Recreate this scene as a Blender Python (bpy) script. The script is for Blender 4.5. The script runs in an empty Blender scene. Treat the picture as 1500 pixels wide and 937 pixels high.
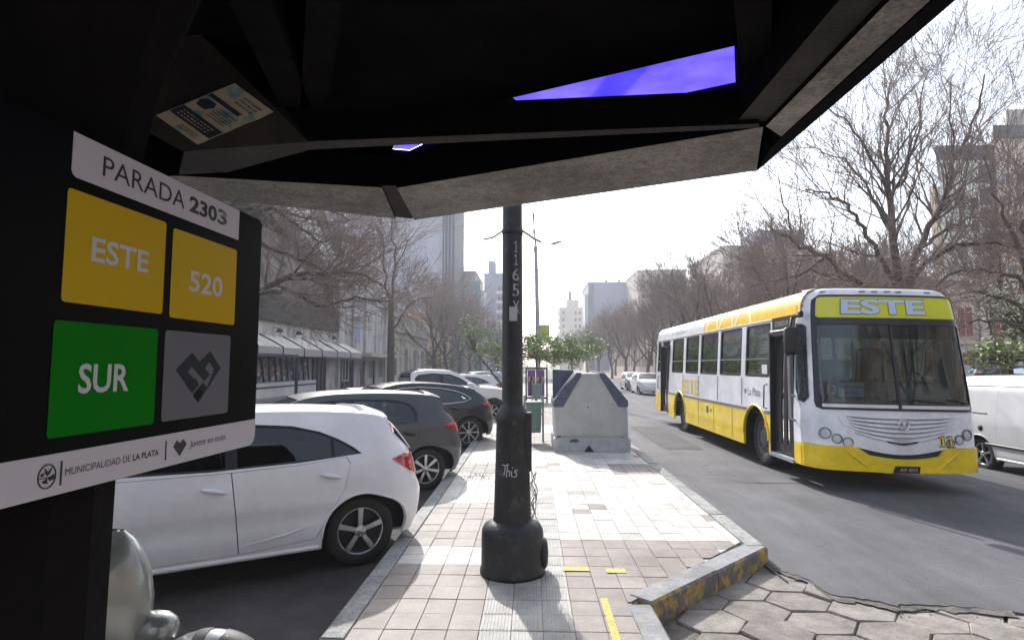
import bpy, bmesh, math, random
from math import sin, cos, pi, radians as R, sqrt, atan2, tan
from mathutils import Vector, Matrix
from mathutils.geometry import delaunay_2d_cdt
random.seed(7)
SC = bpy.context.scene
COL = SC.collection

# ------------------------------------------------------------------ camera
CAMZ = 1.8
FPX = 833.0
YAW, PITCH = math.atan(28/FPX), math.atan(66.5/FPX)
cd = bpy.data.cameras.new('camera'); cam = bpy.data.objects.new('camera', cd); COL.objects.link(cam)
cd.sensor_width = 36; cd.lens = FPX/1500*36; cd.clip_end = 3000; cd.clip_start = .05
cam.location = (0, 0, CAMZ); cam.rotation_euler = (pi/2+PITCH, 0, YAW)
SC.camera = cam
CM = cam.rotation_euler.to_matrix()
# ------------------------------------------------------------------ light
SUN_EL, SUN_AZ = R(35), R(-15)          # azimuth from +Y towards +X
w = bpy.data.worlds.new('World'); SC.world = w; w.use_nodes = True
nt = w.node_tree; bg = nt.nodes['Background']
sky = nt.nodes.new('ShaderNodeTexSky'); sky.sky_type = 'NISHITA'; sky.sun_disc = False
sky.sun_elevation = SUN_EL; sky.sun_rotation = SUN_AZ
sky.dust_density = 2.0; sky.air_density = 1.0; sky.ozone_density = 1.0
hs = nt.nodes.new('ShaderNodeHueSaturation'); hs.inputs['Saturation'].default_value = .55; hs.inputs['Value'].default_value = 1.6
nt.links.new(sky.outputs[0], hs.inputs['Color']); nt.links.new(hs.outputs[0], bg.inputs[0])
bg.inputs[1].default_value = .15
sd = bpy.data.lights.new('sun', 'SUN'); sun = bpy.data.objects.new('sun', sd); COL.objects.link(sun)
sd.energy = 4.2; sd.angle = R(.7); sd.color = (1, .965, .92)
sdir = Vector((sin(SUN_AZ)*cos(SUN_EL), cos(SUN_AZ)*cos(SUN_EL), sin(SUN_EL)))
sun.rotation_euler = sdir.to_track_quat('Z', 'Y').to_euler(); sun.location = (0, 0, 30)
SC.view_settings.view_transform = 'Standard'; SC.view_settings.look = 'None'
SC.view_settings.exposure = .50; SC.view_settings.gamma = 1
SC.cycles.max_bounces = 7; SC.cycles.transparent_max_bounces = 16
SC.cycles.diffuse_bounces = 3

# ------------------------------------------------------------------ measuring helpers (photo pixel -> place)
def ray(px, py):
    return CM @ Vector((px-750, 468.5-py, -FPX))
def PY(px, py, Y):
    d = ray(px, py); t = Y/d.y
    return Vector((d.x*t, Y, CAMZ+d.z*t))
def PZ(px, py, z):
    d = ray(px, py); t = (z-CAMZ)/d.z
    return Vector((d.x*t, d.y*t, z))
def PX(px, py, X):
    d = ray(px, py); t = X/d.x
    return Vector((X, d.y*t, CAMZ+d.z*t))
def PP(px, py, p0, n):
    d = ray(px, py); c = Vector((0, 0, CAMZ)); t = (p0-c).dot(n)/d.dot(n)
    return c+d*t

# ------------------------------------------------------------------ materials
def mat(name, col, rough=.6, metal=0, var=0, vscale=4, bump=0, bscale=30, spec=.5, coat=0, alpha=None, col2=None, thr=None, trans=0, emit=0, detail=6, stretch=None):
    m = bpy.data.materials.new(name); m.use_nodes = True
    n = m.node_tree.nodes; l = m.node_tree.links; b = n['Principled BSDF']
    b.inputs['Base Color'].default_value = (*col, 1); b.inputs['Roughness'].default_value = rough
    b.inputs['Metallic'].default_value = metal; b.inputs['Specular IOR Level'].default_value = spec
    b.inputs['Coat Weight'].default_value = coat; b.inputs['Coat Roughness'].default_value = .04
    if trans: b.inputs['Transmission Weight'].default_value = trans
    if emit: b.inputs['Emission Color'].default_value = (*col, 1); b.inputs['Emission Strength'].default_value = emit
    if var or bump or col2:
        tc = n.new('ShaderNodeTexCoord'); src = tc.outputs['Object']
        if stretch:
            mp = n.new('ShaderNodeMapping'); mp.inputs['Scale'].default_value = stretch
            l.new(src, mp.inputs[0]); src = mp.outputs[0]
    if var or col2:
        no = n.new('ShaderNodeTexNoise'); no.inputs['Scale'].default_value = vscale; no.inputs['Detail'].default_value = detail
        no.inputs['Roughness'].default_value = .65
        l.new(src, no.inputs['Vector'])
        cr = n.new('ShaderNodeValToRGB'); cr.color_ramp.elements[0].position = .32; cr.color_ramp.elements[1].position = .68
        if col2:
            t = thr if thr else (.4, .6)
            cr.color_ramp.elements[0].position, cr.color_ramp.elements[1].position = t
            cr.color_ramp.elements[0].color = (*col, 1); cr.color_ramp.elements[1].color = (*col2, 1)
        else:
            cr.color_ramp.elements[0].color = (*[c*(1-var) for c in col], 1)
            cr.color_ramp.elements[1].color = (*[min(1, c*(1+var)) for c in col], 1)
        l.new(no.outputs[0], cr.inputs[0]); l.new(cr.outputs[0], b.inputs['Base Color'])
    if bump:
        nb = n.new('ShaderNodeTexNoise'); nb.inputs['Scale'].default_value = bscale; nb.inputs['Detail'].default_value = 4
        l.new(src, nb.inputs['Vector'])
        bp = n.new('ShaderNodeBump'); bp.inputs['Strength'].default_value = bump; bp.inputs['Distance'].default_value = .02
        l.new(nb.outputs[0], bp.inputs['Height']); l.new(bp.outputs[0], b.inputs['Normal'])
    return m
def speckle(m, scale=120, amt=.35, lo=.35, hi=.65, dirt=None):
    """multiply the base colour by fine grain and, if asked, broad grime patches"""
    n = m.node_tree.nodes; l = m.node_tree.links; b = n['Principled BSDF']; inp = b.inputs['Base Color']
    gp = n.new('ShaderNodeNewGeometry'); cur = inp.links[0].from_socket if inp.links else None
    if cur is None:
        rgb = n.new('ShaderNodeRGB'); rgb.outputs[0].default_value = inp.default_value[:]; cur = rgb.outputs[0]
    for sc_, am, l0, h0 in ((scale, amt, lo, hi),)+((dirt,) if dirt else ()):
        no = n.new('ShaderNodeTexNoise'); no.inputs['Scale'].default_value = sc_; no.inputs['Detail'].default_value = 3 if sc_ > 30 else 9; no.inputs['Roughness'].default_value = .7
        l.new(gp.outputs['Position'], no.inputs['Vector'])
        mr = n.new('ShaderNodeMapRange'); mr.inputs[1].default_value = l0; mr.inputs[2].default_value = h0; mr.inputs[3].default_value = 1-am; mr.inputs[4].default_value = 1+am*.6
        l.new(no.outputs[0], mr.inputs[0]); mx = n.new('ShaderNodeVectorMath'); mx.operation = 'SCALE'; l.new(cur, mx.inputs[0]); l.new(mr.outputs[0], mx.inputs['Scale']); cur = mx.outputs[0]
    l.new(cur, inp); return m
def rand_mat(name, cols, rough=.8, vscale=6, var=.18, bump=.3, bscale=60, perobj=True):
    """per-object random choice between colours, plus noise"""
    m = bpy.data.materials.new(name); m.use_nodes = True
    n = m.node_tree.nodes; l = m.node_tree.links; b = n['Principled BSDF']; b.inputs['Roughness'].default_value = rough
    oi = n.new('ShaderNodeObjectInfo' if perobj else 'ShaderNodeNewGeometry')
    cr = n.new('ShaderNodeValToRGB')
    while len(cr.color_ramp.elements) < len(cols): cr.color_ramp.elements.new(.5)
    for i, c in enumerate(cols):
        cr.color_ramp.elements[i].position = i/max(1, len(cols)-1); cr.color_ramp.elements[i].color = (*c, 1)
    l.new(oi.outputs['Random' if perobj else 'Random Per Island'], cr.inputs[0])
    gp = n.new('ShaderNodeNewGeometry')
    no = n.new('ShaderNodeTexNoise'); no.inputs['Scale'].default_value = vscale; no.inputs['Detail'].default_value = 8; no.inputs['Roughness'].default_value = .7
    l.new(gp.outputs['Position'], no.inputs['Vector'])
    mr = n.new('ShaderNodeMapRange'); mr.inputs[1].default_value = .3; mr.inputs[2].default_value = .7
    mr.inputs[3].default_value = 1-var; mr.inputs[4].default_value = 1+var; l.new(no.outputs[0], mr.inputs[0])
    mx = n.new('ShaderNodeVectorMath'); mx.operation = 'SCALE'; l.new(cr.outputs[0], mx.inputs[0]); l.new(mr.outputs[0], mx.inputs['Scale'])
    l.new(mx.outputs[0], b.inputs['Base Color'])
    if bump:
        nb = n.new('ShaderNodeTexNoise'); nb.inputs['Scale'].default_value = bscale; l.new(gp.outputs['Position'], nb.inputs['Vector'])
        bp = n.new('ShaderNodeBump'); bp.inputs['Strength'].default_value = bump; bp.inputs['Distance'].default_value = .01
        l.new(nb.outputs[0], bp.inputs['Height']); l.new(bp.outputs[0], b.inputs['Normal'])
    return m
def glass(name, col=(.5, .6, .6), trans=.35, rough=.02, f=1.0):
    m = bpy.data.materials.new(name); m.use_nodes = True
    n = m.node_tree.nodes; l = m.node_tree.links; n.remove(n['Principled BSDF']); out = n['Material Output']
    tr = n.new('ShaderNodeBsdfTransparent'); tr.inputs[0].default_value = (*[c*trans for c in col], 1)
    gl = n.new('ShaderNodeBsdfGlossy'); gl.inputs['Roughness'].default_value = rough; gl.inputs[0].default_value = (.95, .98, 1, 1)
    fr = n.new('ShaderNodeFresnel'); fr.inputs[0].default_value = 1.55
    mu = n.new('ShaderNodeMath'); mu.operation = 'MULTIPLY_ADD'; mu.inputs[1].default_value = f; mu.inputs[2].default_value = .02; mu.use_clamp = True
    mx = n.new('ShaderNodeMixShader'); l.new(fr.outputs[0], mu.inputs[0]); l.new(mu.outputs[0], mx.inputs[0])
    l.new(tr.outputs[0], mx.inputs[1]); l.new(gl.outputs[0], mx.inputs[2]); l.new(mx.outputs[0], out.inputs[0])
    return m
M = {}
def mm(k, *a, **kw): M[k] = mat(k, *a, **kw)
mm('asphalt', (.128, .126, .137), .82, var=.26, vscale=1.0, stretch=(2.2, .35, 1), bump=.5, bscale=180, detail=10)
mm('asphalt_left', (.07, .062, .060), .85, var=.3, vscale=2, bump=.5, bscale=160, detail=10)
mm('mortar', (.50, .47, .43), .9, var=.25, vscale=7, bump=.3)
mm('dirt', (.15, .132, .115), .95, var=.4, vscale=8, bump=.5)
mm('granite', (.30, .30, .29), .75, var=.3, vscale=28, bump=.3, bscale=90)
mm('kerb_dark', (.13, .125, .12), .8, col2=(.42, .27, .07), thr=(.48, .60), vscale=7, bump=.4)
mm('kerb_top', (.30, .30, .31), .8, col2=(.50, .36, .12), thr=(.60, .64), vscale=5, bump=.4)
M['tile_brown'] = rand_mat('tile_brown', [(.235, .20, .18), (.29, .25, .225), (.26, .225, .20)], .7, var=.16, vscale=5)
M['tile_white'] = rand_mat('tile_white', [(.52, .495, .455), (.57, .545, .50), (.55, .52, .48)], .7, var=.16, vscale=4)
M['tile_grey'] = rand_mat('tile_grey', [(.37, .355, .33), (.44, .425, .395)], .7, var=.18, vscale=6)
M['hex'] = rand_mat('hex_stone', [(.22, .195, .175), (.27, .24, .215), (.245, .22, .195)], .8, var=.3, vscale=7, bump=.5, bscale=40)
mm('yellow_paint', (.60, .43, .08), .7, col2=(.42, .36, .26), thr=(.62, .72), vscale=14)
mm('white_paint', (.6, .6, .58), .7, var=.2, vscale=9)
mm('concrete_shaded', (.009, .008, .0088), .95, var=.3, vscale=3, bump=.3, spec=.05)  # canopy and column concrete, with the deep shade put into its colour
mm('concrete_dim', (.045, .037, .032), .9, col2=(.016, .014, .013), thr=(.35, .65), vscale=3, bump=.4, bscale=50)  # mottled concrete of the undersides, the canopy's dimness mixed into its colour
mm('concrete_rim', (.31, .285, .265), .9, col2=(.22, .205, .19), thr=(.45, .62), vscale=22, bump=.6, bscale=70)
mm('cast_iron', (.020, .021, .025), .48, col2=(.085, .083, .085), thr=(.56, .72), vscale=12, bump=.25, bscale=30)
mm('sign_black', (.003, .003, .004), .45, bump=.02, bscale=9, spec=.06)
mm('sign_white', (.50, .48, .55), .35, bump=.03, bscale=12, spec=.12)
mm('sign_yellow', (.50, .33, .002), .3, bump=.05, bscale=11, spec=.10)
mm('sign_green', (.001, .155, .003), .3, bump=.04, bscale=11, spec=.06)
mm('sign_grey', (.13, .13, .155), .4, spec=.1)
mm('sign_dark', (.022, .028, .038), .4, spec=.1)
mm('ink', (.012, .012, .014), .5)
mm('ink_faded', (.03, .03, .035), .5, col2=(.26, .26, .29), thr=(.46, .56), vscale=45)
mm('bin_grey', (.40, .40, .39), .55, col2=(.34, .34, .335), thr=(.55, .8), vscale=5, bump=.04, bscale=20)
mm('bin_base', (.36, .37, .38), .6, var=.2, vscale=8)
mm('bin_blue', (.065, .075, .115), .6, var=.25, vscale=8)
mm('black', (.012, .012, .013), .6)
mm('rubber', (.018, .018, .019), .75, var=.3, vscale=15)
mm('steel', (.45, .45, .46), .35, metal=.8)
mm('chrome', (.75, .76, .78), .12, metal=1)
mm('zinc', (.34, .36, .37), .5, metal=.4, var=.15)
mm('bark', (.095, .073, .060), .95, var=.35, vscale=9, bump=.6, bscale=40)
mm('twig', (.24, .185, .16), .95, var=.2, vscale=3)
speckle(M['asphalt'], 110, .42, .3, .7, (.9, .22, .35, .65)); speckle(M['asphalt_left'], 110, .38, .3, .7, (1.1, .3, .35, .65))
for k_ in ('tile_brown', 'tile_white', 'tile_grey'): speckle(M[k_], 90, .16, .3, .7, (1.6, .20, .38, .60))
speckle(M['hex'], 80, .28, .3, .7, (2.2, .3, .38, .6)); speckle(M['granite'], 140, .4, .35, .65, (2.5, .3, .4, .6)); speckle(M['kerb_top'], 140, .35, .35, .65, (2.5, .3, .4, .6))
speckle(M['mortar'], 60, .25, .3, .7, (2, .3, .4, .6)); speckle(M['bin_grey'], 60, .05, .35, .65, (3, .07, .42, .55)); speckle(M['concrete_rim'], 60, .3, .35, .65, (2, .3, .4, .6))
speckle(M['cast_iron'], 70, .3, .35, .65, (5, .3, .4, .6)); speckle(M['yellow_paint'], 60, .35, .4, .6)
M['glass_dark'] = glass('glass_dark', (.35, .4, .5), .22)
M['glass_green'] = glass('glass_green', (.75, .95, .88), .75)
M['glass_clear'] = glass('glass_clear', (.85, .95, .93), .85)
M['glass_lamp'] = glass('glass_lamp', (1, 1, 1), .98, f=.5)
M['glass_bus'] = glass('glass_bus', (.55, .78, .74), .60, f=.45)
M['glass_screen'] = glass('glass_screen', (.72, .90, .88), .50, f=.75)

# ------------------------------------------------------------------ object helpers
def tag(o, label=None, cat=None, group=None, kind=None):
    if label: o['label'] = label
    if cat: o['category'] = cat
    if group: o['group'] = group
    if kind: o['kind'] = kind
    return o
def empty(name, loc=(0, 0, 0), rz=0, label=None, cat=None, group=None, kind=None):
    o = bpy.data.objects.new(name, None); o.location = loc; o.rotation_euler = (0, 0, rz); COL.objects.link(o)
    o.empty_display_size = .2
    return tag(o, label, cat, group, kind)
def link(name, me, parent=None, loc=None, rot=None):
    o = bpy.data.objects.new(name, me); COL.objects.link(o)
    if parent: o.parent = parent
    if loc is not None: o.location = loc
    if rot is not None: o.rotation_euler = rot
    return o
def kids(o): return [c for c in COL.objects if c.parent == o]
def dup(o, parent=None, loc=None, rz=None, cache={}):
    c = o.copy(); COL.objects.link(c)
    if parent: c.parent = parent
    if loc is not None: c.location = loc
    if rz is not None: c.rotation_euler = (0, 0, rz)
    for k in CHILD.get(o.name, []): 
        d = dup(k, c); d.location = k.location
    return c
CHILD = {}
class MB:
    def __init__(s): s.v = []; s.f = []; s.m = []; s.mats = []; s.sm = []; s.cur = 0; s.smooth = False
    def mat(s, m):
        m = M[m] if isinstance(m, str) else m
        if m not in s.mats: s.mats.append(m)
        s.cur = s.mats.index(m); return s
    def add(s, vs, fs, smooth=None):
        b = len(s.v); s.v += [tuple(v) for v in vs]
        for f in fs:
            s.f.append(tuple(b+i for i in f)); s.m.append(s.cur); s.sm.append(s.smooth if smooth is None else smooth)
        return s
    def box(s, x0, x1, y0, y1, z0, z1, T=None):
        vs = [(x, y, z) for z in (z0, z1) for y in (y0, y1) for x in (x0, x1)]
        if T: vs = [T @ Vector(v) for v in vs]
        return s.add(vs, [(0, 2, 3, 1), (4, 5, 7, 6), (0, 1, 5, 4), (2, 6, 7, 3), (0, 4, 6, 2), (1, 3, 7, 5)], False)
    def bbox(s, x0, x1, y0, y1, z0, z1, b=.01, T=None):
        """bevelled box"""
        bm = bmesh.new(); bmesh.ops.create_cube(bm, size=1)
        for v in bm.verts: v.co = Vector((x0+(v.co.x+.5)*(x1-x0), y0+(v.co.y+.5)*(y1-y0), z0+(v.co.z+.5)*(z1-z0)))
        bmesh.ops.bevel(bm, geom=bm.edges[:], offset=b, segments=2, affect='EDGES', profile=.5)
        bm.verts.index_update()
        vs = [v.co.copy() for v in bm.verts]
        if T: vs = [T @ v for v in vs]
        s.add(vs, [[v.index for v in f.verts] for f in bm.faces], True); bm.free(); return s
    def tube(s, p0, p1, r0, r1=None, n=8, cap=True, smooth=True):
        r1 = r0 if r1 is None else r1; p0 = Vector(p0); p1 = Vector(p1); d = (p1-p0).normalized()
        a = d.orthogonal().normalized(); b = d.cross(a)
        vs = []
        for p, r in ((p0, r0), (p1, r1)):
            for i in range(n):
                t = 2*pi*i/n; vs.append(p+(a*cos(t)+b*sin(t))*r)
        fs = [(i, (i+1) % n, n+(i+1) % n, n+i) for i in range(n)]
        s.add(vs, fs, smooth)
        if cap: s.add(vs, [tuple(range(n-1, -1, -1)), tuple(range(n, 2*n))], False)
        return s
    def path(s, pts, r, n=6, smooth=True):
        """tube along points with parallel transported frame; r a number or list"""
        pts = [Vector(p) for p in pts]; rs = r if isinstance(r, (list, tuple)) else [r]*len(pts)
        d = (pts[1]-pts[0]).normalized(); a = d.orthogonal().normalized(); vs = []
        for k, p in enumerate(pts):
            d = (pts[min(k+1, len(pts)-1)]-pts[max(k-1, 0)]).normalized()
            a = (a-d*a.dot(d)).normalized(); b = d.cross(a)
            for i in range(n):
                t = 2*pi*i/n; vs.append(p+(a*cos(t)+b*sin(t))*rs[k])
        fs = [(k*n+i, k*n+(i+1) % n, (k+1)*n+(i+1) % n, (k+1)*n+i) for k in range(len(pts)-1) for i in range(n)]
        s.add(vs, fs, smooth)
        s.add(vs[:n]+vs[-n:], [tuple(range(n-1, -1, -1)), tuple(range(n, 2*n))], False)
        return s
    def lathe(s, prof, c=(0, 0, 0), n=32, axis='z', a0=0, a1=2*pi, smooth=True):
        vs = []; full = abs(a1-a0-2*pi) < 1e-6; m = n if full else n+1
        for r, h in prof:
            for i in range(m):
                t = a0+(a1-a0)*i/n
                p = (r*cos(t), r*sin(t), h) if axis == 'z' else (r*cos(t), h, r*sin(t)) if axis == 'y' else (h, r*cos(t), r*sin(t))
                vs.append((p[0]+c[0], p[1]+c[1], p[2]+c[2]))
        fs = []
        for k in range(len(prof)-1):
            for i in range(n if full else m-1):
                j = (i+1) % m
                f = (k*m+i, k*m+j, (k+1)*m+j, (k+1)*m+i)
                fs.append(f if axis != 'y' else f[::-1])
        return s.add(vs, fs, smooth)
    def prism(s, poly, z0, z1, T=None, axis='z'):
        n = len(poly)
        if axis == 'z': vs = [(x, y, z0) for x, y in poly]+[(x, y, z1) for x, y in poly]
        elif axis == 'y': vs = [(x, z0, y) for x, y in poly]+[(x, z1, y) for x, y in poly]
        else: vs = [(z0, x, y) for x, y in poly]+[(z1, x, y) for x, y in poly]
        if T: vs = [T @ Vector(v) for v in vs]
        ar = sum(poly[i][0]*poly[(i+1) % n][1]-poly[(i+1) % n][0]*poly[i][1] for i in range(n))
        fs = [tuple(range(n-1, -1, -1)), tuple(range(n, 2*n))]+[(i, (i+1) % n, n+(i+1) % n, n+i) for i in range(n)]
        if (ar < 0) != (axis == 'y'): fs = [f[::-1] for f in fs]
        return s.add(vs, fs, False)
    def build(s, name, m=None, parent=None, loc=None, rot=None):
        if m is not None: s.mats = [M[m] if isinstance(m, str) else m]; s.m = [0]*len(s.f)
        me = bpy.data.meshes.new(name); me.from_pydata(s.v, [], s.f)
        for x in s.mats: me.materials.append(x)
        me.polygons.foreach_set('material_index', s.m); me.polygons.foreach_set('use_smooth', s.sm)
        me.update()
        o = link(name, me, parent, loc, rot)
        if parent: CHILD.setdefault(parent.name, []).append(o)
        return o
def thing(name, mb, m, label, cat, group=None, loc=None, rot=None):
    return tag(mb.build(name, m, None, loc, rot), label, cat, group)

def inpoly(p, poly):
    x, y = p; c = False; j = len(poly)-1
    for i in range(len(poly)):
        xi, yi = poly[i]; xj, yj = poly[j]
        if (yi > y) != (yj > y) and x < (xj-xi)*(y-yi)/(yj-yi)+xi: c = not c
        j = i
    return c
def dense(poly, d):
    out = []
    for i in range(len(poly)):
        a = Vector(poly[i]); b = Vector(poly[(i+1) % len(poly)]); k = max(1, int((b-a).length/d))
        for t in range(k): out.append(tuple(a.lerp(b, t/k)))
    return out
def patch(mb, outer, holes, fn, res=.06, lip=None, flip=False, resx=None):
    """triangulate a 2-D region with holes and lift it with fn(x,y)->(point); lip=fn2 for the inner edge rim"""
    outer = dense(outer, res); holes = [dense(h, res) for h in holes]
    vs = []; es = []
    for lp in [outer]+holes:
        b = len(vs); vs += [Vector(p) for p in lp]; es += [(b+i, b+(i+1) % len(lp)) for i in range(len(lp))]
    x0 = min(p[0] for p in outer); x1 = max(p[0] for p in outer); y0 = min(p[1] for p in outer); y1 = max(p[1] for p in outer)
    rx = resx or res
    nx = int((x1-x0)/rx); ny = int((y1-y0)/res)
    for i in range(1, nx+1):
        for j in range(1, ny+1):
            p = (x0+i*rx-rx/2*(j % 2)+1e-4*j, y0+j*res+1e-4*i)
            if inpoly(p, outer) and not any(inpoly(p, h) for h in holes):
                vs.append(Vector(p))
    ov, oe, of, *_ = delaunay_2d_cdt(vs, es, [], 0, 1e-5)
    keep = []
    for f in of:
        c = (sum(ov[i][0] for i in f)/3, sum(ov[i][1] for i in f)/3)
        if inpoly(c, outer) and not any(inpoly(c, h) for h in holes): keep.append(tuple(f[::-1] if flip else f))
    mb.add([fn(p[0], p[1]) for p in ov], keep, True)
    if lip:
        for lp in [outer]+holes:
            n = len(lp); a = [fn(*p) for p in lp]; b = [lip(*p) for p in lp]
            mb.add(a+b, [(i, (i+1) % n, n+(i+1) % n, n+i) for i in range(n)], False)
    return mb
def rrect(x0, x1, y0, y1, r, n=5):
    o = []
    for cx, cy, a in ((x1-r, y1-r, 0), (x0+r, y1-r, 90), (x0+r, y0+r, 180), (x1-r, y0+r, 270)):
        for i in range(n+1): t = R(a+90*i/n); o.append((cx+r*cos(t), cy+r*sin(t)))
    return o
def text_mb(mb, s, box, fn, bold=0, shear=0, sx=None, outline=0):
    """letters fitted to box (x0,x1,y0,y1) then lifted by fn(x,y)"""
    cu = bpy.data.curves.new('t', 'FONT'); cu.body = s; cu.offset = bold; cu.shear = shear; cu.resolution_u = 3
    if outline: cu.offset = bold+outline
    o = bpy.data.objects.new('t', cu); COL.objects.link(o)
    bpy.context.view_layer.update()
    me = bpy.data.meshes.new_from_object(o)
    xs = [v.co.x for v in me.vertices]; ys = [v.co.y for v in me.vertices]
    ax, bx, ay, by = min(xs), max(xs), min(ys), max(ys); x0, x1, y0, y1 = box
    mb.add([fn(x0+(v.co.x-ax)/(bx-ax)*(x1-x0), y0+(v.co.y-ay)/(by-ay)*(y1-y0)) for v in me.vertices], [tuple(p.vertices) for p in me.polygons], False)
    bpy.data.objects.remove(o); bpy.data.curves.remove(cu); bpy.data.meshes.remove(me)
    return mb
def lin(x, tab):
    if x <= tab[0][0]: return tab[0][1]
    for (a, b), (c, d) in zip(tab, tab[1:]):
        if x <= c: return b+(d-b)*(x-a)/(c-a)
    return tab[-1][1]
def smooth(tab, n=4):
    """densify a polyline table with Catmull-Rom (monotone in x assumed)"""
    out = []
    for i in range(len(tab)-1):
        p0 = tab[max(i-1, 0)]; p1 = tab[i]; p2 = tab[i+1]; p3 = tab[min(i+2, len(tab)-1)]
        for k in range(n):
            t = k/n
            out.append(tuple(.5*((2*p1[j])+(-p0[j]+p2[j])*t+(2*p0[j]-5*p1[j]+4*p2[j]-p3[j])*t*t+(-p0[j]+3*p1[j]-3*p2[j]+p3[j])*t**3) for j in (0, 1)))
    out.append(tab[-1]); return out

def zroad(x):                       # crown of the carriageway right of the median
    d = min(max(x-2.15, 0), 13)
    return .015*d-.0055*d*d if d < 8 else -.232-.073*(min(d, 11.2)-8)
# ================================================================== GROUND
SW = .15                            # pavement height
KL, KR = -1.30, 2.15                # kerb lines of the median
# corner of the median by the camera
C1 = PZ(1125, 800, SW); C2 = PZ(955, 882, SW); C3 = PZ(1000, 937, SW)
g = MB(); g.add([(-900, -60, -.75), (900, -60, -.75), (900, 1500, -.75), (-900, 1500, -.75)], [(0, 1, 2, 3)]); tag(g.build('ground', 'dirt'), kind='structure')
# dirt bed below the stones
g = MB(); xb_ = [-1.2+k*.6 for k in range(18)]; g.add([(x, y, zroad(x)-.03) for y in (-4, 6.2) for x in xb_], [(k, k+1, 19+k, 18+k) for k in range(17)], True); tag(g.build('paving_bed', 'dirt'), kind='structure')
# left road
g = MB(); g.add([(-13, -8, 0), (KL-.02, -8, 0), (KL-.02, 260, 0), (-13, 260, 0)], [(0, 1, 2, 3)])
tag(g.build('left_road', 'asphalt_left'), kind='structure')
# right road, cut along the ragged edge of the stone paving
edge = [PZ(*p) for p in ((1118, 826, -.01), (1150, 840, -.01), (1182, 852, -.01), (1215, 874, -.01), (1262, 884, -.02), (1310, 894, -.02), (1362, 896, -.03), (1420, 901, -.03), (1500, 908, -.04))]
edge2 = []
for i in range(len(edge)-1):
    for k in range(5):
        p = edge[i].lerp(edge[i+1], k/5); edge2.append((p.x+random.uniform(-.015, .015), p.y+random.uniform(-.03, .03)))
out = [(KR-.05, 5.3), (KR-.02, 4.95)]+edge2+[(4.4, 3.95), (15.1, 3.9), (15.1, 20), (15.1, 260), (KR-.05, 260)]
g = MB()
def rd(x, y): return (x, y, zroad(x)+.012*max(0, min(1, (9-y)/2))+.003*sin(x*3.1+y*1.3)+.003*sin(y*2.3-x))
xs = [KR-.05+(15.1-KR+.05)*i/24 for i in range(25)]
def outer_y(x): return 0
near = [(KR-.05, 5.3), (KR-.02, 4.95)]+edge2+[(4.4, 3.95), (8, 3.9), (8, 9), (KR-.05, 9)]
patch(g, near, [], rd, .25, lip=lambda x, y: (x, y, zroad(x)-.08))
ys = [9, 14, 22, 40, 80, 260]
vs = [(x, y, zroad(x)) for y in ys for x in xs]; n = len(xs)
g.add(vs, [(j*n+i, j*n+i+1, (j+1)*n+i+1, (j+1)*n+i) for j in range(len(ys)-1) for i in range(n-1)], True)
xs2 = [8+(7.1)*i/12 for i in range(13)]; ys2 = [-8, -4, 0, 3.9, 9]; n2 = 13
vs = [(x, y, zroad(x)) for y in ys2 for x in xs2]
g.add(vs, [(j*n2+i, j*n2+i+1, (j+1)*n2+i+1, (j+1)*n2+i) for j in range(4) for i in range(n2-1)], True)
tag(g.build('right_road', 'asphalt'), kind='structure')
# tar patches: a darker repair band in the carriageway
mm('asphalt_patch', (.085, .083, .09), .85, var=.25, vscale=2, bump=.5, bscale=150); speckle(M['asphalt_patch'], 120, .4, .3, .7)
mm('tar', (.03, .03, .032), .6); mm('worn_streak', (.15, .148, .155), .85, var=.2, vscale=2)
rr = random.Random(8)
for (x0, x1, y0, y1) in ((2.9, 3.7, 12.5, 17), (5.4, 7.4, 4.5, 6.2), (7.0, 8.0, 14, 26)):
    P_ = [(x0+(x1-x0)*u+rr.uniform(-.03, .03), y0+(y1-y0)*v+rr.uniform(-.04, .04)) for u, v in ((0, 0), (.5, 0), (1, 0), (1, .5), (1, 1), (.5, 1), (0, 1), (0, .5))]
    b = MB(); patch(b, P_, [], lambda x, y: (x, y, zroad(x)+.007+.012*max(0, min(1, (9-y)/2))+.003*sin(x*3.1+y*1.3)*(y < 9)), .35); tag(b.build('road_patch', 'asphalt_patch'), kind='structure')
for (xa, ya, xb, yb) in ((2.5, 9.5, 3.8, 8.8), (2.6, 14, 7, 15.2)):
    L_ = []; R_ = []; n = 26
    for k in range(n+1):
        t = k/n; x = xa+(xb-xa)*t+rr.gauss(0, .035); y = ya+(yb-ya)*t+rr.gauss(0, .05); w_ = rr.uniform(.002, .006)
        L_.append((x-w_, y-w_)); R_.append((x+w_, y+w_))
    b = MB(); vs = [(x, y, zroad(x)+.014) for x, y in L_+R_]; b.add(vs, [(k, k+1, n+2+k, n+1+k)[::-1] for k in range(n)]); tag(b.build('road_crack', 'tar'), kind='structure')
mm('oil', (.095, .092, .098), .6)
rr = random.Random(12)
for k in range(14):
    x = rr.choice((3.6, 5.6, 5.3, 3.2))+rr.gauss(0, .35); y = rr.uniform(4.7, 13); r_ = rr.uniform(.015, .07)
    b = MB(); b.add([(x+r_*rr.uniform(.6, 1.2)*cos(t*pi/5), y+r_*rr.uniform(.6, 1.6)*sin(t*pi/5), zroad(x)+.0065+.012*max(0, min(1, (9-y)/2))) for t in range(10)], [tuple(range(10))]); tag(b.build('oil_stain', 'oil'), kind='structure')
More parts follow.
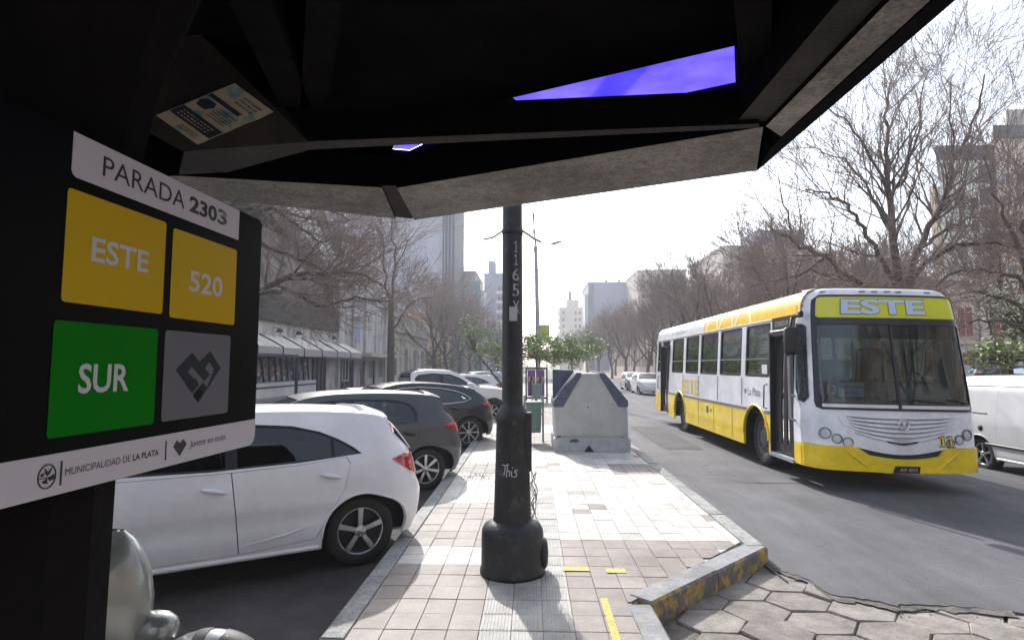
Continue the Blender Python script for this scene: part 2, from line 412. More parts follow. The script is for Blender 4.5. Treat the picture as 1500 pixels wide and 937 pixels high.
# ---- hexagonal stone paving
hexp = empty('hexagon_paving', (0, 0, 0), kind='structure')
Rh = .228; meshes = []
for k in range(6):
    b = MB(); rr = random.Random(k)
    pts = []
    for i in range(6):
        t = R(60*i+rr.uniform(-3, 3)); q = Rh*(.992+rr.uniform(-.04, .015)); pts.append((q*1.12*cos(t), q*.92*sin(t)))
    top = [(x*.965, y*.965, .0) for x, y in pts]; mid = [(x, y, -.012) for x, y in pts]; bot = [(x, y, -.09) for x, y in pts]
    b.add(top+mid+bot, [(0, 1, 2, 3, 4, 5)]+[(6+i, 6+(i+1) % 6, (i+1) % 6, i) for i in range(6)]+[(12+i, 12+(i+1) % 6, 6+(i+1) % 6, 6+i) for i in range(6)])
    o = b.build('paving_stone', 'hex', hexp); meshes.append(o.data); COL.objects.unlink(o); bpy.data.objects.remove(o)
CHILD.pop(hexp.name, None)
def edge_y(x):
    return lin(x, [(p[0], p[1]) for p in edge2]+[(4.3, 4.0), (9, 3.9)])
def kerb_y(x):   # front of the diagonal kerb
    return lin(x, [(C2.x, C2.y-.05), (C1.x, C1.y-.05)]) if x > C2.x else -9
cnt = 0
for j in range(-8, 18):
    for i in range(-2, 20):
        x = .9+i*Rh*1.12*1.5; y = 2.6+j*Rh*.92*1.75+(.5 if i % 2 else 0)*Rh*.92*1.75
        if x < C3.x-.05+.1 or x > 7.2 or y < 1.2: continue
        if y > edge_y(x)+.26 or y > kerb_y(x)-.02+.3 and x < C1.x: continue
        o = link('paving_stone', random.choice(meshes), hexp, (x, y, -.002+zroad(x)*(.9 if y < edge_y(x)-.1 else 1)+random.uniform(-.010, .004 if y < edge_y(x)-.1 else -.002)), (random.uniform(-.03, .03), random.uniform(-.03, .03), R(180*random.randint(0, 1))))
        cnt += 1
print('hex', cnt)
b = MB(); L_ = []; R_ = []; rr = random.Random(4)
for (x, y) in edge2: L_.append((x-.01, y-rr.uniform(.03, .10))); R_.append((x+.01, y+.02))
n = len(L_); b.add([(x, y, zroad(x)+.002) for x, y in L_]+[(x, y, zroad(x)+.013) for x, y in R_], [(k, k+1, n+k+1, n+k) for k in range(n-1)], True); tag(b.build('joint_sand', 'dirt'), kind='structure')
# crumbled mortar and gravel along the asphalt edge
g = MB(); rr = random.Random(3)
for k in range(160):
    t = rr.random()**1.3*(len(edge2)-2); i = int(t); p = Vector(edge2[i]).lerp(Vector(edge2[i+1]), t-i)
    x = p.x+rr.gauss(0, .05); y = p.y-abs(rr.gauss(0, .09))+.03; s = rr.uniform(.003, .009); z = zroad(x)-.01
    a = rr.uniform(0, 6)
    g.add([(x+s*cos(a+q*1.57), y+s*sin(a+q*1.57), z) for q in range(4)]+[(x, y, z+s*1.3)], [(0, 1, 4), (1, 2, 4), (2, 3, 4), (3, 0, 4)])
tag(g.build('gravel', 'hex'), kind='stuff')
# ---- median pavement slab
pav = [(KL+.16, -6), (C3.x-.17, -6), (C3.x-.17, 3.2), (C2.x-.14, C2.y+.02), (C1.x-.2, C1.y+.14), (KR-.2, 6), (KR-.2, 150), (KL+.16, 150)]
g = MB(); g.prism(pav, -.1, SW-.012)
side = g.build('pavement', 'mortar'); tag(side, kind='structure')
# tiles
TW, TL, GAP = .20, .235, .0035
def region(x, y):
    if .22 < x and 3.9 < y < 5.55 and x < 1.62+(5.55-y)*-.3+.2: return 'tile_brown'
    if x > .60 and y < 3.9 and x < .86: return 'tile_white' if y < 3.75 else 'tile_brown'
    if -.62 < x < .22 and y < 8 and x > -.35: return 'tile_grey'
    if y < 4.85: return 'tile_brown'
    if 5.45 < y < 6.9 and x < -.35: return 'tile_brown'
    if 11.2 < y < 14 and x < .6: return 'tile_brown'
    if 8.9 < y < 9.8 and (x < -.5 or x > 1.3): return 'tile_brown'
    if 16 < y < 21: return 'tile_brown'
    h = hash((round(x/TW), round(y/TL))) % 71
    return 'tile_brown' if h == 3 else 'tile_grey' if h in (9, 30) else 'tile_white'
tm = {}
def tile_mesh(b, x0, x1, y0, y1, z, ribs=False):
    c = .0025
    b.add([(x0, y0, z-.02), (x1, y0, z-.02), (x1, y1, z-.02), (x0, y1, z-.02), (x0, y0, z-c), (x1, y0, z-c), (x1, y1, z-c), (x0, y1, z-c), (x0+c, y0+c, z), (x1-c, y0+c, z), (x1-c, y1-c, z), (x0+c, y1-c, z)],
          [(8, 9, 10, 11), (4, 5, 9, 8), (5, 6, 10, 9), (6, 7, 11, 10), (7, 4, 8, 11), (0, 1, 5, 4), (1, 2, 6, 5), (2, 3, 7, 6), (3, 0, 4, 7)])
    if ribs:
        n = 8; 
        for k in range(n):
            a = x0+.012+(x1-x0-.024)*k/n; bb = a+(x1-x0)/n*.55
            b.add([(a, y0+.008, z+.0005), (bb, y0+.008, z+.0005), (bb, y1-.008, z+.0005), (a, y1-.008, z+.0005), (a+.003, y0+.012, z+.0035), (bb-.003, y0+.012, z+.0035), (bb-.003, y1-.012, z+.0035), (a+.003, y1-.012, z+.0035)],
                  [(4, 5, 6, 7), (0, 1, 5, 4), (1, 2, 6, 5), (2, 3, 7, 6), (3, 0, 4, 7)])
for k in ('tile_brown', 'tile_white', 'tile_grey'):
    for kk in (0, 1):
        b = MB(); tile_mesh(b, -TW/2+GAP/2, TW/2-GAP/2, -TL/2+GAP/2, TL/2-GAP/2, 0, kk)
        o = b.build('tile', k); tm[k, kk] = o.data; COL.objects.unlink(o); bpy.data.objects.remove(o)
cand = []
nx = int((KR-.2-KL-.16)/TW)
x0p = KL+.17
for j in range(0, 80):
    y = 2.4+j*TL
    for i in range(nx+1):
        x = x0p+(i+.5)*TW
        # inside pavement
        if x+TW/2 > KR-.19: continue
        if not all(inpoly((x+dx, y+dy), pav) for dx in (-TW*.45, TW*.45) for dy in (-TL*.45, TL*.45)): continue
        cand.append((x, y))
cand.sort(key=lambda p: p[1])
far = {}
vis = [c for c in cand if c[1] > 3.2]
nearset = set(vis[:300])
for (x, y) in cand:
    reg = region(x, y); rib = 1 if (reg == 'tile_grey' or reg == 'tile_white' and y < 3.9) else 0
    z = SW+random.uniform(-.0025, .002)
    if (x, y) in nearset:
        link('tile', tm[reg, rib], side, (x, y, z), (random.uniform(-.004, .004), random.uniform(-.004, .004), random.uniform(-.01, .01)))
    else:
        b = far.setdefault(reg, MB()); tile_mesh(b, x-TW/2+GAP/2, x+TW/2-GAP/2, y-TL/2+GAP/2, y+TL/2-GAP/2, z, 0)
# cut tiles along the diagonal kerb and the edges
def clip(poly, a, b):
    out_ = []
    def sd_(p): return (b[0]-a[0])*(p[1]-a[1])-(b[1]-a[1])*(p[0]-a[0])
    for i in range(len(poly)):
        p, q_ = poly[i], poly[(i+1) % len(poly)]; sp_, sq_ = sd_(p), sd_(q_)
        if sp_ >= 0: out_.append(p)
        if (sp_ > 0) != (sq_ > 0) and abs(sp_-sq_) > 1e-9: t = sp_/(sp_-sq_); out_.append((p[0]+(q_[0]-p[0])*t, p[1]+(q_[1]-p[1])*t))
    return out_
done = set(cand); lim = [(pav[3], pav[4]), (pav[4], (pav[5][0]+.03, pav[5][1])), ((KR-.185, 5.9), (KR-.185, 20))]
for j in range(0, 76):
    y = 2.4+j*TL
    for i in range(nx+2):
        x = x0p+(i+.5)*TW
        if (x, y) in done or y < 3.3 or x < pav[3][0]-.2: continue
        pol = [(x-TW/2+GAP/2, y-TL/2+GAP/2), (x+TW/2-GAP/2, y-TL/2+GAP/2), (x+TW/2-GAP/2, y+TL/2-GAP/2), (x-TW/2+GAP/2, y+TL/2-GAP/2)]
        for a_, b_ in lim: pol = clip(pol, a_, b_) if pol else pol
        if len(pol) < 3: continue
        ar = abs(sum(pol[k][0]*pol[(k+1) % len(pol)][1]-pol[(k+1) % len(pol)][0]*pol[k][1] for k in range(len(pol))))/2
        if ar < .003: continue
        b = MB(); b.prism(pol, SW-.02, SW+random.uniform(-.002, .002)); b.build('cut_tile', region(x, y), side)
M['far_brown'] = rand_mat('far_brown', [(.235, .20, .18), (.29, .25, .225), (.26, .225, .20)], .7, var=.16, vscale=5, perobj=False)
M['far_white'] = rand_mat('far_white', [(.50, .48, .455), (.58, .56, .53), (.54, .52, .49)], .7, var=.16, vscale=4, perobj=False)
M['far_grey'] = rand_mat('far_grey', [(.37, .355, .33), (.44, .425, .395)], .7, var=.18, vscale=6, perobj=False)
for k_ in ('far_brown', 'far_white', 'far_grey'): speckle(M[k_], 90, .16, .3, .7, (1.6, .20, .38, .60))
b = MB()
for k, fb in far.items():
    b.mat('far_'+k[5:]); b.add(fb.v, fb.f)
tag(b.build('tile_field', None, side), kind='stuff')
# strip of mortar-coloured border where the slab meets the diagonal kerb is the slab itself
# painted yellow lines
g = MB(); za = SW+.006
g.add([(.485, 1.5, za), (.535, 1.5, za), (.535, 4.2, za), (.485, 4.2, za)], [(0, 1, 2, 3)])
for (xa, ya, xb, yb) in ((825, 835, 862, 829), (889, 838, 915, 832)):
    p = PZ(xa, ya, za); q = PZ(xb, yb, za); g.add([(p.x, p.y, za), (q.x, p.y, za), (q.x, q.y, za), (p.x, q.y, za)], [(0, 1, 2, 3)])
tag(g.build('yellow_line', 'yellow_paint'), kind='structure')
# ---- kerbs, stone by stone
def kerb_run(name, pts, wd, z1, z0, material, seg, parent_label=None, top=None, inner_left=True):
    root = empty(name, (0, 0, 0), kind='structure')
    for a, b in zip(pts, pts[1:]):
        a = Vector(a); b = Vector(b); L = (b-a).length; n = max(1, round(L/seg)); d = (b-a)/L; nrm = Vector((-d.y, d.x)) if inner_left else Vector((d.y, -d.x))
        for k in range(n):
            p = a+d*(L*k/n+.006); q = a+d*(L*(k+1)/n-.006); dz = random.uniform(-.006, .004)
            bmx = MB(); c = .018
            P0, P1, P2, P3 = p, q, q+nrm*wd, p+nrm*wd
            vs = [(*P0, z0), (*P1, z0), (*P2, z0), (*P3, z0), (*P0, z1+dz-c), (*P1, z1+dz-c), (*P2, z1+dz-.004), (*P3, z1+dz-.004),
                  (*(P0+nrm*c+d*.006), z1+dz), (*(P1+nrm*c-d*.006), z1+dz), (*(P2-nrm*.004-d*.006), z1+dz), (*(P3-nrm*.004+d*.006), z1+dz)]
            f = [(8, 9, 10, 11), (4, 5, 9, 8), (5, 6, 10, 9), (6, 7, 11, 10), (7, 4, 8, 11), (0, 1, 5, 4), (1, 2, 6, 5), (2, 3, 7, 6), (3, 0, 4, 7)]
            if not inner_left: f = [x[::-1] for x in f]
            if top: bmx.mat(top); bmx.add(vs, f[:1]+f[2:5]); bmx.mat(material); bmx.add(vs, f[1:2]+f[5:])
            else: bmx.mat(material); bmx.add(vs, f)
            bmx.build('kerb_stone', None, root)
    return root
kerb_run('left_kerb', [(KL, 1.5), (KL, 20)], .155, SW+.002, -.1, 'granite', 1.05, inner_left=False)
kerb_run('far_left_kerb', [(KL, 20), (KL, 150)], .155, SW+.002, -.1, 'granite', 8, inner_left=False)
kerb_run('right_kerb', [(KR-.0, C1.y+.02), (KR-.0, 22)], .17, SW+.002, -.12, 'granite', 1.1)
kerb_run('far_right_kerb', [(KR, 22), (KR, 150)], .17, SW+.002, -.12, 'granite', 8)
kerb_run('corner_kerb', [(C2.x, C2.y-.01), (C1.x, C1.y)], .19, SW+.004, -.12, 'kerb_dark', .8, top='kerb_top')
kerb_run('side_kerb', [(C3.x, 1.2), (C2.x-.004, C2.y-.02)], .17, SW+.001, -.12, 'granite', 1.0, top='kerb_top')
# far pavement left and right
g = MB(); g.box(-40, -13, -8, 260, -.3, .15); tag(g.build('left_pavement', mat('far_pavement', (.30, .28, .26), .9, var=.2, vscale=.8)), kind='structure')
g = MB(); g.mat(mat('tan_pavement', (.42, .35, .28), .9, var=.15, vscale=.5)); g.box(15.1, 60, -8, 260, -.75, -.47); tag(g.build('right_pavement'), kind='structure')
# weeds in the joint at left
g = MB(); rr = random.Random(5)
wc = PZ(700, 698, SW)
for k in range(500):
    x = wc.x+rr.gauss(0, .16); y = wc.y+rr.gauss(0, .16); h = rr.uniform(.006, .02); a = rr.uniform(0, 6)
    g.add([(x-.004*cos(a), y-.004*sin(a), SW), (x+.004*cos(a), y+.004*sin(a), SW), (x+rr.uniform(-.02, .02), y+rr.uniform(-.02, .02), SW+h)], [(0, 1, 2)])
mm('weed', (.045, .05, .022), 1, var=.3, spec=0)
tag(g.build('grass', 'weed'), kind='stuff')

# ================================================================== LAMP POST
px, py = -.155, 4.72
lp = empty('lamp_post', (px, py, SW), label='black cast iron lamp post with a wide drum base in the middle of the pavement', cat='lamp post')
b = MB()
b.lathe([(.0, 0), (.262, 0), (.262, .03), (.252, .05), (.250, .30), (.246, .335), (.225, .375), (.175, .40), (.158, .41)], n=40)
b.build('base_drum', 'cast_iron', lp)
b = MB()
b.lathe([(.158, .405), (.152, .45), (.138, .90), (.132, 1.18), (.139, 1.20), (.139, 1.235), (.125, 1.27), (.098, 1.31), (.088, 1.33)], n=32)
b.build('tapered_sleeve', 'cast_iron', lp)
b = MB(); b.lathe([(.086, 1.32), (.085, 1.6), (.082, 3.0), (.076, 5.6), (.0, 5.6)], n=28); b.build('shaft', 'cast_iron', lp)
b = MB(); b.bbox(.03, .158, -.075, .03, .80, 1.27, .01); b.build('access_box', 'cast_iron', lp)
b = MB(); b.lathe([(0, -.02), (.115, -.02), (.12, 0), (.115, .03), (.08, .045), (0, .05)], axis='x', n=24)
b.build('side_lug', 'cast_iron', lp, loc=(.24, .02, .14))
for s in (-1, 1):
    b = MB(); z0 = 3.0 if False else 2.77
    b.path([(s*.07, 0, z0+.02), (s*.13, 0, z0-.02), (s*.17, 0, z0-.045 if s < 0 else z0-.05), (s*.245, 0, z0-.06 if s < 0 else z0-.09)], .010, 6)
    b.build('bracket', 'steel', lp)
b = MB(); b.lathe([(.084, 2.74), (.088, 2.742), (.088, 2.80), (.083, 2.802)], n=28); b.build('clamp_band', 'cast_iron', lp)
mm('faded_white', (.34, .36, .38), .7, col2=(.07, .075, .08), thr=(.52, .66), vscale=40)
mm('chalk_white', (.55, .56, .60), .7)
def post_fn(r, off=.002):
    def f(x, z):
        a = (x)/(r(z)) - pi/2 - .03
        rr_ = r(z)+off
        return (rr_*cos(a), rr_*sin(a), z)
    return f
rs = lambda z: lin(z, [(1.32, .086), (1.6, .085), (3.0, .082)])
rsl = lambda z: lin(z, [(.45, .152), (.90, .138), (1.18, .132)])
b = MB()
def zz(y): return PY(757, y, 4.64).z-SW
ONE = [(.0, 0), (1, 0), (1, .1), (.68, .1), (.68, 1), (.42, 1), (.0, .84), (.0, .72), (.38, .84), (.38, .1), (0, .1)]
for ch, ya, yb in (('1', 388, 372), ('1', 369, 353), ('6', 411, 393), ('5', 434, 415), ('X', 458, 440)):
    wdt = .014 if ch == '1' else .03
    if ch == '1':
        f_ = post_fn(rs); b.add([f_(.035-wdt+2*wdt*x, zz(ya)+(zz(yb)-zz(ya))*z) for x, z in ONE], [tuple(range(len(ONE)))]); continue
    text_mb(b, ch, (.035-wdt, .035+wdt, zz(ya), zz(yb)), post_fn(rs), bold=.01)
b.build('painted_number', 'faded_white', lp)
b = MB(); zz1, zz2 = PY(750, 470, 4.64).z-SW, PY(750, 449, 4.64).z-SW
patch(b, [(-.02, zz1), (.045, zz1), (.045, zz2), (-.02, zz2)], [], post_fn(rs, .003), .02); b.build('sticker', mat('paper', (.42, .42, .44), .8, var=.25, vscale=60), lp)
b = MB(); zz1, zz2 = PY(750, 698, 4.58).z-SW, PY(750, 681, 4.58).z-SW
fgr = post_fn(rsl, .003); H_ = zz2-zz1
for st_ in ([(-.075, 1.0), (-.05, .95), (-.02, 1.05)], [(-.048, .98), (-.052, .5), (-.062, .08)], [(-.028, 1.1), (-.034, .6), (-.04, -.05)], [(-.038, .35), (-.02, .55), (-.010, .45), (-.016, .02)], [(.004, .5), (.0, .25), (.004, .02), (.012, .06)], [(.008, .75), (.010, .82)], [(.048, .52), (.03, .58), (.026, .42), (.042, .28), (.040, .04), (.018, -.02)]):
    pts_ = []
    for i in range(len(st_)-1):
        for k in range(4): t = k/4; pts_.append((st_[i][0]+(st_[i+1][0]-st_[i][0])*t, st_[i][1]+(st_[i+1][1]-st_[i][1])*t))
    pts_.append(st_[-1]); b.path([fgr(x*1.0, zz1+H_*z) for x, z in pts_], [.0055*(.7+.3*sin(3*i)) for i in range(len(pts_))], 5)
tag(b, 0) if 0 else None; b.build('graffiti', 'chalk_white', lp)
mm('wire_red', (.25, .03, .03), .5); mm('wire_blue', (.02, .03, .12), .5)
for k in range(6):
    rr = random.Random(20+k); b = MB(); pts = []
    x, y = .155+rr.uniform(-.01, .02), -.06+rr.uniform(-.05, .04)
    for i in range(9):
        pts.append((x+rr.uniform(-.022, .03), y+rr.uniform(-.02, .02), .80-i*.045-rr.uniform(0, .02)))
    b.path(pts, .0028, 5); b.build('wire', ['black', 'wire_red', 'wire_blue', 'black', 'black', 'black'][k], lp)

# ================================================================== WASTE CONTAINER
cx0 = PZ(811, 661, SW); cx1 = PZ(922, 663, SW)
yc = (cx0.y+cx1.y)/2
Wc = cx1.x-cx0.x
ct = empty('waste_container', ((cx0.x+cx1.x)/2, yc, SW), label='large grey waste container with sloped dark blue shoulders on the pavement', cat='waste container')
def cz(y): return PY(866, y, yc+.03).z-SW
def cxx(x): return PY(x, 600, yc+.03).x-(cx0.x+cx1.x)/2
hw = Wc/2-.02; zs = cz(588); zt = cz(547); zb = cz(642); xl = cxx(845); xr = cxx(886); D = 1.35
prof = [(cxx(813), zb), (cxx(920), zb), (cxx(919), zs), (xr, zt), (xl, zt), (cxx(812), zs)]
b = MB(); b.prism([(p[0]*1, p[1]) for p in prof], .05, D-.05, axis='y'); b.build('body', 'bin_grey', ct)
# recessed face panel
inn = [(prof[0][0]+.06, zb+.05), (prof[1][0]-.06, zb+.05), (prof[2][0]-.06, zs-.04), (xr-.03, zt-.09), (xl+.03, zt-.09), (prof[5][0]+.06, zs-.04)]
b = MB(); b.prism(inn, .038, .0515, axis='y'); b.build('face_panel', 'bin_grey', ct)
b = MB(); x0, x1 = prof[0][0]-.035, prof[1][0]+.035; nt_ = cxx(862)
b.prism([(x0, .02), (x0+.02, 0), (nt_-.10, 0), (nt_, .135), (nt_+.10, 0), (x1-.02, 0), (x1, .02), (x1, zb-.02), (x1-.03, zb+.012), (x0+.03, zb+.012), (x0, zb-.02)], 0, D, axis='y')
b.build('plinth', 'bin_base', ct)
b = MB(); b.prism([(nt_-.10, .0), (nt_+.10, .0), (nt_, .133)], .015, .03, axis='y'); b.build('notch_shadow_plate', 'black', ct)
b = MB(); b.prism([(-.42, zb-.04), (-.34, zb-.005), (-.26, zb-.01), (-.22, zb-.05), (-.30, zb-.07), (-.40, zb-.065)], -.012, .01, axis='y'); b.build('pedal', 'bin_blue', ct)
for s in (0, 1):
    a, c = ((xl, zt), prof[5]) if s == 0 else ((xr, zt), prof[2])
    k = -1 if s == 0 else 1
    e = .28
    poly = [(a[0]-k*.03*0, a[1]+.018), (a[0]-k*.07*0, a[1]-.0)]
    # band on the front that follows the shoulder
    band = [(a[0]-k*.0, a[1]+.016), (c[0]+k*.016, c[1]+.012), (c[0]+k*.016, c[1]-.10), (c[0]-k*.17, c[1]-.10), (a[0]-k*.09, a[1]-.045), (a[0]-k*.09, a[1]+.016)]
    b = MB(); b.prism(band, .02, D-.02, axis='y'); b.build('shoulder', 'bin_blue', ct)
# raised side lid at the left, seen as a dark wedge
b = MB(); lx0 = cxx(811); lt = cz(541); lx1 = cxx(842)
b.prism([(lx0-.0, zs+.02), (lx0, lt), (lx1, lt-.02), (lx1+.02, lt-.05)], .42, .50, axis='y'); b.build('raised_lid', 'bin_blue', ct)
b = MB()
rr = random.Random(9)
for (x, z) in ((-.63, zb+.035), (-.60, zb+.037), (-.585, zb+.04), (.60, zb+.03), (-.62, .9), (-.05, .85)):
    b.lathe([(0, 0), (.014, 0), (.014, .004), (0, .006)], (x, .034, z), 8, axis='y')
b.build('rivet', 'black', ct)

# ================================================================== LITTER BINS and AD PANEL
def litter_bin(loc, label, s=1):
    t = empty('litter_bin', loc, label=label, cat='litter bin', group='green litter bins on the pavement')
    mm_ = M.get('bin_green') or mat('bin_green', (.16, .24, .21), .55, var=.2, vscale=9); M['bin_green'] = mm_
    b = MB(); b.prism([(-.15, .22), (.15, .22), (.17, .85), (-.17, .85)], -.13, .13, axis='y'); b.build('bucket', mm_, t)
    b = MB(); b.bbox(-.19, .19, -.15, .15, .845, .875, .01); b.build('rim', mm_, t)
    b = MB(); b.tube((-.2, .05, 0), (-.2, .05, 1.0), .022); b.tube((.2, .05, 0), (.2, .05, 1.0), .022); b.tube((-.2, .05, .6), (.2, .05, .6), .015); b.build('stand', 'zinc', t)
    for s in (-1, 1):
        b = MB(); b.bbox(-.02, .02, -.16, -.145, .3, .8, .006); o = b.build('rib', mm_, t, loc=(s*.08, 0, 0))
    return t
p = PZ(782, 648, SW); litter_bin((p.x, p.y, SW), 'green litter bin just behind the black lamp post')
p = PZ(783, 592, SW); litter_bin((p.x+.1, p.y, SW), 'green litter bin in front of the purple poster panel')
p0 = PZ(771, 592, SW); 
ad = empty('advert_panel', (p0.x+.42, p0.y+1.0, SW), label='free-standing display panel with two purple posters past the litter bins', cat='advertising panel')
hA = PY(780, 538, p0.y+1).z-SW
b = MB()
for x in (-.47, 0.45): b.bbox(x, x+.07, -.05, .05, 0, hA, .01)
b.bbox(-.4, .45, -.05, .05, hA-.08, hA-.002, .01); b.bbox(-.4, .45, -.05, .05, .18, .26, .01); b.build('frame', 'black', ad)
mm('purple', (.13, .05, .22), .5); mm('poster_orange', (.38, .22, .16), .5)
for s in (-1, 1):
    b = MB(); b.box(s*.2-.175, s*.2+.175, -.04, .04, .3, hA-.1); o = b.build('poster', 'purple', ad)
    b = MB(); b.prism([(s*.2-.08, .32), (s*.2+.08, .32), (s*.2+.06, 1.0), (s*.2+.03, 1.15), (s*.2-.03, 1.15), (s*.2-.06, 1.0)], -.046, -.04, axis='y'); 
    b.build('figure_print', 'black', o); 
    b = MB(); b.box(s*.2-.16, s*.2+.16, -.044, -.041, .95, 1.15); b.build('orange_band', 'poster_orange', o)

# ================================================================== BUS SHELTER (hexagonal concrete canopy on one column)
sh = empty('bus_shelter', (0, 0, 0), label='dark hexagonal concrete bus shelter canopy on a single thick column', cat='bus shelter')
zR = 2.7
def q(px, py, z=zR): p = PZ(px, py, z); return (p.x, p.y)
A_o, B_o = q(1108, 250), q(601, 323)
A_i, B_i = q(1118, 186), q(577, 276)
A_b = q(1156, 184)
cxh, cyh = A_o[0]-1.73, A_o[1]-1.0
C_o = (A_o[0]-3.46, A_o[1]); D_o = (A_o[0]-3.46, A_o[1]-2); E_o = (cxh, cyh-2); F_o = (A_o[0], A_o[1]-2)
L_i = q(265, 258)
def beam(name, poly, z0, z1, bottom, sidem, parent=sh):
    b = MB(); n = len(poly)
    ar = sum(poly[i][0]*poly[(i+1) % n][1]-poly[(i+1) % n][0]*poly[i][1] for i in range(n))
    if ar < 0: poly = poly[::-1]
    vs = [(x, y, z0) for x, y in poly]+[(x, y, z1) for x, y in poly]
    b.mat(bottom); b.add(vs, [tuple(range(n-1, -1, -1))]); b.mat(sidem); b.add(vs, [tuple(range(n, 2*n))]+[(i, (i+1) % n, n+(i+1) % n, n+i) for i in range(n)])
    return b.build(name, None, parent)
def lerp2(a, b, t): return (a[0]+(b[0]-a[0])*t, a[1]+(b[1]-a[1])*t)
# rim: front right side, front left side, right side ...
gj = .03
beam('rim_beam', [lerp2(B_o, A_o, .016), A_o, A_i, lerp2(B_i, A_i, .01)], zR, zR+.17, 'concrete_rim', 'concrete_shaded')
beam('rim_beam', [lerp2(B_o, C_o, .05), C_o, (C_o[0]+.12, C_o[1]+.02), L_i, lerp2(B_i, L_i, .06)], zR+.001, zR+.17, 'concrete_rim', 'concrete_shaded')
beam('joint', [B_o, lerp2(B_o, A_o, .016), lerp2(B_i, A_i, .01), lerp2(B_i, L_i, .06), lerp2(B_o, C_o, .05)], zR+.012, zR+.165, 'concrete_dim', 'concrete_shaded')
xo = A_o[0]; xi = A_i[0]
beam('rim_beam', [(xo-.055, A_i[1]+.10), (xo-.055, F_o[1]-2), (xi+.01, F_o[1]-2), (xi+.01, A_i[1]-.0)], zR+.002, zR+.368, 'concrete_rim', 'concrete_shaded')
beam('edge_trim', [(xo, A_o[1]-.006), (xo, F_o[1]-2), (xo-.053, F_o[1]-2), (xo-.053, A_i[1]+.2)], zR-.004, zR+.368, 'concrete_shaded', 'concrete_shaded')
beam('rim_beam', [(xi+.008, A_i[1]-.004), (xi+.008, F_o[1]-2), (xi-.10, F_o[1]-2), (xi-.10, A_i[1]-.004)], zR+.02, zR+.367, 'concrete_dim', 'concrete_shaded')
beam('rim_beam', [C_o, (D_o[0], D_o[1]-2), (D_o[0]+.25, D_o[1]-2), (C_o[0]+.25, C_o[1]-.05)], zR+.003, zR+.368, 'concrete_rim', 'concrete_shaded')
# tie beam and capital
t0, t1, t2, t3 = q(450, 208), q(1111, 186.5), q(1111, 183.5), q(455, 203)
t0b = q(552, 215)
beam('tie_beam', [q(452, 220), q(1112, 188), q(1112, 182), q(452, 208)], zR+.002, zR+.135, 'concrete_dim', 'concrete_shaded')
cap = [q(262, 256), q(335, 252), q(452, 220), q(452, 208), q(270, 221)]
beam('capital', cap, zR, zR+.35, 'concrete_dim', 'concrete_shaded')
# sloping soffit of the capital (the poster is glued on it)
s0 = PZ(270, 221, zR); s1 = PZ(452, 208, zR)
nrm = Vector((s1-s0)).cross(Vector((0, -.55, 1))).normalized(); 
def onsl(px, py): return PP(px, py, s0, nrm)
b = MB(); pl = [onsl(268, 222), onsl(452, 208), onsl(296, 52), onsl(330, 0), onsl(60, -60), onsl(60, 110)]
nn = nrm if nrm.y > 0 else -nrm
b.add(pl+[p+nn*.12 for p in pl], [(0, 1, 2, 3, 4, 5), (11, 10, 9, 8, 7, 6)]+[(i, 6+i, 6+(i+1) % 6, (i+1) % 6) for i in range(6)]); b.build('soffit', 'concrete_dim', sh)
# inner radial ribs
for (a, c, wd) in (((-.95, 2.2), (-.3, -.8), .12), ((-.3, -.8), (xi-.1, 1.0), .12), ((.0, .0), (xi-.05, 2.05), .10), ((-.9, 2.25), (-.05, .3), .1)):
    a = Vector(a); c = Vector(c); d = (c-a).normalized(); n_ = Vector((-d.y, d.x))*wd/2
    beam('rib', [tuple(a+n_), tuple(c+n_), tuple(c-n_), tuple(a-n_)], zR+.14, zR+.369, 'concrete_shaded', 'concrete_shaded')
# roof slab with holes for the coloured skylights
zP = zR+.37
for a_, c_ in ((A_o, B_o), (B_o, C_o)):
    a_ = Vector(a_); c_ = Vector(c_); d_ = (c_-a_).normalized(); n_ = Vector((-d_.y, d_.x))*.05
    beam('fascia', [tuple(a_+n_*.1), tuple(c_+n_*.1), tuple(c_+n_*1.0+d_*0), tuple(a_+n_*1.0)], zR+.155, zR+.42, 'concrete_dim', 'concrete_shaded')
ho = [q(736, 147, zP), q(1083, 66, zP), q(1084, 150, zP), q(950, 180, zP), q(780, 178, zP)]
ho2 = [q(572, 230, zP), q(577, 212, zP), q(646, 211, zP), q(600, 232, zP)]
slab = [(A_o[0]-.02, A_o[1]-.02), (B_o[0], B_o[1]-.02), (C_o[0]+.02, C_o[1]), (D_o[0], D_o[1]-2), (F_o[0]-.02, F_o[1]-2)]
b = MB(); b.mat('concrete_shaded'); 
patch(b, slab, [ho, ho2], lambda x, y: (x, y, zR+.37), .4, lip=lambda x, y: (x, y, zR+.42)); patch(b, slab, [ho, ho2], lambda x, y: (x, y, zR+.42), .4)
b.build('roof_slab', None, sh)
m = bpy.data.materials.new('blue_skylight'); m.use_nodes = True; n = m.node_tree.nodes; l = m.node_tree.links
n.remove(n['Principled BSDF']); tr = n.new('ShaderNodeBsdfTranslucent'); tc = n.new('ShaderNodeTexCoord'); no = n.new('ShaderNodeTexNoise'); no.inputs['Scale'].default_value = 6
cr = n.new('ShaderNodeValToRGB'); cr.color_ramp.elements[0].color = (.085, .055, .85, 1); cr.color_ramp.elements[1].color = (.15, .11, 1.0, 1)
cr.color_ramp.elements[0].position = .3; cr.color_ramp.elements[1].position = .7
l.new(tc.outputs['Object'], no.inputs['Vector']); l.new(no.outputs[0], cr.inputs[0]); l.new(cr.outputs[0], tr.inputs[0]); l.new(tr.outputs[0], n['Material Output'].inputs[0])
M['blue_skylight'] = m
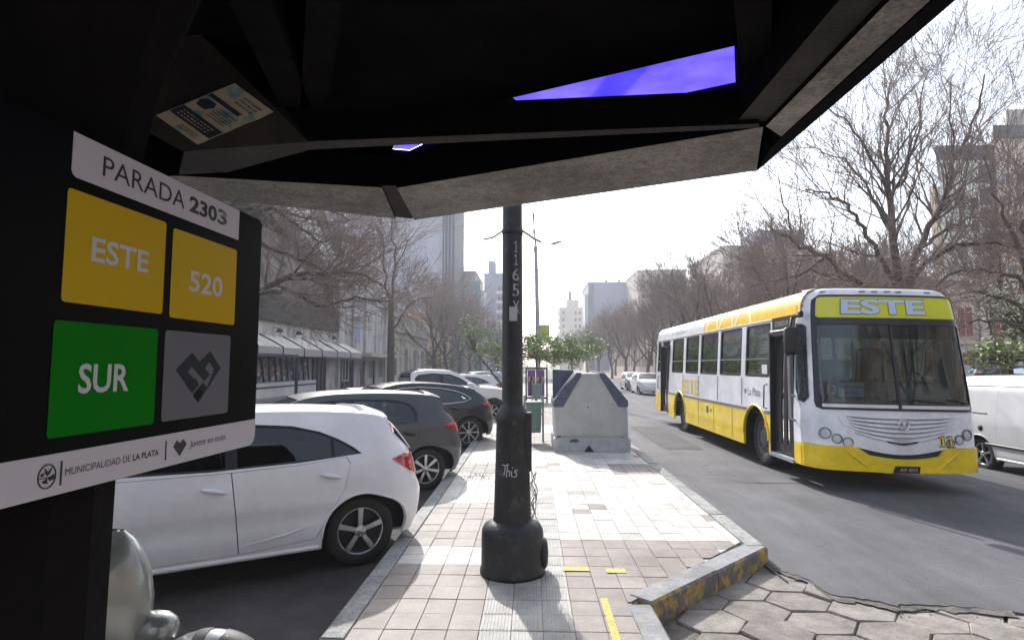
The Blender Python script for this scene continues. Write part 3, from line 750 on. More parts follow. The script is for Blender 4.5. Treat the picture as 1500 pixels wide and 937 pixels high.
for h in (ho, ho2):
    b = MB(); c = (sum(p[0] for p in h)/len(h), sum(p[1] for p in h)/len(h))
    b.add([(c[0]+(p[0]-c[0])*1.03, c[1]+(p[1]-c[1])*1.03, zR+.425) for p in h], [tuple(range(len(h)))]); b.build('skylight', 'blue_skylight', sh)
# column
b = MB()
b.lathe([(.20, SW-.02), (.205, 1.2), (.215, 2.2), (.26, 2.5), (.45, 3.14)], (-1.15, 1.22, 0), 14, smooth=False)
b.build('column', 'concrete_shaded', sh)
# poster
po = [onsl(*p) for p in ((230, 169), (345, 122), (403, 165), (291, 212))]
fx = lambda u, v: (po[0].lerp(po[1], u)).lerp(po[3].lerp(po[2], u), v)-nn*.006
b = MB(); mm('poster_paper', (.50, .42, .30), .8, col2=(.16, .30, .36), thr=(.52, .62), vscale=14)
rr = random.Random(2)
top = [(u/12, 0) for u in range(13)]; bo = [(1-u/12, 1-(.02*rr.random())) for u in range(13)]
b.add([fx(*p) for p in top+bo]+[fx(*p)+nn*.003 for p in top+bo], [tuple(range(26))]+[(i, (i+1) % 26, 26+(i+1) % 26, 26+i) for i in range(26)])
pt = thing('poster', b, 'poster_paper', 'torn printed poster glued under the dark concrete canopy', 'poster')
b = MB(); f3 = lambda u, v: fx(u, v)-nn*.002
for (u0, u1, v0, v1) in ((.17, .36, .02, .97), (.66, .72, .02, .75)):
    b.add([f3(u0, v0), f3(u1, v0), f3(u1, v1), f3(u0, v1)], [(0, 1, 2, 3)])
b.add([f3(.47, .10), f3(.56, .04), f3(.63, .10), f3(.63, .3), f3(.56, .36), f3(.47, .3)], [(0, 1, 2, 3, 4, 5)])
b.build('dark_band', mat('poster_navy', (.02, .03, .05), .8), pt)
b = MB()
for k in range(9):
    u = .20+.15*(k % 3)/3 if k < 3 else .08+.02*k*0; 
for (u0, u1, n_, m_) in ((.20, .33, 3, 'w'), (.42, .62, 5, 'd'), (.05, .13, 2, 'd'), (.78, .95, 3, 'd')):
    for k in range(n_):
        u = u0+(u1-u0)*(k+.3)/n_; v0 = .12 if m_ == 'w' else .42
        for s in range(9):
            va = v0+(.85-v0)*s/9; vb = va+(.85-v0)/9*rr.uniform(.4, .8); du = (u1-u0)/n_*.4
            b.mat('poster_paper' if m_ == 'w' else 'ink'); b.add([f3(u, va)-nn*.002, f3(u+du, va)-nn*.002, f3(u+du, vb)-nn*.002, f3(u, vb)-nn*.002], [(0, 1, 2, 3)])
tag(b.build('small_print', None, pt), kind='stuff')

# ================================================================== STOP SIGN
e = Vector((.053, 1, 0)).normalized(); S0 = Vector((-.919, 0, 0)); sn = Vector((e.y, -e.x, 0))
def SU(px, py):
    p = PP(px, py, S0, sn); return ((p-S0).dot(e), p.z)
def SF(off): return lambda u, z: tuple(S0+e*u+sn*off+Vector((0, 0, z)))
uR, zTR = SU(384, 324); _, zBR = SU(368, 652)
u0s = SU(108, 188)[0]; 
zTop = zTR; zBot = SU(0, 746)[1]
uL = .42
sg = empty('stop_sign', tuple(S0+e*((uR+uL)/2)+Vector((0, 0, zBot))), label='black bus stop sign with yellow, green and grey squares on the dark column', cat='bus stop sign')
sg.location = (0, 0, 0)
def flat(name, outer, holes, off, m, parent, thick=.0012, res=.2):
    b = MB(); n = len(outer)
    if holes: patch(b, outer, holes, SF(off), res, lip=SF(off-thick))
    else: b.add([SF(off)(*p) for p in outer]+[SF(off-thick)(*p) for p in outer], [tuple(range(n))]+[(i, (i+1) % n, n+(i+1) % n, n+i) for i in range(n)])
    for i in range(len(b.sm)): b.sm[i] = False
    return b.build(name, m, parent)
r_ = .02
board = [(uL, zBot), (uR-.03, zBot)]+[(uR-.03+.03*sin(R(t)), zBot+.03-.03*cos(R(t))) for t in range(15, 91, 15)]+[(uR, zTop-.012), (uR-.012, zTop), (uL, zTop)]
b = MB(); patch(b, board, [], SF(0), .2, lip=SF(-.02)); patch(b, board, [], SF(-.02), .2); b.sm = [False]*len(b.sm); bd = b.build('board', 'sign_black', sg)
def box_of(*pts):
    us = [SU(*p) for p in pts]; return min(u for u, z in us), max(u for u, z in us), us
# white top band
ua, za_ = SU(108, 189); ub, zb_ = SU(350, 309); uc, zc_ = SU(349, 354); ud, zd_ = SU(104, 254)
u1 = (ub+uc)/2; z1 = (za_+zb_)/2; z2 = (zc_+zd_)/2
z1 = zTop-.0015
band = [(ua, z1), (ua-.0, z2+.012), (ua+.004, z2+.004), (ua+.012, z2), (u1, z2), (u1, z1)]
flat('white_band', band, [], .0013, 'sign_white', sg)
print('sign', uR, zTop, zBot, ua, u1, z1, z2)
def tx(name, s, box, m, off=.0019, bold=0, **k):
    b = MB(); text_mb(b, s, box, SF(off), bold, **k); return b.build(name, m, sg)
def bx(x0, y0, x1, y1, x2=None, y2=None):
    """box from lower-left pixel and upper-right pixel"""
    a = SU(x0, y0); c = SU(x1, y1); return (a[0], c[0], a[1], c[1])
h_ = z1-z2
a = SU(149, 262)[0]; c = SU(269, 312)[0]
tx('lettering', 'PARADA', (a, c, z2+h_*.28, z2+h_*.76), 'ink', bold=.0)
a = SU(276, 320)[0]; c = SU(316, 337)[0]; c2 = SU(331, 337)[0]
tx('lettering', '230', (a, c, z2+h_*.28, z2+h_*.76), 'ink', bold=.035)
tx('lettering', '3', (c+.003, c2, z2+h_*.28, z2+h_*.76), 'ink_faded', bold=.03)
# colour squares
def sq(name, pts, m):
    us = [SU(*p) for p in pts]  # TL, TR, BR, BL
    x0 = (us[0][0]+us[3][0])/2; x1 = (us[1][0]+us[2][0])/2; zt_ = (us[0][1]+us[1][1])/2; zb2 = (us[2][1]+us[3][1])/2
    flat(name, rrect(x0, x1, zb2, zt_, .008), [], .0013, m, sg); return x0, x1, zb2, zt_
q1 = sq('colour_square', ((102, 277), (245, 325), (235, 461), (86, 439)), 'sign_yellow')
q2 = sq('colour_square', ((255, 334), (348, 367), (341, 477), (246, 463)), 'sign_yellow')
q3 = sq('colour_square', ((80, 468), (231, 482), (224, 622), (66, 641)), 'sign_green')
q4 = sq('colour_square', ((243, 484), (338, 491), (332, 603), (234, 619)), 'sign_grey')
def tq(s, qq, px0, px1, fz0, fz1, m, bold):
    a = SU(px0, 400)[0]; c = SU(px1, 400)[0]; H = qq[3]-qq[2]
    tx('lettering', s, (a, c, qq[2]+H*fz0, qq[2]+H*fz1), m, bold=bold)
tq('ESTE', q1, 131, 216, .40, .63, 'sign_white', .02)
tq('520', q2, 277, 326, .33, .58, 'sign_white', .02)
tq('SUR', q3, 123, 196, .36, .63, 'sign_white', .02)
print(q1, q2, q3, q4)
# interlaced heart emblem
H = q4[3]-q4[2]; Wd = q4[1]-q4[0]
def em(pts): return [(q4[0]+Wd*u, q4[2]+H*v) for u, v in pts]
for poly in ([(.16, .56), (.38, .76), (.66, .50), (.58, .42), (.38, .60), (.32, .54), (.42, .45), (.34, .36)],
             [(.50, .66), (.66, .78), (.84, .58), (.50, .17), (.42, .27), (.56, .40), (.63, .34), (.74, .56), (.65, .66), (.58, .58)],
             [(.30, .40), (.40, .29), (.50, .38), (.44, .46)], [(.42, .25), (.49, .18), (.57, .27), (.50, .34)]):
    flat('emblem', em(poly), [], .0024, 'sign_dark', sg)
# bottom white strip
us = [SU(*p) for p in ((368, 613), (0, 680))]
zS = (us[0][1]+us[1][1])/2
strip = [(uL+.002, zBot+.001), (uR-.03, zBot+.001)]+[(uR-.031+.030*sin(R(t)), zBot+.031-.030*cos(R(t))) for t in range(15, 91, 15)]+[(uR-.001, zS), (uL+.002, zS)]
flat('white_strip', strip, [], .0014, 'sign_white', sg)
hS = zS-zBot
def ts(s, px0, px1, f0, f1, m='ink', bold=0, shear=0):
    a = SU(px0, 660)[0]; c = SU(px1, 650)[0]; tx('lettering', s, (a, c, zBot+hS*f0, zBot+hS*f1), m, bold=bold, shear=shear)
ts('MUNICIPALIDAD DE', 96, 191, .42, .60); ts('LA PLATA', 194, 232, .42, .60, bold=.03)
ts('Juntos en todo.', 276, 330, .38, .66, 'sign_dark', shear=.2)
for pxx in (89, 241):
    a = SU(pxx, 660)[0]; flat('divider', [(a, zBot+hS*.22), (a+.003, zBot+hS*.22), (a+.003, zBot+hS*.8), (a, zBot+hS*.8)], [], .0028, 'ink', sg)
a = SU(253, 650)[0]; c = SU(272, 650)[0]; m_ = (a+c)/2; hw_ = (c-a)/2
flat('heart_print', [(m_, zBot+hS*.25), (c, zBot+hS*.58), (m_+hw_*.5, zBot+hS*.75), (m_, zBot+hS*.64), (m_-hw_*.5, zBot+hS*.75), (a, zBot+hS*.58)], [], .0028, 'ink', sg)
# municipal crest: ring with small shapes
a = SU(54, 690)[0]; c = SU(81, 690)[0]; m_ = (a+c)/2; rx_ = (c-a)/2; rz = hS*.29; zc0 = zBot+hS*.5
ring = [(m_+rx_*cos(t*pi/16), zc0+rz*sin(t*pi/16)) for t in range(32)]; ri = [(m_+rx_*.9*cos(t*pi/16), zc0+rz*.9*sin(t*pi/16)) for t in range(32)]
crest = flat('crest', ring, [ri], .0028, 'ink', sg)
for poly in ([(-.8, -.05), (.8, -.05), (.8, -.12), (-.8, -.12)], [(.15, -.15), (.75, .1), (.8, -.3), (.3, -.4)], [(-.3, .7), (.1, .3), (.5, .7), (.3, .2), (.0, .05), (-.2, .3)], [(-.7, .25), (-.3, .35), (-.4, .1), (-.65, .05)], [(-.5, -.3), (.0, -.25), (.1, -.6), (-.4, -.5)], [(-.1, -.15), (.05, -.2), (.0, -.4), (-.15, -.35)]):
    flat('crest_mark', [(m_+rx_*u, zc0+rz*v) for u, v in poly], [], .0028, 'ink', sg)
# fixing straps to the column
for z in (zBot+.12, zTop-.15):
    b = MB(); b.box(-1.15, -.885, 1.08, 1.36, z, z+.03); b.build('bracket', 'black', sg)
# ================================================================== VEHICLES
def paint(name, col, rough=.35, coat=.8, metal=0): M[name] = mat(name, col, rough, metal=metal, coat=coat, var=.06, vscale=2)
paint('car_white', (.80, .80, .84)); paint('car_grey', (.055, .058, .068), .45, .5, .3); paint('car_black', (.005, .006, .010), .35, .6)
paint('car_cream', (.74, .72, .69)); paint('van_white', (.72, .73, .74)); paint('car_silver', (.32, .34, .36), .35, .8, .6); paint('scooter_silver', (.26, .27, .26), .30, .8, .5)
paint('bus_white', (.78, .79, .84), .35, .6); paint('bus_yellow', (.84, .60, .004), .4, .35); mm('bus_pale_yellow', (.80, .74, .42), .5)
paint('sign_lime', (.62, .62, .01), .3, .3)
paint('roof_yellow', (.84, .50, .01), .45, .3)
mm('trim_black', (.010, .010, .012), .45); mm('dark_blue_trim', (.012, .012, .03), .35); mm('interior', (.035, .035, .037), .85); mm('seat_fabric', (.05, .055, .07), .9)
mm('lamp_red', (.42, .012, .02), .12, coat=1); mm('lamp_clear', (.55, .56, .58), .08, coat=1); mm('lamp_orange', (.7, .18, .01), .2)
mm('alloy', (.50, .50, .52), .28, metal=.9); mm('alloy_dark', (.018, .018, .02), .4, metal=.3); mm('plate', (.02, .02, .022), .4); mm('grey_trim', (.16, .16, .18), .5)
mm('dash_teal', (.10, .17, .17), .7); mm('sign_blue', (.02, .10, .45), .4); mm('pale_blue', (.5, .62, .8), .5)

def make_wheel(parent, r=.31, w=.2, rim_r=.2, spokes=5, rimm='alloy', loc=(0, 0, 0), side=1, sw=.030, name='wheel', disc='alloy_dark', twin=False, steel=False):
    """axis y, outer face at y=0 on side"""
    s = side
    b = MB(); b.mat('rubber')
    b.lathe([(rim_r, -w), (r*.86, -w), (r*.97, -w*.93), (r, -w*.8), (r, -w*.22), (r*.97, -w*.07), (r*.90, -w*.0), (rim_r+.015, -w*.01), (rim_r, -.012)] if s > 0 else
            [(rim_r, .012), (rim_r+.015, w*.01), (r*.90, w*.0), (r*.97, w*.07), (r, w*.22), (r, w*.8), (r*.97, w*.93), (r*.86, w), (rim_r, w)], (0, 0, 0), 36, axis='y')
    t = b.build(name, None, parent, loc=loc)
    b = MB(); b.mat(rimm); q = rim_r
    b.lathe([(q*.93, -s*.075), (q*.95, -s*.02), (q*1.0, -s*.008), (q*1.01, -s*.014)], (0, 0, 0), 36, axis='y')
    b.mat(disc); b.lathe([(.0, -s*.08), (q*.94, -s*.075)], (0, 0, 0), 36, axis='y')
    b.mat(rimm)
    if steel:
        b.lathe([(q*.95, -s*.05), (q*.7, -s*.055), (q*.55, -s*.02), (q*.3, -s*.0), (0, s*.01)], (0, 0, 0), 32, axis='y')
        b.mat('black')
        for k in range(8):
            a = 2*pi*k/8; b.lathe([(0, 0), (q*.075, 0), (q*.075, s*.02), (0, s*.022)], (q*.62*cos(a), -s*.04, q*.62*sin(a)), 8, axis='y')
    else:
        for k in range(spokes):
            a = 2*pi*k/spokes+pi/2; d = Vector((cos(a), 0, sin(a))); p = Vector((-sin(a), 0, cos(a)))
            i0, i1 = d*q*.12, d*q*.97; y0, y1 = -s*.012, -s*.012
            a0, a1 = sw*.75, sw
            vs = []
            for base, ww, yy in ((i0, a0, -s*.02), (i1, a1, -s*.010)):
                for dy, k2 in ((0, 1), (-s*.035, 1.15)):
                    for sg_ in (-1, 1): vs.append(base+p*ww*k2*sg_*.9+Vector((0, yy+dy, 0)))
            b.add(vs, [(0, 1, 5, 4), (2, 6, 7, 3), (0, 4, 6, 2), (1, 3, 7, 5)], False)
        b.lathe([(q*.26, -s*.03), (q*.25, -s*.014), (q*.2, -s*.008), (0, -s*.006)], (0, 0, 0), 24, axis='y')
        for k in range(5):
            a = 2*pi*(k+.5)/5+pi/2; b.lathe([(0, 0), (q*.04, 0), (q*.04, s*.008), (0, s*.009)], (q*.20*cos(a), -s*.013, q*.20*sin(a)), 8, axis='y')
    b.build('rim', None, t)
    return t

class Car:
    """side surface y(s,z); rear at s=0, front at s=L"""
    def __init__(c, sp): c.__dict__.update(sp); c.Tt = smooth(c.T, 5)
    def w(c, s, z):
        W = c.W+lin(z, c.prof)
        e = lin(s, c.plan)
        k = min(max((z-c.belt)/.35, 0), 1)
        return W-e*(1-.35*k)
    def Z(c, z): return z if z < .95 else .95+(z-.95)*c.sq
    def M(c, a, z, off=0, side=1):
        p = c.M0(a, z, off, side); return (p[0], p[1], c.Z(z))
    def M0(c, a, z, off=0, side=1):
        R0, R1, L = c.R0, c.R1, c.L
        if a < R0:
            xr = lin(z, c.rear)-off; w = c.w(R0*.6, z)+off; w0 = c.w(R0, z)+off; t = (R0-a)/R0; yc = c.yc*w
            if t <= 1:
                th = t*pi/2; n = .86; s = R0-(R0-xr)*sin(th)**n; y = yc+(w0+(w-w0)*t-yc)*max(cos(th), 0)**n
            else: s = xr-.03*(1-((2-t))**2)*0-.04*(t-1)*(2-(t-1)); y = yc*(2-t)
            return (s, y*side, z)
        if a > L-R1:
            xf = lin(z, c.front)+off; w = c.w(L-R1*.6, z)+off; w0 = c.w(L-R1, z)+off; t = (a-(L-R1))/R1; yc = c.yc*w
            if t <= 1:
                th = t*pi/2; n = .86; s = L-R1+(xf-(L-R1))*sin(th)**n; y = yc+(w0+(w-w0)*t-yc)*max(cos(th), 0)**n
            else: s = xf+.06*(t-1)*(2-(t-1)); y = yc*(2-t)
            return (s, y*side, z)
        return (a, (c.w(a, z)+off)*side, z)
    def top(c, s, u, off=0):
        z = lin(s, c.Tt); y = c.M(s, z)[1]; z = c.Z(z)+off
        bow = lin(s, c.bow); cr = lin(s, c.crown)
        return (s+bow*(1-u*u), y*u, z+cr*c.crs*(1-abs(u)**2.4))
def arch(cx, r, z0, n=14, cz=None):
    cz = z0 if cz is None else cz
    return [(cx+r*cos(pi*k/n), cz+r*sin(pi*k/n)) for k in range(n+1)]
def build_car(name, sp, loc, rz, label, cat, sides=(1, -1), wheel_kw={}, group=None):
    c = Car(sp); t = empty(name, loc, rz, label, cat, group)
    bz = c.sill; L = c.L; ra, fa, ar = c.ra, c.fa, c.arch_r; wr = c.wr
    body = c.paint
    T0 = c.Tt[0][0]; T1 = c.Tt[-1][0]; zr_, zf_ = c.Tt[0][1], c.Tt[-1][1]
    # body outline in unrolled coordinates (a,z)
    def side_outline():
        o = [(-c.R0, zr_), (-c.R0, c.bump0), (ra-ar-.02 if ra-ar > 0 else .02, c.bump0)]
        ra_pts = arch(ra, ar, wr, 16)[::-1]
        o += [(ra-ar, wr*.75)]+ra_pts+[(ra+ar, wr*.7), (ra+ar+.02, bz)]
        fa_pts = arch(fa, ar, wr, 16)[::-1]
        o += [(fa-ar-.02, bz), (fa-ar, wr*.7)]+fa_pts+[(fa+ar, wr*.75), (L+c.R1, c.bump0), (L+c.R1, zf_)]
        o += [(s, z) for s, z in c.Tt[::-1]]
        return o
    O = side_outline()
    dl = c.dlo
    doors = c.doors
    glassm = c.glass
    for sd in sides:
        F = lambda a, z, sd=sd: c.M(a, z, 0, sd); Fi = lambda a, z, sd=sd: c.M(a, z, -.025, sd)
        b = MB(); patch(b, O, [dl]+[d for d in doors], F, .055, lip=Fi, flip=sd < 0); b.build('body_side', body, t)
        for k, d in enumerate(doors):
            b = MB(); cx = sum(p[0] for p in d)/len(d); cz = sum(p[1] for p in d)/len(d)
            dd = [(p[0]+(.004 if p[0] < cx else -.004), p[1]+(.004 if p[1] < cz else -.004)) for p in d]
            patch(b, dd, [], F, .05, lip=Fi, flip=sd < 0); do = b.build('door', body, t)
            hx, hz = c.handles[k]
            b = MB(); m0 = Vector(c.M(hx, hz, .0, sd)); w_ = .095
            pts = []
            b.add([c.M(hx+w_*cos(q*pi/8)*1.0, hz+.022*sin(q*pi/8)+.02*cos(q*pi/8)*c.hrise, o_, sd) for o_ in (.004, .022) for q in range(16)]+[c.M(hx, hz, .032, sd)],
                  [(i, (i+1) % 16, 16+(i+1) % 16, 16+i) if sd > 0 else (16+i, 16+(i+1) % 16, (i+1) % 16, i) for i in range(16)]+[(16+i, 16+(i+1) % 16, 32) if sd > 0 else (32, 16+(i+1) % 16, 16+i) for i in range(16)], True)
            b.build('handle', c.handle_mat, do)
        # glass trim and panes
        b = MB(); panes = c.panes
        patch(b, dl, panes, lambda a, z: c.M(a, z, -.006, sd), .06, lip=lambda a, z: c.M(a, z, -.022, sd), flip=sd < 0); b.build('window_trim', c.trim, t)
        for p in panes:
            b = MB(); patch(b, p, [], lambda a, z: c.M(a, z, -.014, sd), .08, flip=sd < 0); b.build('window', glassm, t)
        if c.chrome_line:
            b = MB(); lp_ = dense(dl, .04); b.path([c.M(a, z, .004, sd) for a, z in lp_+[lp_[0]]], .009, 5); b.build('chrome_strip', 'chrome', t)
        # character crease strip (lower door moulding)
        if c.crease:
            b = MB(); pts = [c.M(a, z, .0, sd) for a, z in c.crease]; 
            b.path(pts, [.002]+[.012]*(len(pts)-2)+[.002], 6); b.build('side_crease', body, t)
        b = MB(); b.path([c.M(a, bz+.025, -.004, sd) for a in [ra+ar+.03+(fa-ra-2*ar-.06)*k/10 for k in range(11)]], .022, 8); b.build('sill_moulding', c.sill_mat, t)
        # wheel-house lip
        for cx in (ra, fa):
            b = MB(); ap = arch(cx, ar+.004, wr, 18); b.path([c.M(a, z, -.001, sd) for a, z in ap], .011, 6); b.build('arch_lip', body if c.lip is None else c.lip, t)
        b = MB()
        if c.tail: patch(b, c.tail, [], lambda a, z: c.M(a, z, .012, sd), .035, lip=lambda a, z: c.M(a, z, -.01, sd), flip=sd < 0); b.build('tail_light', 'lamp_red', t)
        if c.head: b = MB(); patch(b, c.head, [], lambda a, z: c.M(a, z, .010, sd), .035, lip=lambda a, z: c.M(a, z, -.01, sd), flip=sd < 0); b.build('headlight', 'lamp_clear', t)
        for cx in (ra, fa):
            make_wheel(t, wr, .205, c.rim_r, c.spokes, c.rimm, (cx, sd*(c.w(cx, wr)-.035), wr), sd, c.sw)
    # top surfaces
    ss = sorted(set([p[0] for p in c.Tt]+[x for r in c.tops for x in r[:2]]))
    us = [-1, -.97, -.93, -.86, -.7, -.5, -.25, 0, .25, .5, .7, .86, .93, .97, 1]
    def strip(s0, s1, ulo, uhi, mb, off=0):
        S = [s for s in ss if s0-1e-6 <= s <= s1+1e-6]; U = [u for u in us if ulo-1e-6 <= u <= uhi+1e-6]
        vs = [c.top(s, u, off) for s in S for u in U]; n = len(U)
        mb.add(vs, [(j*n+i, (j+1)*n+i, (j+1)*n+i+1, j*n+i+1) for j in range(len(S)-1) for i in range(n-1)], True)
    for (s0, s1, nm, mt, cut) in c.tops:
        if mt == 'glass':
            b = MB(); strip(s0, s1, -1, -cut, b); strip(s0, s1, cut, 1, b); b.build(nm+'_pillar', body, t)
            b = MB(); strip(s0, s1, -cut, cut, b, -.012); b.build(nm, glassm, t)
        else:
            b = MB(); strip(s0, s1, -1, 1, b); b.build(nm, mt, t)
    if c.spoiler:
        b = MB(); s0, z0 = c.spoiler; hw_ = c.M(s0+.05, z0)[1]-.03; z0 = c.Z(z0)
        pr = [(.12, .012), (.0, .0), (-.13, -.045), (-.15, -.058), (-.10, -.075), (.10, -.05)]
        for k in range(12):
            pass
        U = [-1+2*k/12 for k in range(13)]
        vs = [(s0+p[0]-(.05*(1-u*u)), u*hw_, z0+p[1]+.022*(1-u*u)-.02*abs(u)**6) for u in U for p in pr]; n = 6
        b.add(vs, [(j*n+i, j*n+(i+1) % n, (j+1)*n+(i+1) % n, (j+1)*n+i) for j in range(12) for i in range(n)]+[tuple(range(n)), tuple(range(12*n+n-1, 12*n-1, -1))], True); b.build('spoiler', body, t)
    # inside
    b = MB(); hw_ = c.W-.27; b.mat('interior')
    b.box(.18, L-.2, -hw_, hw_, c.sill+.03, min(c.belt-.1, .62))
    b.box(ra+ar+.02, fa-ar-.02, -(c.W-.09), c.W-.09, c.sill+.02, .40)
    b.box(ra-.2, ra+.55, -(c.W-.2), c.W-.2, .6, c.belt-.06) if c.tops[0][2] != 'bed' else None
    b.build('floor_pan', None, t)
    b = MB()
    for sx in c.seats:
        for y in (-.36, .36):
            b.bbox(sx, sx+.5, y-.24, y+.24, .35, .58, .05); b.bbox(sx-.12, sx+.06, y-.23, y+.23, .5, c.belt+.12, .05); b.bbox(sx-.13, sx-.03, y-.12, y+.12, c.belt+.14, c.belt+.32, .03)
    b.build('seats', 'seat_fabric', t)
    b = MB(); 
    if c.plate_rear:
        b.box(-.0, .012, -.2, .2, 0, .13); b.build('licence_plate', 'plate', t, loc=(lin(c.plate_rear, c.rear)-.052, 0, c.plate_rear))
    if c.mirror:
        for sd in sides:
            mx, mz = c.mirror; m0 = c.M(mx, mz, 0, sd)
            b = MB(); b.bbox(m0[0]-.08, m0[0]+.08, min(m0[1]+sd*.03, m0[1]+sd*.2), max(m0[1]+sd*.03, m0[1]+sd*.2), mz-.02, mz+.11, .03); b.box(m0[0]-.03, m0[0]+.03, min(m0[1]-sd*.03, m0[1]+sd*.05), max(m0[1]-sd*.03, m0[1]+sd*.05), mz, mz+.04); b.build('mirror', body, t)
    return t, c
W_prof = [(.15, -.07), (.25, -.035), (.38, -.012), (.52, -.016), (.60, 0), (.72, -.002), (.82, -.012), (.92, -.03), (1.0, -.065), (1.15, -.125), (1.3, -.19), (1.42, -.26), (1.6, -.36)]
def hatch(**kw):
    d = dict(sq=.84, crs=.5, L=3.95, W=.855, R0=.50, R1=.60, yc=.55, belt=.95, sill=.21, bump0=.24, ra=.66, fa=3.19, arch_r=.345, wr=.31, paint='car_white', glass='glass_dark', trim='trim_black',
        T=[(.13, .99), (.22, 1.12), (.36, 1.31), (.50, 1.40), (.9, 1.452), (1.5, 1.475), (2.0, 1.462), (2.35, 1.40), (2.75, 1.20), (3.06, 1.00), (3.4, .93), (3.72, .82), (3.86, .72)],
        prof=W_prof, plan=[(0, .10), (.3, .035), (.66, .0), (3.1, 0), (3.6, .05), (3.95, .14)],
        rear=[(.2, .10), (.35, .03), (.5, 0), (.62, .0), (.72, .05), (.85, .08), (1.0, .12), (1.2, .24)], front=[(.2, 3.80), (.4, 3.93), (.6, 3.95), (.75, 3.88), (.9, 3.75)],
        bow=[(0, -.12), (.3, -.12), (.55, -.06), (1.0, 0), (2.1, 0), (2.6, .12), (3.06, .2), (3.5, .12), (3.9, .1)], crown=[(0, .0), (.3, .03), (.6, .05), (1.5, .055), (2.3, .05), (2.8, .04), (3.1, .06), (3.6, .07), (3.9, .02)],
        tops=[(.13, .50, 'rear_window', 'glass', .86), (.50, 2.35, 'roof', None, 0), (2.35, 3.06, 'windscreen', 'glass', .93), (3.06, 3.86, 'bonnet', None, 0)],
        dlo=[(.66, 1.01), (.74, 1.085), (.86, 1.17), (1.02, 1.255), (1.25, 1.325), (1.6, 1.36), (2.0, 1.35), (2.3, 1.30), (2.62, 1.12), (2.88, .965), (1.9, .945), (1.2, .965)],
        panes=None, doors=None, handles=[(.92, .83), (1.80, .80)], hrise=1, handle_mat=None, chrome_line=False, crease=None, sill_mat=None, lip=None,
        tail=None, head=None, rim_r=.205, spokes=5, rimm='alloy', sw=.026, seats=(1.15, 2.05), spoiler=(.50, 1.44), plate_rear=.78, mirror=(2.72, .98))
    d.update(kw)
    d['handle_mat'] = d['handle_mat'] or d['paint']; d['sill_mat'] = d['sill_mat'] or d['paint']
    d['tops'] = [tuple((d['paint'] if (x is None) else x) for x in r) for r in d['tops']]
    return d
def heading(deg):     # world direction of the car's nose measured from +Y towards the left
    return R(90+deg)
def place(sp, a, z, target, rz):
    """location that puts side point (a, outer left face) on target ground point"""
    c = Car(sp); p = Matrix.Rotation(rz, 3, 'Z') @ Vector(c.M(a, .3, 0, 1)); return (target.x-p.x, target.y-p.y, target.z)
# --- white hatchback
ang = 58
rz = R(180+90-ang)          # nose points (-sin, -cos)
sp = hatch(
    panes=[[(.70, 1.015), (.77, 1.085), (.875, 1.155), (.89, 1.0), (.9, .985)][:3]+[(.90, 1.165), (.90, 1.0)],
           [(.93, 1.0), (.93, 1.19), (1.05, 1.25), (1.26, 1.305), (1.60, 1.338), (1.69, 1.338), (1.69, .965), (1.25, .98)],
           [(1.78, .96), (1.78, 1.338), (2.0, 1.33), (2.27, 1.28), (2.58, 1.105), (2.80, .975)]],
    doors=[[(1.06, .31), (1.66, .27), (1.69, .55), (1.735, .93), (1.2, .948), (.80, .985), (.77, .93), (.82, .72), (.95, .50)],
           [(1.66, .27), (2.68, .27), (2.72, .5), (2.78, .93), (1.9, .93), (1.735, .93), (1.69, .55)]],
    handles=[(.95, .835), (1.86, .80)],
    crease=[(1.07, .44), (1.3, .385), (1.66, .335)],
    tail=[(.42, .93), (.30, .965), (.10, .955), (-.02, .93), (-.04, .80), (.12, .76), (.26, .80)],
    head=[(3.0, .80), (3.3, .86), (3.6, .82), (3.75, .66), (3.4, .64)])
tgt = PZ(529, 831, 0.0)
wc, car1 = build_car('parked_car', sp, place(sp, sp['ra'], 0, tgt, rz), rz, 'white hatchback parked nearest with dark tinted windows and five-spoke wheels', 'car', wheel_kw={})
# --- grey hatchback
rz2 = R(180+90-60)
spg = hatch(paint='car_grey', glass='glass_green', handle_mat='trim_black', sill_mat='car_grey',
    T=[(.14, .98), (.24, 1.12), (.40, 1.33), (.52, 1.42), (.9, 1.468), (1.5, 1.49), (2.0, 1.475), (2.4, 1.40), (2.8, 1.20), (3.1, 1.00), (3.4, .93), (3.72, .82), (3.86, .72)],
    tops=[(.14, .52, 'rear_window', 'glass', .86), (.52, 2.4, 'roof', None, 0), (2.4, 3.1, 'windscreen', 'glass', .93), (3.1, 3.86, 'bonnet', None, 0)],
    dlo=[(.80, .99), (.78, 1.12), (.83, 1.25), (.94, 1.33), (1.15, 1.375), (1.6, 1.395), (2.0, 1.385), (2.3, 1.33), (2.62, 1.15), (2.88, .985), (1.9, .95), (1.2, .97)],
    panes=[[(.84, 1.0), (.82, 1.12), (.87, 1.24), (.97, 1.305), (1.2, 1.345), (1.68, 1.365), (1.68, .985), (1.2, .985)],
           [(1.80, .98), (1.80, 1.365), (2.0, 1.355), (2.27, 1.305), (2.58, 1.13), (2.80, .995)]],
    doors=[[(1.10, .31), (1.70, .27), (1.72, .55), (1.75, .93), (1.2, .948), (.86, .975), (.76, .93), (.80, .72), (.95, .50)],
           [(1.70, .27), (2.68, .27), (2.72, .5), (2.78, .93), (1.9, .93), (1.75, .93), (1.72, .55)]],
    handles=[(.93, .83), (1.90, .81)],
    tail=[(.44, .93), (.30, .955), (.05, .94), (-.04, .88), (-.02, .80), (.12, .79), (.26, .84)], wr=.305, arch_r=.35, spokes=7, sw=.022, spoiler=(.50, 1.455),
    head=[(3.0, .80), (3.3, .86), (3.6, .82), (3.75, .66), (3.4, .64)])
tgt2 = PZ(625, 719, 0)
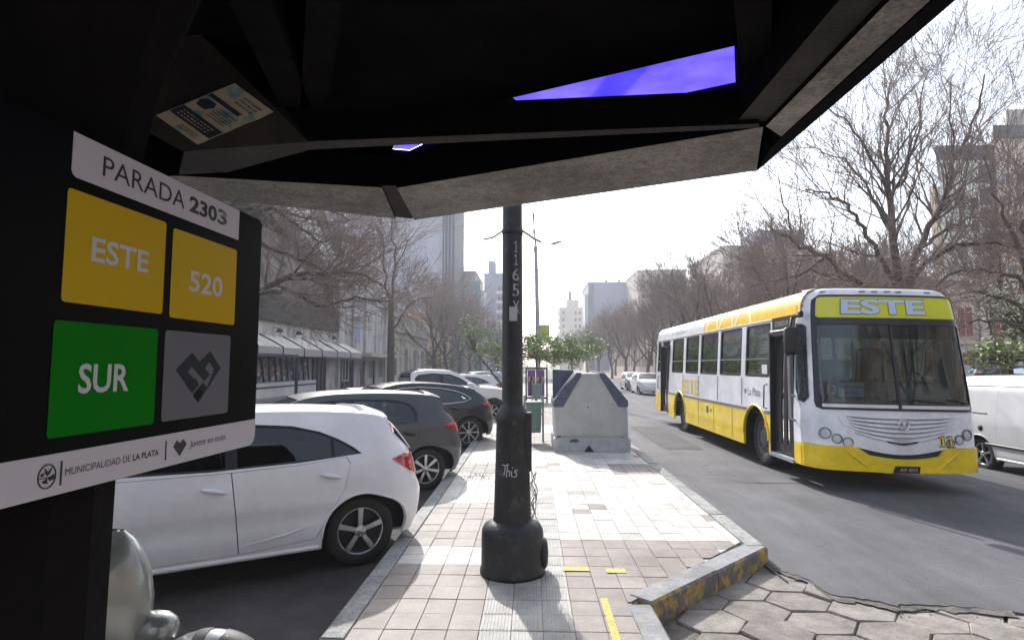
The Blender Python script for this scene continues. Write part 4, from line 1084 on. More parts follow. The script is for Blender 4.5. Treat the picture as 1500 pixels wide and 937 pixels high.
build_car('parked_car', spg, place(spg, spg['ra'], 0, tgt2, rz2), rz2, 'dark grey hatchback parked between the white hatchback and the black car', 'car')
# --- black crossover
spb = hatch(paint='car_black', glass='glass_dark', wr=.345, arch_r=.375, L=4.25, fa=3.35, ra=.72, rim_r=.235, spokes=8, sw=.016, chrome_line=True,
    T=[(.12, 1.02), (.30, 1.14), (.62, 1.34), (.9, 1.42), (1.3, 1.48), (1.8, 1.51), (2.2, 1.495), (2.6, 1.40), (3.0, 1.20), (3.35, 1.04), (3.7, .97), (4.0, .86), (4.15, .76)],
    tops=[(.12, .62, 'rear_window', 'glass', .86), (.62, 2.6, 'roof', None, 0), (2.6, 3.35, 'windscreen', 'glass', .93), (3.35, 4.15, 'bonnet', None, 0)],
    front=[(.2, 4.1), (.4, 4.23), (.6, 4.25), (.75, 4.18), (.9, 4.05)], plan=[(0, .10), (.3, .035), (.66, .0), (3.4, 0), (3.9, .05), (4.25, .14)],
    dlo=[(.66, 1.10), (.80, 1.21), (1.0, 1.30), (1.3, 1.37), (1.8, 1.41), (2.2, 1.39), (2.5, 1.32), (2.85, 1.14), (3.05, 1.02), (2.0, .98), (1.2, .99), (.85, 1.02)],
    panes=[[(.73, 1.10), (.85, 1.19), (1.03, 1.27), (1.32, 1.34), (1.80, 1.38), (1.80, 1.00), (1.2, 1.01), (.88, 1.04)],
           [(1.92, 1.0), (1.92, 1.38), (2.2, 1.36), (2.47, 1.29), (2.82, 1.12), (2.96, 1.035)]],
    doors=[[(1.18, .35), (1.84, .31), (1.86, .55), (1.87, .955), (1.2, .965), (.92, .99), (.86, .9), (.92, .72), (1.05, .52)], [(1.84, .31), (2.8, .31), (2.86, .55), (2.92, .97), (2.0, .955), (1.87, .955), (1.86, .55)]],
    handles=[(1.05, .88), (2.02, .86)], tail=[(.44, .96), (.30, 1.0), (.05, .99), (-.04, .93), (-.02, .86), (.12, .85), (.26, .88)], spoiler=(.62, 1.39), belt=.99, bump0=.27, sill=.25, mirror=(2.9, 1.04), seats=(1.25, 2.2),
    head=[(3.3, .84), (3.6, .9), (3.9, .86), (4.05, .70), (3.7, .68)])
tgt3 = PZ(688, 657, 0)
build_car('parked_car', spb, place(spb, spb['ra'], 0, tgt3, rz2), rz2, 'black car with chrome window line parked between the grey hatchback and pickup', 'car')
# --- white pickup, nose to the right at the kerb
spp = hatch(paint='car_cream', glass='glass_dark', sq=.86, crs=1, L=5.1, W=.89, wr=.37, arch_r=.44, ra=1.15, fa=4.22, rim_r=.215, spokes=6, sill=.42, bump0=.42, belt=1.12, R0=.30, R1=.62, yc=.7, sw=.02,
    T=[(.02, 1.14), (.6, 1.14), (1.55, 1.15), (1.58, 1.2), (1.62, 1.5), (1.68, 1.68), (1.95, 1.755), (2.5, 1.765), (2.95, 1.72), (3.25, 1.55), (3.6, 1.28), (3.78, 1.17), (4.3, 1.11), (4.8, 1.0), (4.96, .86)],
    prof=[(.35, -.05), (.5, -.015), (.7, 0), (.9, 0), (1.1, -.02), (1.2, -.05), (1.5, -.15), (1.76, -.25)],
    rear=[(.4, .04), (.7, 0), (1.2, .0)], front=[(.4, 4.98), (.6, 5.08), (.85, 5.08), (1.0, 5.0), (1.1, 4.9)], plan=[(0, .02), (.3, 0), (4.2, 0), (4.6, .03), (5.1, .14)],
    bow=[(0, 0), (2.9, 0), (3.3, .1), (3.78, .2), (4.3, .12), (4.96, .12)], crown=[(0, 0), (1.6, 0), (1.9, .04), (2.9, .04), (3.6, .03), (4.3, .07), (4.96, .02)],
    tops=[(.02, 1.55, 'bed', 'trim_black', 0), (1.55, 1.95, 'rear_window', 'glass', .85), (1.95, 2.95, 'roof', None, 0), (2.95, 3.78, 'windscreen', 'glass', .92), (3.78, 4.96, 'bonnet', None, 0)],
    dlo=[(1.72, 1.17), (1.74, 1.5), (1.86, 1.62), (2.3, 1.665), (2.85, 1.63), (3.15, 1.5), (3.52, 1.23), (3.58, 1.17)],
    panes=[[(1.78, 1.19), (1.80, 1.49), (1.90, 1.60), (2.3, 1.635), (2.50, 1.63), (2.50, 1.19)], [(2.62, 1.19), (2.62, 1.625), (2.84, 1.60), (3.12, 1.48), (3.46, 1.22), (3.46, 1.19)]],
    doors=[[(1.78, .52), (2.53, .50), (2.55, 1.15), (1.68, 1.15), (1.66, .8)], [(2.545, .50), (3.60, .50), (3.66, .8), (3.66, 1.14), (3.60, 1.15), (2.565, 1.15)]],
    handles=[(1.85, 1.02), (2.75, 1.02)], handle_mat='chrome', hrise=0, tail=[(.15, .72), (.15, 1.08), (.02, 1.08), (.02, .72)], head=[(4.6, .72), (4.6, .98), (4.85, .97), (5.0, .80), (4.9, .74)],
    spoiler=None, plate_rear=None, mirror=(3.4, 1.16), seats=(1.9, 2.7))
rzp = R(90-62)
# its right-hand side faces the camera: mirror of place()
c_ = Car(spp); pv = Matrix.Rotation(rzp, 3, 'Z') @ Vector(c_.M(spp['fa'], .4, 0, -1)); tg = PZ(722, 620, 0)
build_car('pickup_truck', spp, (tg.x-pv.x, tg.y-pv.y, 0), rzp, 'cream white double cab pickup parked facing the kerb behind the black car', 'pickup truck')
# --- white van on the right
spv = hatch(paint='van_white', glass='glass_dark', sq=1, crs=1, L=4.15, W=.86, wr=.31, arch_r=.355, ra=.80, fa=3.50, rim_r=.20, spokes=5, sill=.25, bump0=.26, belt=1.08, R0=.22, R1=.60, yc=.8, sw=.022,
    T=[(.05, 1.50), (.09, 1.68), (.20, 1.745), (.8, 1.77), (1.8, 1.785), (2.4, 1.74), (2.8, 1.55), (3.2, 1.20), (3.35, 1.10), (3.7, 1.0), (3.95, .88), (4.05, .78)],
    prof=[(.2, -.05), (.3, -.01), (.6, 0), (.9, 0), (1.05, -.02), (1.2, -.045), (1.5, -.10), (1.68, -.17), (1.79, -.28)],
    rear=[(.2, .04), (.4, 0), (.9, .0), (1.4, .03), (1.7, .06)], front=[(.2, 4.05), (.4, 4.15), (.7, 4.13), (.9, 4.0), (1.1, 3.8)], plan=[(0, .02), (.3, 0), (3.5, 0), (3.8, .04), (4.15, .14)],
    bow=[(0, 0), (2.4, 0), (2.9, .15), (3.35, .2), (4.05, .12)], crown=[(0, 0), (.2, .03), (2.4, .04), (3.3, .05), (4.05, .03)],
    tops=[(.05, .20, 'rear_edge', None, 0), (.20, 2.4, 'roof', None, 0), (2.4, 3.35, 'windscreen', 'glass', .92), (3.35, 4.05, 'bonnet', None, 0)],
    dlo=[(2.25, 1.12), (2.25, 1.60), (2.55, 1.55), (2.85, 1.35), (3.12, 1.12)], panes=[[(2.3, 1.14), (2.3, 1.57), (2.53, 1.52), (2.81, 1.33), (3.02, 1.14)]],
    doors=[[(1.22, .34), (2.15, .34), (2.15, 1.55), (1.22, 1.55)], [(2.165, .34), (3.05, .34), (3.10, .6), (3.10, 1.08), (2.165, 1.08)]], handles=[(2.02, .93), (2.35, .93)], handle_mat='trim_black', hrise=0,
    tail=[(.12, .80), (.12, 1.15), (.02, 1.15), (.02, .80)], head=[(3.6, .72), (3.6, .95), (3.8, .95), (4.0, .80), (3.95, .7)], spoiler=None, plate_rear=None, mirror=(2.95, 1.12), seats=(2.0,))
xv = 8.9; rzv = R(-90)        # nose towards the camera
tgv = PZ(1437, 687, zroad(9.0))
c_ = Car(spv); pv = Matrix.Rotation(rzv, 3, 'Z') @ Vector(c_.M(spv['ra'], .3, 0, -1))
van, cv = build_car('white_van', spv, (tgv.x-pv.x, tgv.y-pv.y, zroad(tgv.x+.8)), rzv, 'white panel van driving beside the bus at the right edge', 'van')
b = MB(); b.path([cv.M(.98+2.1*k/10, .52, .004, -1) for k in range(11)], .028, 6); b.build('rubbing_strip', 'trim_black', van)
b = MB(); b.lathe([(0, -.006), (.055, -.004), (.058, 0)], (0, 0, 0), 20, axis='y'); b.build('fuel_cap', 'trim_black', van, loc=(.86, -cv.w(.86, .82)-.002, .80))
b = MB(); b.path([cv.M(.2+1.0*k/10, 1.08, .002, -1) for k in range(9)], .012, 6); b.build('slide_rail', 'trim_black', van)
b = MB(); b.path([cv.M(a, z, .0, -1) for a, z in ((.16, 1.18), (.18, 1.40), (.26, 1.53), (.45, 1.58), (1.1, 1.60), (2.1, 1.60))], .014, 6); b.build('panel_crease', 'van_white', van)
# --- two far cars coming down the right lanes
def far_car(paintm, px, py, Y, label, rzf=R(-90)):
    s = dict(hatch(paint=paintm, glass='glass_dark', panes=sp['panes'], doors=sp['doors'], handles=sp['handles'], tail=sp['tail'], head=[(3.15, .70), (3.3, .84), (3.6, .84), (3.78, .72), (3.5, .64)]))
    p = PY(px, py, Y); return build_car('oncoming_car', s, (p.x, Y+3.9, zroad(p.x)), rzf, label, 'car')
far_car('car_silver', 936, 578, 42, 'silver grey hatchback coming down the avenue past the container')
far_car('car_white', 957, 582, 36, 'white car coming down the avenue just behind the bus')
for (px, Y, pm, lb, r) in ((740, 27, 'car_white', 'white car parked behind the pickup, mostly hidden by the lamp post', rz2), (722, 38, 'car_silver', 'pale silver car parked far down the left kerb', rz2)):
    s = dict(hatch(paint=pm, glass='glass_dark', panes=sp['panes'], doors=sp['doors'], handles=sp['handles'], tail=sp['tail'], head=sp['head']))
    build_car('parked_car', s, (-1.7-(0 if Y < 30 else .2), Y, 0), r, lb, 'car')

# ================================================================== SILVER SCOOTER behind the column
def E(*p): return Vector(p)
sc = empty('motor_scooter', (-1.70, 2.62, 0), R(4), label='silver grey scooter parked at the kerb behind the dark column', cat='scooter')
b = MB()   # front shield, curved sheet with thickness
zsp = [(.30, .07, -.09), (.42, .10, -.06), (.58, .13, -.035), (.75, .15, -.03), (.86, .145, -.05), (.95, .13, -.085), (1.01, .095, -.12), (1.05, .04, -.16)]
def shield(off):
    o = []
    for z, hw_, x in zsp:
        for k in range(13):
            u = -1+2*k/12; o.append((x-.10*u*u+off, hw_*u, z))
    return o
v1 = shield(0); v2 = shield(-.03); n = 13; N = len(v1)
f = [(j*n+i, j*n+i+1, (j+1)*n+i+1, (j+1)*n+i) for j in range(len(zsp)-1) for i in range(n-1)]
b.add(v1+v2, f+[tuple(N+i for i in q_[::-1]) for q_ in f], True); b.build('front_shield', 'scooter_silver', sc)
b = MB(); b.lathe([(0, .10), (.03, .097), (.055, .08), (.075, .045), (.08, 0), (.07, -.1)], axis='x', n=24); b.build('headlamp', 'scooter_silver', sc, loc=(-.02, .03, .60))
b = MB()   # fender over the front wheel
ang_ = [R(a) for a in range(-10, 171, 12)]
vs = []
for a in ang_:
    for k in range(9):
        u = -1+2*k/8; r_ = .325-.045*u*u; vs.append((.24+r_*cos(a)*1.0, .095*u, .28+r_*sin(a)))
n = 9; b.add(vs, [(j*n+i, (j+1)*n+i, (j+1)*n+i+1, j*n+i+1) for j in range(len(ang_)-1) for i in range(n-1)], True); fd = b.build('fender', 'scooter_silver', sc)
b = MB(); st = []
for a0, a1 in ((50, 78), (90, 100)):
    A = [R(a0+(a1-a0)*k/4) for k in range(5)]
    vs = [(.24+(.325-.045*u*u+.003)*cos(a), .095*u, .28+(.325-.045*u*u+.003)*sin(a)) for a in A for u in (-1, -.5, 0, .5, 1)]
    b.add(vs, [(j*5+i, (j+1)*5+i, (j+1)*5+i+1, j*5+i+1) for j in range(4) for i in range(4)], True)
b.build('stripe', 'black', fd)
make_wheel(sc, .275, .10, .15, 5, 'alloy', (.24, .05, .275), 1, .02); make_wheel(sc, .245, .12, .14, 5, 'alloy', (-1.0, .06, .245), 1, .02)
b = MB(); b.bbox(-.75, -.02, -.17, .17, .26, .33, .03); b.build('footboard', 'grey_trim', sc)
b = MB(); b.bbox(-1.25, -.55, -.14, .14, .36, .70, .09); b.build('rear_body', 'scooter_silver', sc)
b = MB(); b.bbox(-1.22, -.45, -.13, .13, .70, .80, .045); b.build('seat', 'black', sc)
b = MB(); b.path([(-.34, -.24, .97), (-.27, -.14, .98), (-.25, 0, .98), (-.27, .12, .98), (-.34, .22, .97)], .016, 8); b.build('handlebar', 'black', sc)
b = MB(); b.path([(.22, .07, .25), (.12, .06, .42)], .02, 8); b.path([(.22, -.07, .25), (.12, -.06, .42)], .02, 8); b.build('fork', 'steel', sc)

b = MB(); b.bbox(-.03, .03, -.07, .07, .40, .50, .02); b.build('horn_grille', 'black', sc)
for k_ in ('bus_white', 'bus_yellow', 'roof_yellow'): speckle(M[k_], 14, .05, .4, .6, (1.6, .13, .42, .62))
for k_ in ('car_white', 'van_white', 'car_cream'): speckle(M[k_], 20, .02, .4, .6, (1.8, .035, .42, .62))
# ================================================================== CITY BUS
# local frame: x across (0 = near side wall, W = far side), y rearwards from the front bumper, z up
BW, BL = 2.44, 10.3
bus = empty('city_bus', (4.0, 8.33, .035), label='white and yellow city bus with ESTE on its lime front sign', cat='bus')
bus.rotation_euler = (0, R(1.15), 0)
def bw(z):      # how far the wall has moved in at height z
    return lin(z, [(0, .0), (1.1, 0), (1.6, .018), (2.50, .06), (2.72, .085), (2.82, .12), (2.90, .19), (2.945, .29), (2.965, .45)])
def lean(z): return lin(z, [(.3, .0), (.65, .0), (1.1, .04), (1.5, .08), (2.4, .20), (2.80, .25), (2.92, .30), (2.98, .40)])
def FX(u, z, off=0):     # front face, u in -1..1
    w_ = BW/2-bw(z)-.0; x = u*w_; au = abs(x); Rr = .28
    y = lean(z)+.10*(u*u)
    if au > w_-Rr:
        t = (au-(w_-Rr))/Rr; y += .30*(1-sqrt(max(0, 1-t*t*.98)))
    return (BW/2+x, y-off, z)
FRD = .55        # depth where side starts
def SX(y, z, off=0):     # near side wall
    return (bw(z)-off, y, z)
def SXr(y, z, off=0): return (BW-bw(z)+off, y, z)
zY = .95         # yellow/white line on the side
zb0 = .30
# openings on the near side (y from front, z)
def sy(px): return 833*4.02/(px-778)-8.33
wins = [(sy(1117.5), sy(1083)), (sy(1077.5), sy(1047)), (sy(1044), sy(1019.5)), (sy(1017), sy(998.5)), (sy(995.5), sy(979.5))]
fd0, fd1 = .62, sy(1119)
rd0, rd1 = sy(976), sy(964.5)
fw, rw = 2.12, 7.35
wa = .57
def archp(cx): return [(cx+wa, zb0)]+[(cx+wa*cos(pi*k/16), .50+wa*sin(pi*k/16)*.98) for k in range(17)]+[(cx-wa, zb0)]
# upper white side
WZ0, WZ1 = 1.56, 2.50
upper = [(FRD, zY), (fd0, zY), (fd0, 2.56), (fd1, 2.56), (fd1, zY+.0)]
ow = [(fd1+.0, zY), (rd0, zY), (rd0, 2.50), (rd1, 2.50), (rd1, zY), (BL, zY), (BL, 2.56), (fd1, 2.56)]
# arches rise a little above the stripe
def with_arch_top(pts): return pts
holes = [rrect(a, b_, WZ0, WZ1, .05, 3) for a, b_ in wins]+[rrect(rd1+.08, BL-.15, WZ0, WZ1, .05, 3)]
b = MB()
def cut_above(cx):
    return [(cx-.345, zY)]+[(cx-wa*cos(t), .50+wa*.98*sin(t)) for t in [R(a) for a in range(54, 127, 6)]]+[(cx+.345, zY)]
ow2 = [(fd1, zY)]+cut_above(fw)+cut_above(rw)+[(rd0, zY), (rd0, 2.50), (rd1, 2.50), (rd1, zY), (BL, zY), (BL, 2.56), (fd1, 2.56)]
patch(b, ow2, holes, lambda y, z: SX(y, z), .30, lip=lambda y, z: SX(y, z, -.05)); b.build('side_panel', 'bus_white', bus)
lo = [(fd1, zb0)]+[(fw-wa, zb0)]+[(fw-wa*cos(pi*k/16), .50+wa*.98*sin(pi*k/16)) for k in range(17) if .50+wa*.98*sin(pi*k/16) < zY]
lo = [(fd1, zb0+.02), (fw-wa, zb0)]+[(fw-wa*cos(R(a)), .50+wa*.98*sin(R(a))) for a in range(0, 53, 6)]+[(fw-.345, zY-.002), (fd1, zY-.002)]
b = MB(); patch(b, lo, [], SX, .3, lip=lambda y, z: SX(y, z, -.04)); b.build('skirt', 'bus_yellow', bus)
mid = [(fw+.345, zY-.002)]+[(fw+wa*cos(R(a)), .50+wa*.98*sin(R(a))) for a in range(48, -1, -6)]+[(fw+wa, zb0), (rw-wa, zb0)]+[(rw-wa*cos(R(a)), .50+wa*.98*sin(R(a))) for a in range(0, 53, 6)]+[(rw-.345, zY-.002)]
b = MB(); patch(b, mid, [], SX, .3, lip=lambda y, z: SX(y, z, -.04)); b.build('skirt', 'bus_yellow', bus)
for (a0, a1, first) in ((rw, rd0, 1), (rd1, BL, 0)):
    pl_ = ([(rw+.345, zY-.002)]+[(rw+wa*cos(R(a)), .50+wa*.98*sin(R(a))) for a in range(48, -1, -6)]+[(rw+wa, zb0), (rd0, zb0+.03), (rd0, zY-.002)]) if first else [(rd1, zb0+.05), (BL, zb0+.12), (BL, zY-.002), (rd1, zY-.002)]
    b = MB(); patch(b, pl_, [], SX, .3, lip=lambda y, z: SX(y, z, -.04)); b.build('skirt', 'bus_yellow', bus)
for (a, c) in ((fd1, fw-.40), (fw+.40, rw-.40), (rw+.40, rd0-.01)):
    b = MB(); b.box(-.012, .01, a+.01, c, zY-.005, zY+.045); b.build('trim_strip', 'grey_trim', bus)
for cx in (fw, rw):
    b = MB(); b.path([SX(cx+(wa+.0)*cos(pi*k/20), .50+wa*.98*sin(pi*k/20), .004) for k in range(21)], .022, 6); b.build('arch_lip', 'bus_yellow', bus)
# far side (plain) and rear
b = MB(); patch(b, [(FRD, zb0), (BL, zb0), (BL, 2.56), (FRD, 2.56)], [rrect(1.0+1.5*k, 2.35+1.5*k, WZ0, WZ1, .05, 2) for k in range(6)]+[rrect(cx-wa, cx+wa, zb0+.01, 1.0, .2, 3) for cx in (fw, rw)], lambda y, z: SXr(y, z), .4, flip=True, lip=lambda y, z: SXr(y, z, -.04)); b.build('far_side_panel', 'bus_white', bus)
for k in range(6):
    b = MB(); patch(b, rrect(1.0+1.5*k, 2.35+1.5*k, WZ0, WZ1, .05, 2), [], lambda y, z: SXr(y, z, -.03), .5); b.build('window', 'glass_bus', bus)
b = MB(); zs_ = [zb0+.1, .95, 1.1, 1.6, 2.1, 2.45, 2.56, 2.75, 2.84]
vs = [(x, BL+.0+(.10 if 0 < i < 8 else .0), z) for z in zs_ for i, x in enumerate([bw(z)+(BW-2*bw(z))*j/8 for j in range(9)])]
b.add(vs, [(j*9+i, (j+1)*9+i, (j+1)*9+i+1, j*9+i+1) for j in range(8) for i in range(8)], True); b.build('rear_panel', 'bus_white', bus)
# roof: cove and top, yellow towards the front
rz_ = [2.56, 2.65, 2.72, 2.78, 2.82, 2.86, 2.90, 2.93, 2.95, 2.965]
def roofstrip(b, y0, y1, near=True, m=12):
    for s in (0, 1):
        vs = []
        for j in range(m+1):
            y = y0+(y1-y0)*j/m
            for z in rz_: vs.append((bw(z) if s == 0 else BW-bw(z), y, z))
        n = len(rz_); fs = [(j*n+i, j*n+i+1, (j+1)*n+i+1, (j+1)*n+i) for j in range(m) for i in range(n-1)]
        if s == 0: fs = [f[::-1] for f in fs]
        b.add(vs, fs, True)
    b.add([(.45, y0, 2.965), (BW-.45, y0, 2.965), (BW-.45, y1, 2.965), (.45, y1, 2.965), (BW/2, y0, 2.99), (BW/2, y1, 2.99)], [(0, 4, 5, 3), (4, 1, 2, 5)], True)
yy0 = .50
b = MB(); roofstrip(b, yy0, 5.4); b.build('roof', 'roof_yellow', bus)
b = MB(); roofstrip(b, 5.4, BL); b.build('roof', 'bus_white', bus)
# white zigzag lines over the yellow part and yellow fingers into the white part
def cove(y, t, off=.004):
    k = t*(len(rz_)-1); i = min(int(k), len(rz_)-2); z = rz_[i]+(rz_[i+1]-rz_[i])*(k-i); return (bw(z)-off, y, z+off*.5)
b = MB()
for k in range(3):
    y = 2.45+k*.95
    for (ya, yb) in ((y, y+.42), (y+.42, y+.84)):
        up = ya == y; p0, p1 = (0, .95) if up else (.95, 0); w_ = .10
        vs = []
        for j in range(7):
            t = j/6; yy = ya+(yb-ya)*t; tt = p0+(p1-p0)*t; vs += [cove(yy-w_/2, tt), cove(yy+w_/2, tt)]
        b.add(vs, [(2*j, 2*j+1, 2*j+3, 2*j+2) for j in range(6)], True)
b.build('zigzag_graphic', 'bus_pale_yellow', bus)
b = MB()
for k in range(3):
    y = 5.4+k*.42
    b.add([cove(y, .0), cove(y+.36-k*.08, .0), cove(y+.2, .75-.15*k)], [(0, 1, 2)])
b.build('finger_graphic', 'roof_yellow', bus)
# ---- front
zg = [(.30, .62), ]
us = [-1, -.995, -.98, -.955, -.92, -.88, -.8, -.6, -.4, -.2, 0, .2, .4, .6, .8, .88, .92, .955, .98, .995, 1]
def Fpatch(poly, holes, m, name, off=0, res=.12, parent=bus, lipd=.03, flip=True):
    # polygon in (u,z) with u scaled to metres for even triangles
    k = BW/2
    b = MB(); f = lambda x, z: FX(max(-1, min(1, x/k)), z, off); patch(b, [(p[0]*k, p[1]) for p in poly], [[(p[0]*k, p[1]) for p in h] for h in holes], f, res, lip=(lambda x, z: FX(max(-1, min(1, x/k)), z, off-lipd)) if lipd else None, flip=not flip)
    return b.build(name, m, parent)
def du(poly): return poly
def fu(px, Y=8.45): return ((PY(px, 500, Y).x-4.0)-BW/2)/(BW/2)
zc_ = .62
# windscreen opening
wz0, wz1 = 1.14, 2.42
wsp = rrect(-.905, .955, wz0, wz1, .09, 4)
wsp = [(u, z) for u, z in wsp]
face = [(-1, .60), (-.30, .555), (-.1, .52), (.25, .52), (.42, .555), (.5, .60), (1, .60), (1, 2.84), (-1, 2.84)]
sgn = rrect(-.90, .945, 2.45, 2.76, .05, 3)
wholep = [(-.915, wz0+.10), (-.90, wz0+.03), (-.85, wz0-.0), (.88, wz0-.0), (.945, wz0+.03), (.96, wz0+.10), (.95, 2.76), (.91, 2.835), (-.86, 2.835), (-.915, 2.76)]
Fpatch([(-1, .64)]+[(-.5+k*.1, .62-.09*sin(pi*k/10)) for k in range(11)]+[(.6, .64), (1, .64), (1, 2.90), (-1, 2.90)], [wholep], 'bus_white', 'front_panel', res=.10)
# black surround with windscreen and sign openings
in1 = rrect(-.865, .905, wz0+.10, 2.385, .04, 3); in2 = rrect(-.875, .915, 2.485, 2.805, .04, 3); in3 = rrect(-.85, .0, wz0+.035, wz0+.085, .01, 2); in4 = rrect(.035, .90, wz0+.035, wz0+.085, .01, 2)
Fpatch(wholep, [in1, in2, in3, in4], 'dark_blue_trim', 'windscreen_surround', off=.012, res=.08)
for p in (in3, in4): Fpatch(p, [], 'bus_white', 'surround_inlay', off=.004)
Fpatch(rrect(-.865, .0, wz0+.10, 2.385, .04, 3), [], 'glass_screen', 'windscreen', off=-.004, lipd=0)
Fpatch(rrect(.02, .905, wz0+.10, 2.385, .04, 3), [], 'glass_screen', 'windscreen', off=-.004, lipd=0)
Fpatch([(-.005, wz0+.1), (.03, wz0+.1), (.012, 2.385), (-.008, 2.385)], [], 'dark_blue_trim', 'centre_strip', off=.008)
ds = Fpatch(in2, [], 'sign_lime', 'destination_sign', off=.002)
fs = lambda x, z: FX(x, z, .012)
b = MB(); bx_ = (fu(1231), fu(1364), 2.54, 2.765); text_mb(b, 'ESTE', (bx_[0]-.012, bx_[1]+.012, bx_[2]-.012, bx_[3]+.010), lambda x, z: FX(x, z, .008), bold=.05); b.build('lettering_outline', 'grey_trim', ds)
b = MB(); text_mb(b, 'ESTE', bx_, fs, bold=.035); b.build('lettering', 'pale_blue', ds)
# yellow bumper with sculpted centre dip
bumper = [(-1, .30), (-.25, .285), (-.2, .28), (.2, .28), (.25, .285), (1, .30), (1, .635)]+[(.55, .635), (.47, .60)]+[(.42-k*.04, .52-.05*sin(pi*k/20)) for k in range(21)]+[(-.42, .55), (-.5, .615), (-.55, .635), (-1, .635)]
Fpatch(bumper, [], 'bus_yellow', 'bumper', off=.035, res=.09, lipd=.08)
Fpatch([(-.56, .44), (.58, .44), (.58, .66), (-.56, .66)], [], 'black', 'bumper_gap', off=-.012, res=.12, lipd=0)
for s in (-1, 1):
    b = MB(); b.path([FX(s*(.62-.0*k), .60-.03*k, .034) if 0 else FX(s*(.66-.035*k), .60-.034*k, .036) for k in range(9)], [.004, .010, .014, .016, .016, .016, .014, .010, .004], 6); b.build('bumper_crease', 'bus_yellow', bus)
Fpatch([(-.13, .285), (.17, .285), (.18, .38), (-.10, .38)], [], 'black', 'plate_recess', off=.045)
b = MB(); text_mb(b, 'AF 803', (-.06, .14, .31, .355), lambda x, z: FX(x, z, .055), .02); b.build('plate_number', 'zinc', bus)
# grille: louvres hung in a shallow smile, star-less round badge
b = MB()
for k in range(6):
    z = 1.06-k*.045; hwg = .60-.018*k; sag = .02+.016*k
    b.path([FX(hwg*u, z-sag*(1-u*u)*1.2, .012) for u in [-1+2*j/16 for j in range(17)]], .012, 6)
gr = b.build('grille', 'bus_white', bus)
b = MB()
for k in range(5):
    z = 1.038-k*.045; hwg = .56-.018*k; sag = .02+.016*k
    b.path([FX(hwg*u, z-sag*(1-u*u)*1.2, .003) for u in [-1+2*j/16 for j in range(17)]], [.001]+[.0075]*15+[.001], 5)
b.build('grille_gap', mat('grille_shadow', (.30, .30, .33), .6), bus)
b = MB(); p = FX(.03, .945, .02)
b.lathe([(.078, 0), (.082, -.01), (.072, -.016), (.066, -.004)], p, 28, axis='y')
for k in range(3):
    a = pi/2+k*2*pi/3; a2 = a+pi/2
    b.add([(p[0]+.07*cos(a), p[1]-.012, p[2]+.07*sin(a)), (p[0]+.015*cos(a2), p[1]-.016, p[2]+.015*sin(a2)), (p[0]-.015*cos(a2), p[1]-.016, p[2]-.015*sin(a2))], [(0, 1, 2)])
b.build('round_badge', 'chrome', bus)
b = MB(); b.path([FX(u, z, .004) for u, z in ((-.68, 1.05), (-.64, .93), (-.40, .83), (-.1, .77), (.15, .77), (.45, .83), (.68, .93), (.72, 1.05))], .008, 6); b.build('panel_crease', 'bus_white', bus)
Fpatch([(-.20, .735), (.20, .735), (.17, .695), (.03, .665), (-.0, .665), (-.15, .695)], [], 'black', 'body_badge', off=.012)
Fpatch([(-.13, .712), (.13, .716), (.10, .702), (0, .692), (-.10, .700)], [], 'zinc', 'badge_script', off=.017)
# headlamps
def lamp(px, py, r, m):
    q_ = PY(px, py, 8.40); u = ((q_.x-4.0)-BW/2)/(BW/2); z = (q_.z-.035)+(u+1)*.025
    p = Vector(FX(u, z, .0)); n_ = Vector((u*.35, -1, 0)).normalized()
    b = MB(); T = Matrix.Translation(p) @ n_.to_track_quat('Z', 'Y').to_matrix().to_4x4()
    t = MB(); t.lathe([(r*1.15, -.01), (r*1.15, .012), (r, .018), (r*.97, .004)], n=24); b.mat('grey_trim'); b.add([T @ Vector(v) for v in t.v], t.f, True)
    o = b.build('headlight', None, bus)
    b = MB(); t = MB(); t.lathe([(r*.98, .004), (r*.6, -.02), (r*.25, -.03), (0, .0)], n=24); b.add([T @ Vector(v) for v in t.v], t.f, True); b.build('reflector', m, o)
    b = MB(); t = MB(); t.lathe([(r*.98, .006), (r*.7, .014), (0, .02)], n=24); b.add([T @ Vector(v) for v in t.v], t.f, True); b.build('lens', 'glass_lamp', o)
for a in ((1208, 634, .072, 'chrome'), (1224, 642, .062, 'zinc'), (1239, 647, .062, 'chrome'), (1388, 650, .058, 'chrome'), (1402, 644, .062, 'zinc'), (1415, 637, .070, 'chrome')): lamp(*a)
for nm_, g_, mt_ in (('number_outline', .010, 'black'), ('number', 0, 'bus_yellow')):
    b = MB()
    for px_ in (1358.5, 1370.5):
        u0, u1 = fu(px_), fu(px_+10.5); poly = [(u0+(u1-u0)*x, .665+.13*z) for x, z in ONE]
        if g_:
            cu_ = sum(p[0] for p in poly)/len(poly); poly = [(u+(g_ if u > (u0+u1)/2 else -g_), z+(g_*1.2 if z > .73 else -g_*1.2)) for u, z in poly]
        b.add([FX(u, z, .008 if g_ else .013) for u, z in poly], [tuple(range(len(poly)))])
    b.build(nm_, mt_, bus)
# roof cap between front and roof
b = MB()
cap_z = [2.84, 2.865, 2.88, 2.895]
vs = []; rows = [(2.86, 0), (2.90, 0), (2.935, .05), (2.96, .14), (2.985, .34)]
U = [-1+2*k/20 for k in range(21)]
for z, dy in rows:
    for u in U:
        p = FX(u, min(z, 2.90), 0); k = 1-dy*.9
        vs.append((BW/2+(p[0]-BW/2)*(1-dy*.35), p[1]+dy*1.2, z))
b.add(vs, [(j*21+i, j*21+i+1, (j+1)*21+i+1, (j+1)*21+i) for j in range(4) for i in range(20)], True); b.build('roof_cap', 'bus_white', bus)
for px in (1200, 1264, 1285, 1307, 1327, 1380):
    b = MB(); q_ = FX(fu(px), 2.885, .01); b.bbox(-.045, .045, -.012, .02, -.012, .012, .006); b.build('marker_lamp', 'zinc', bus, loc=q_)
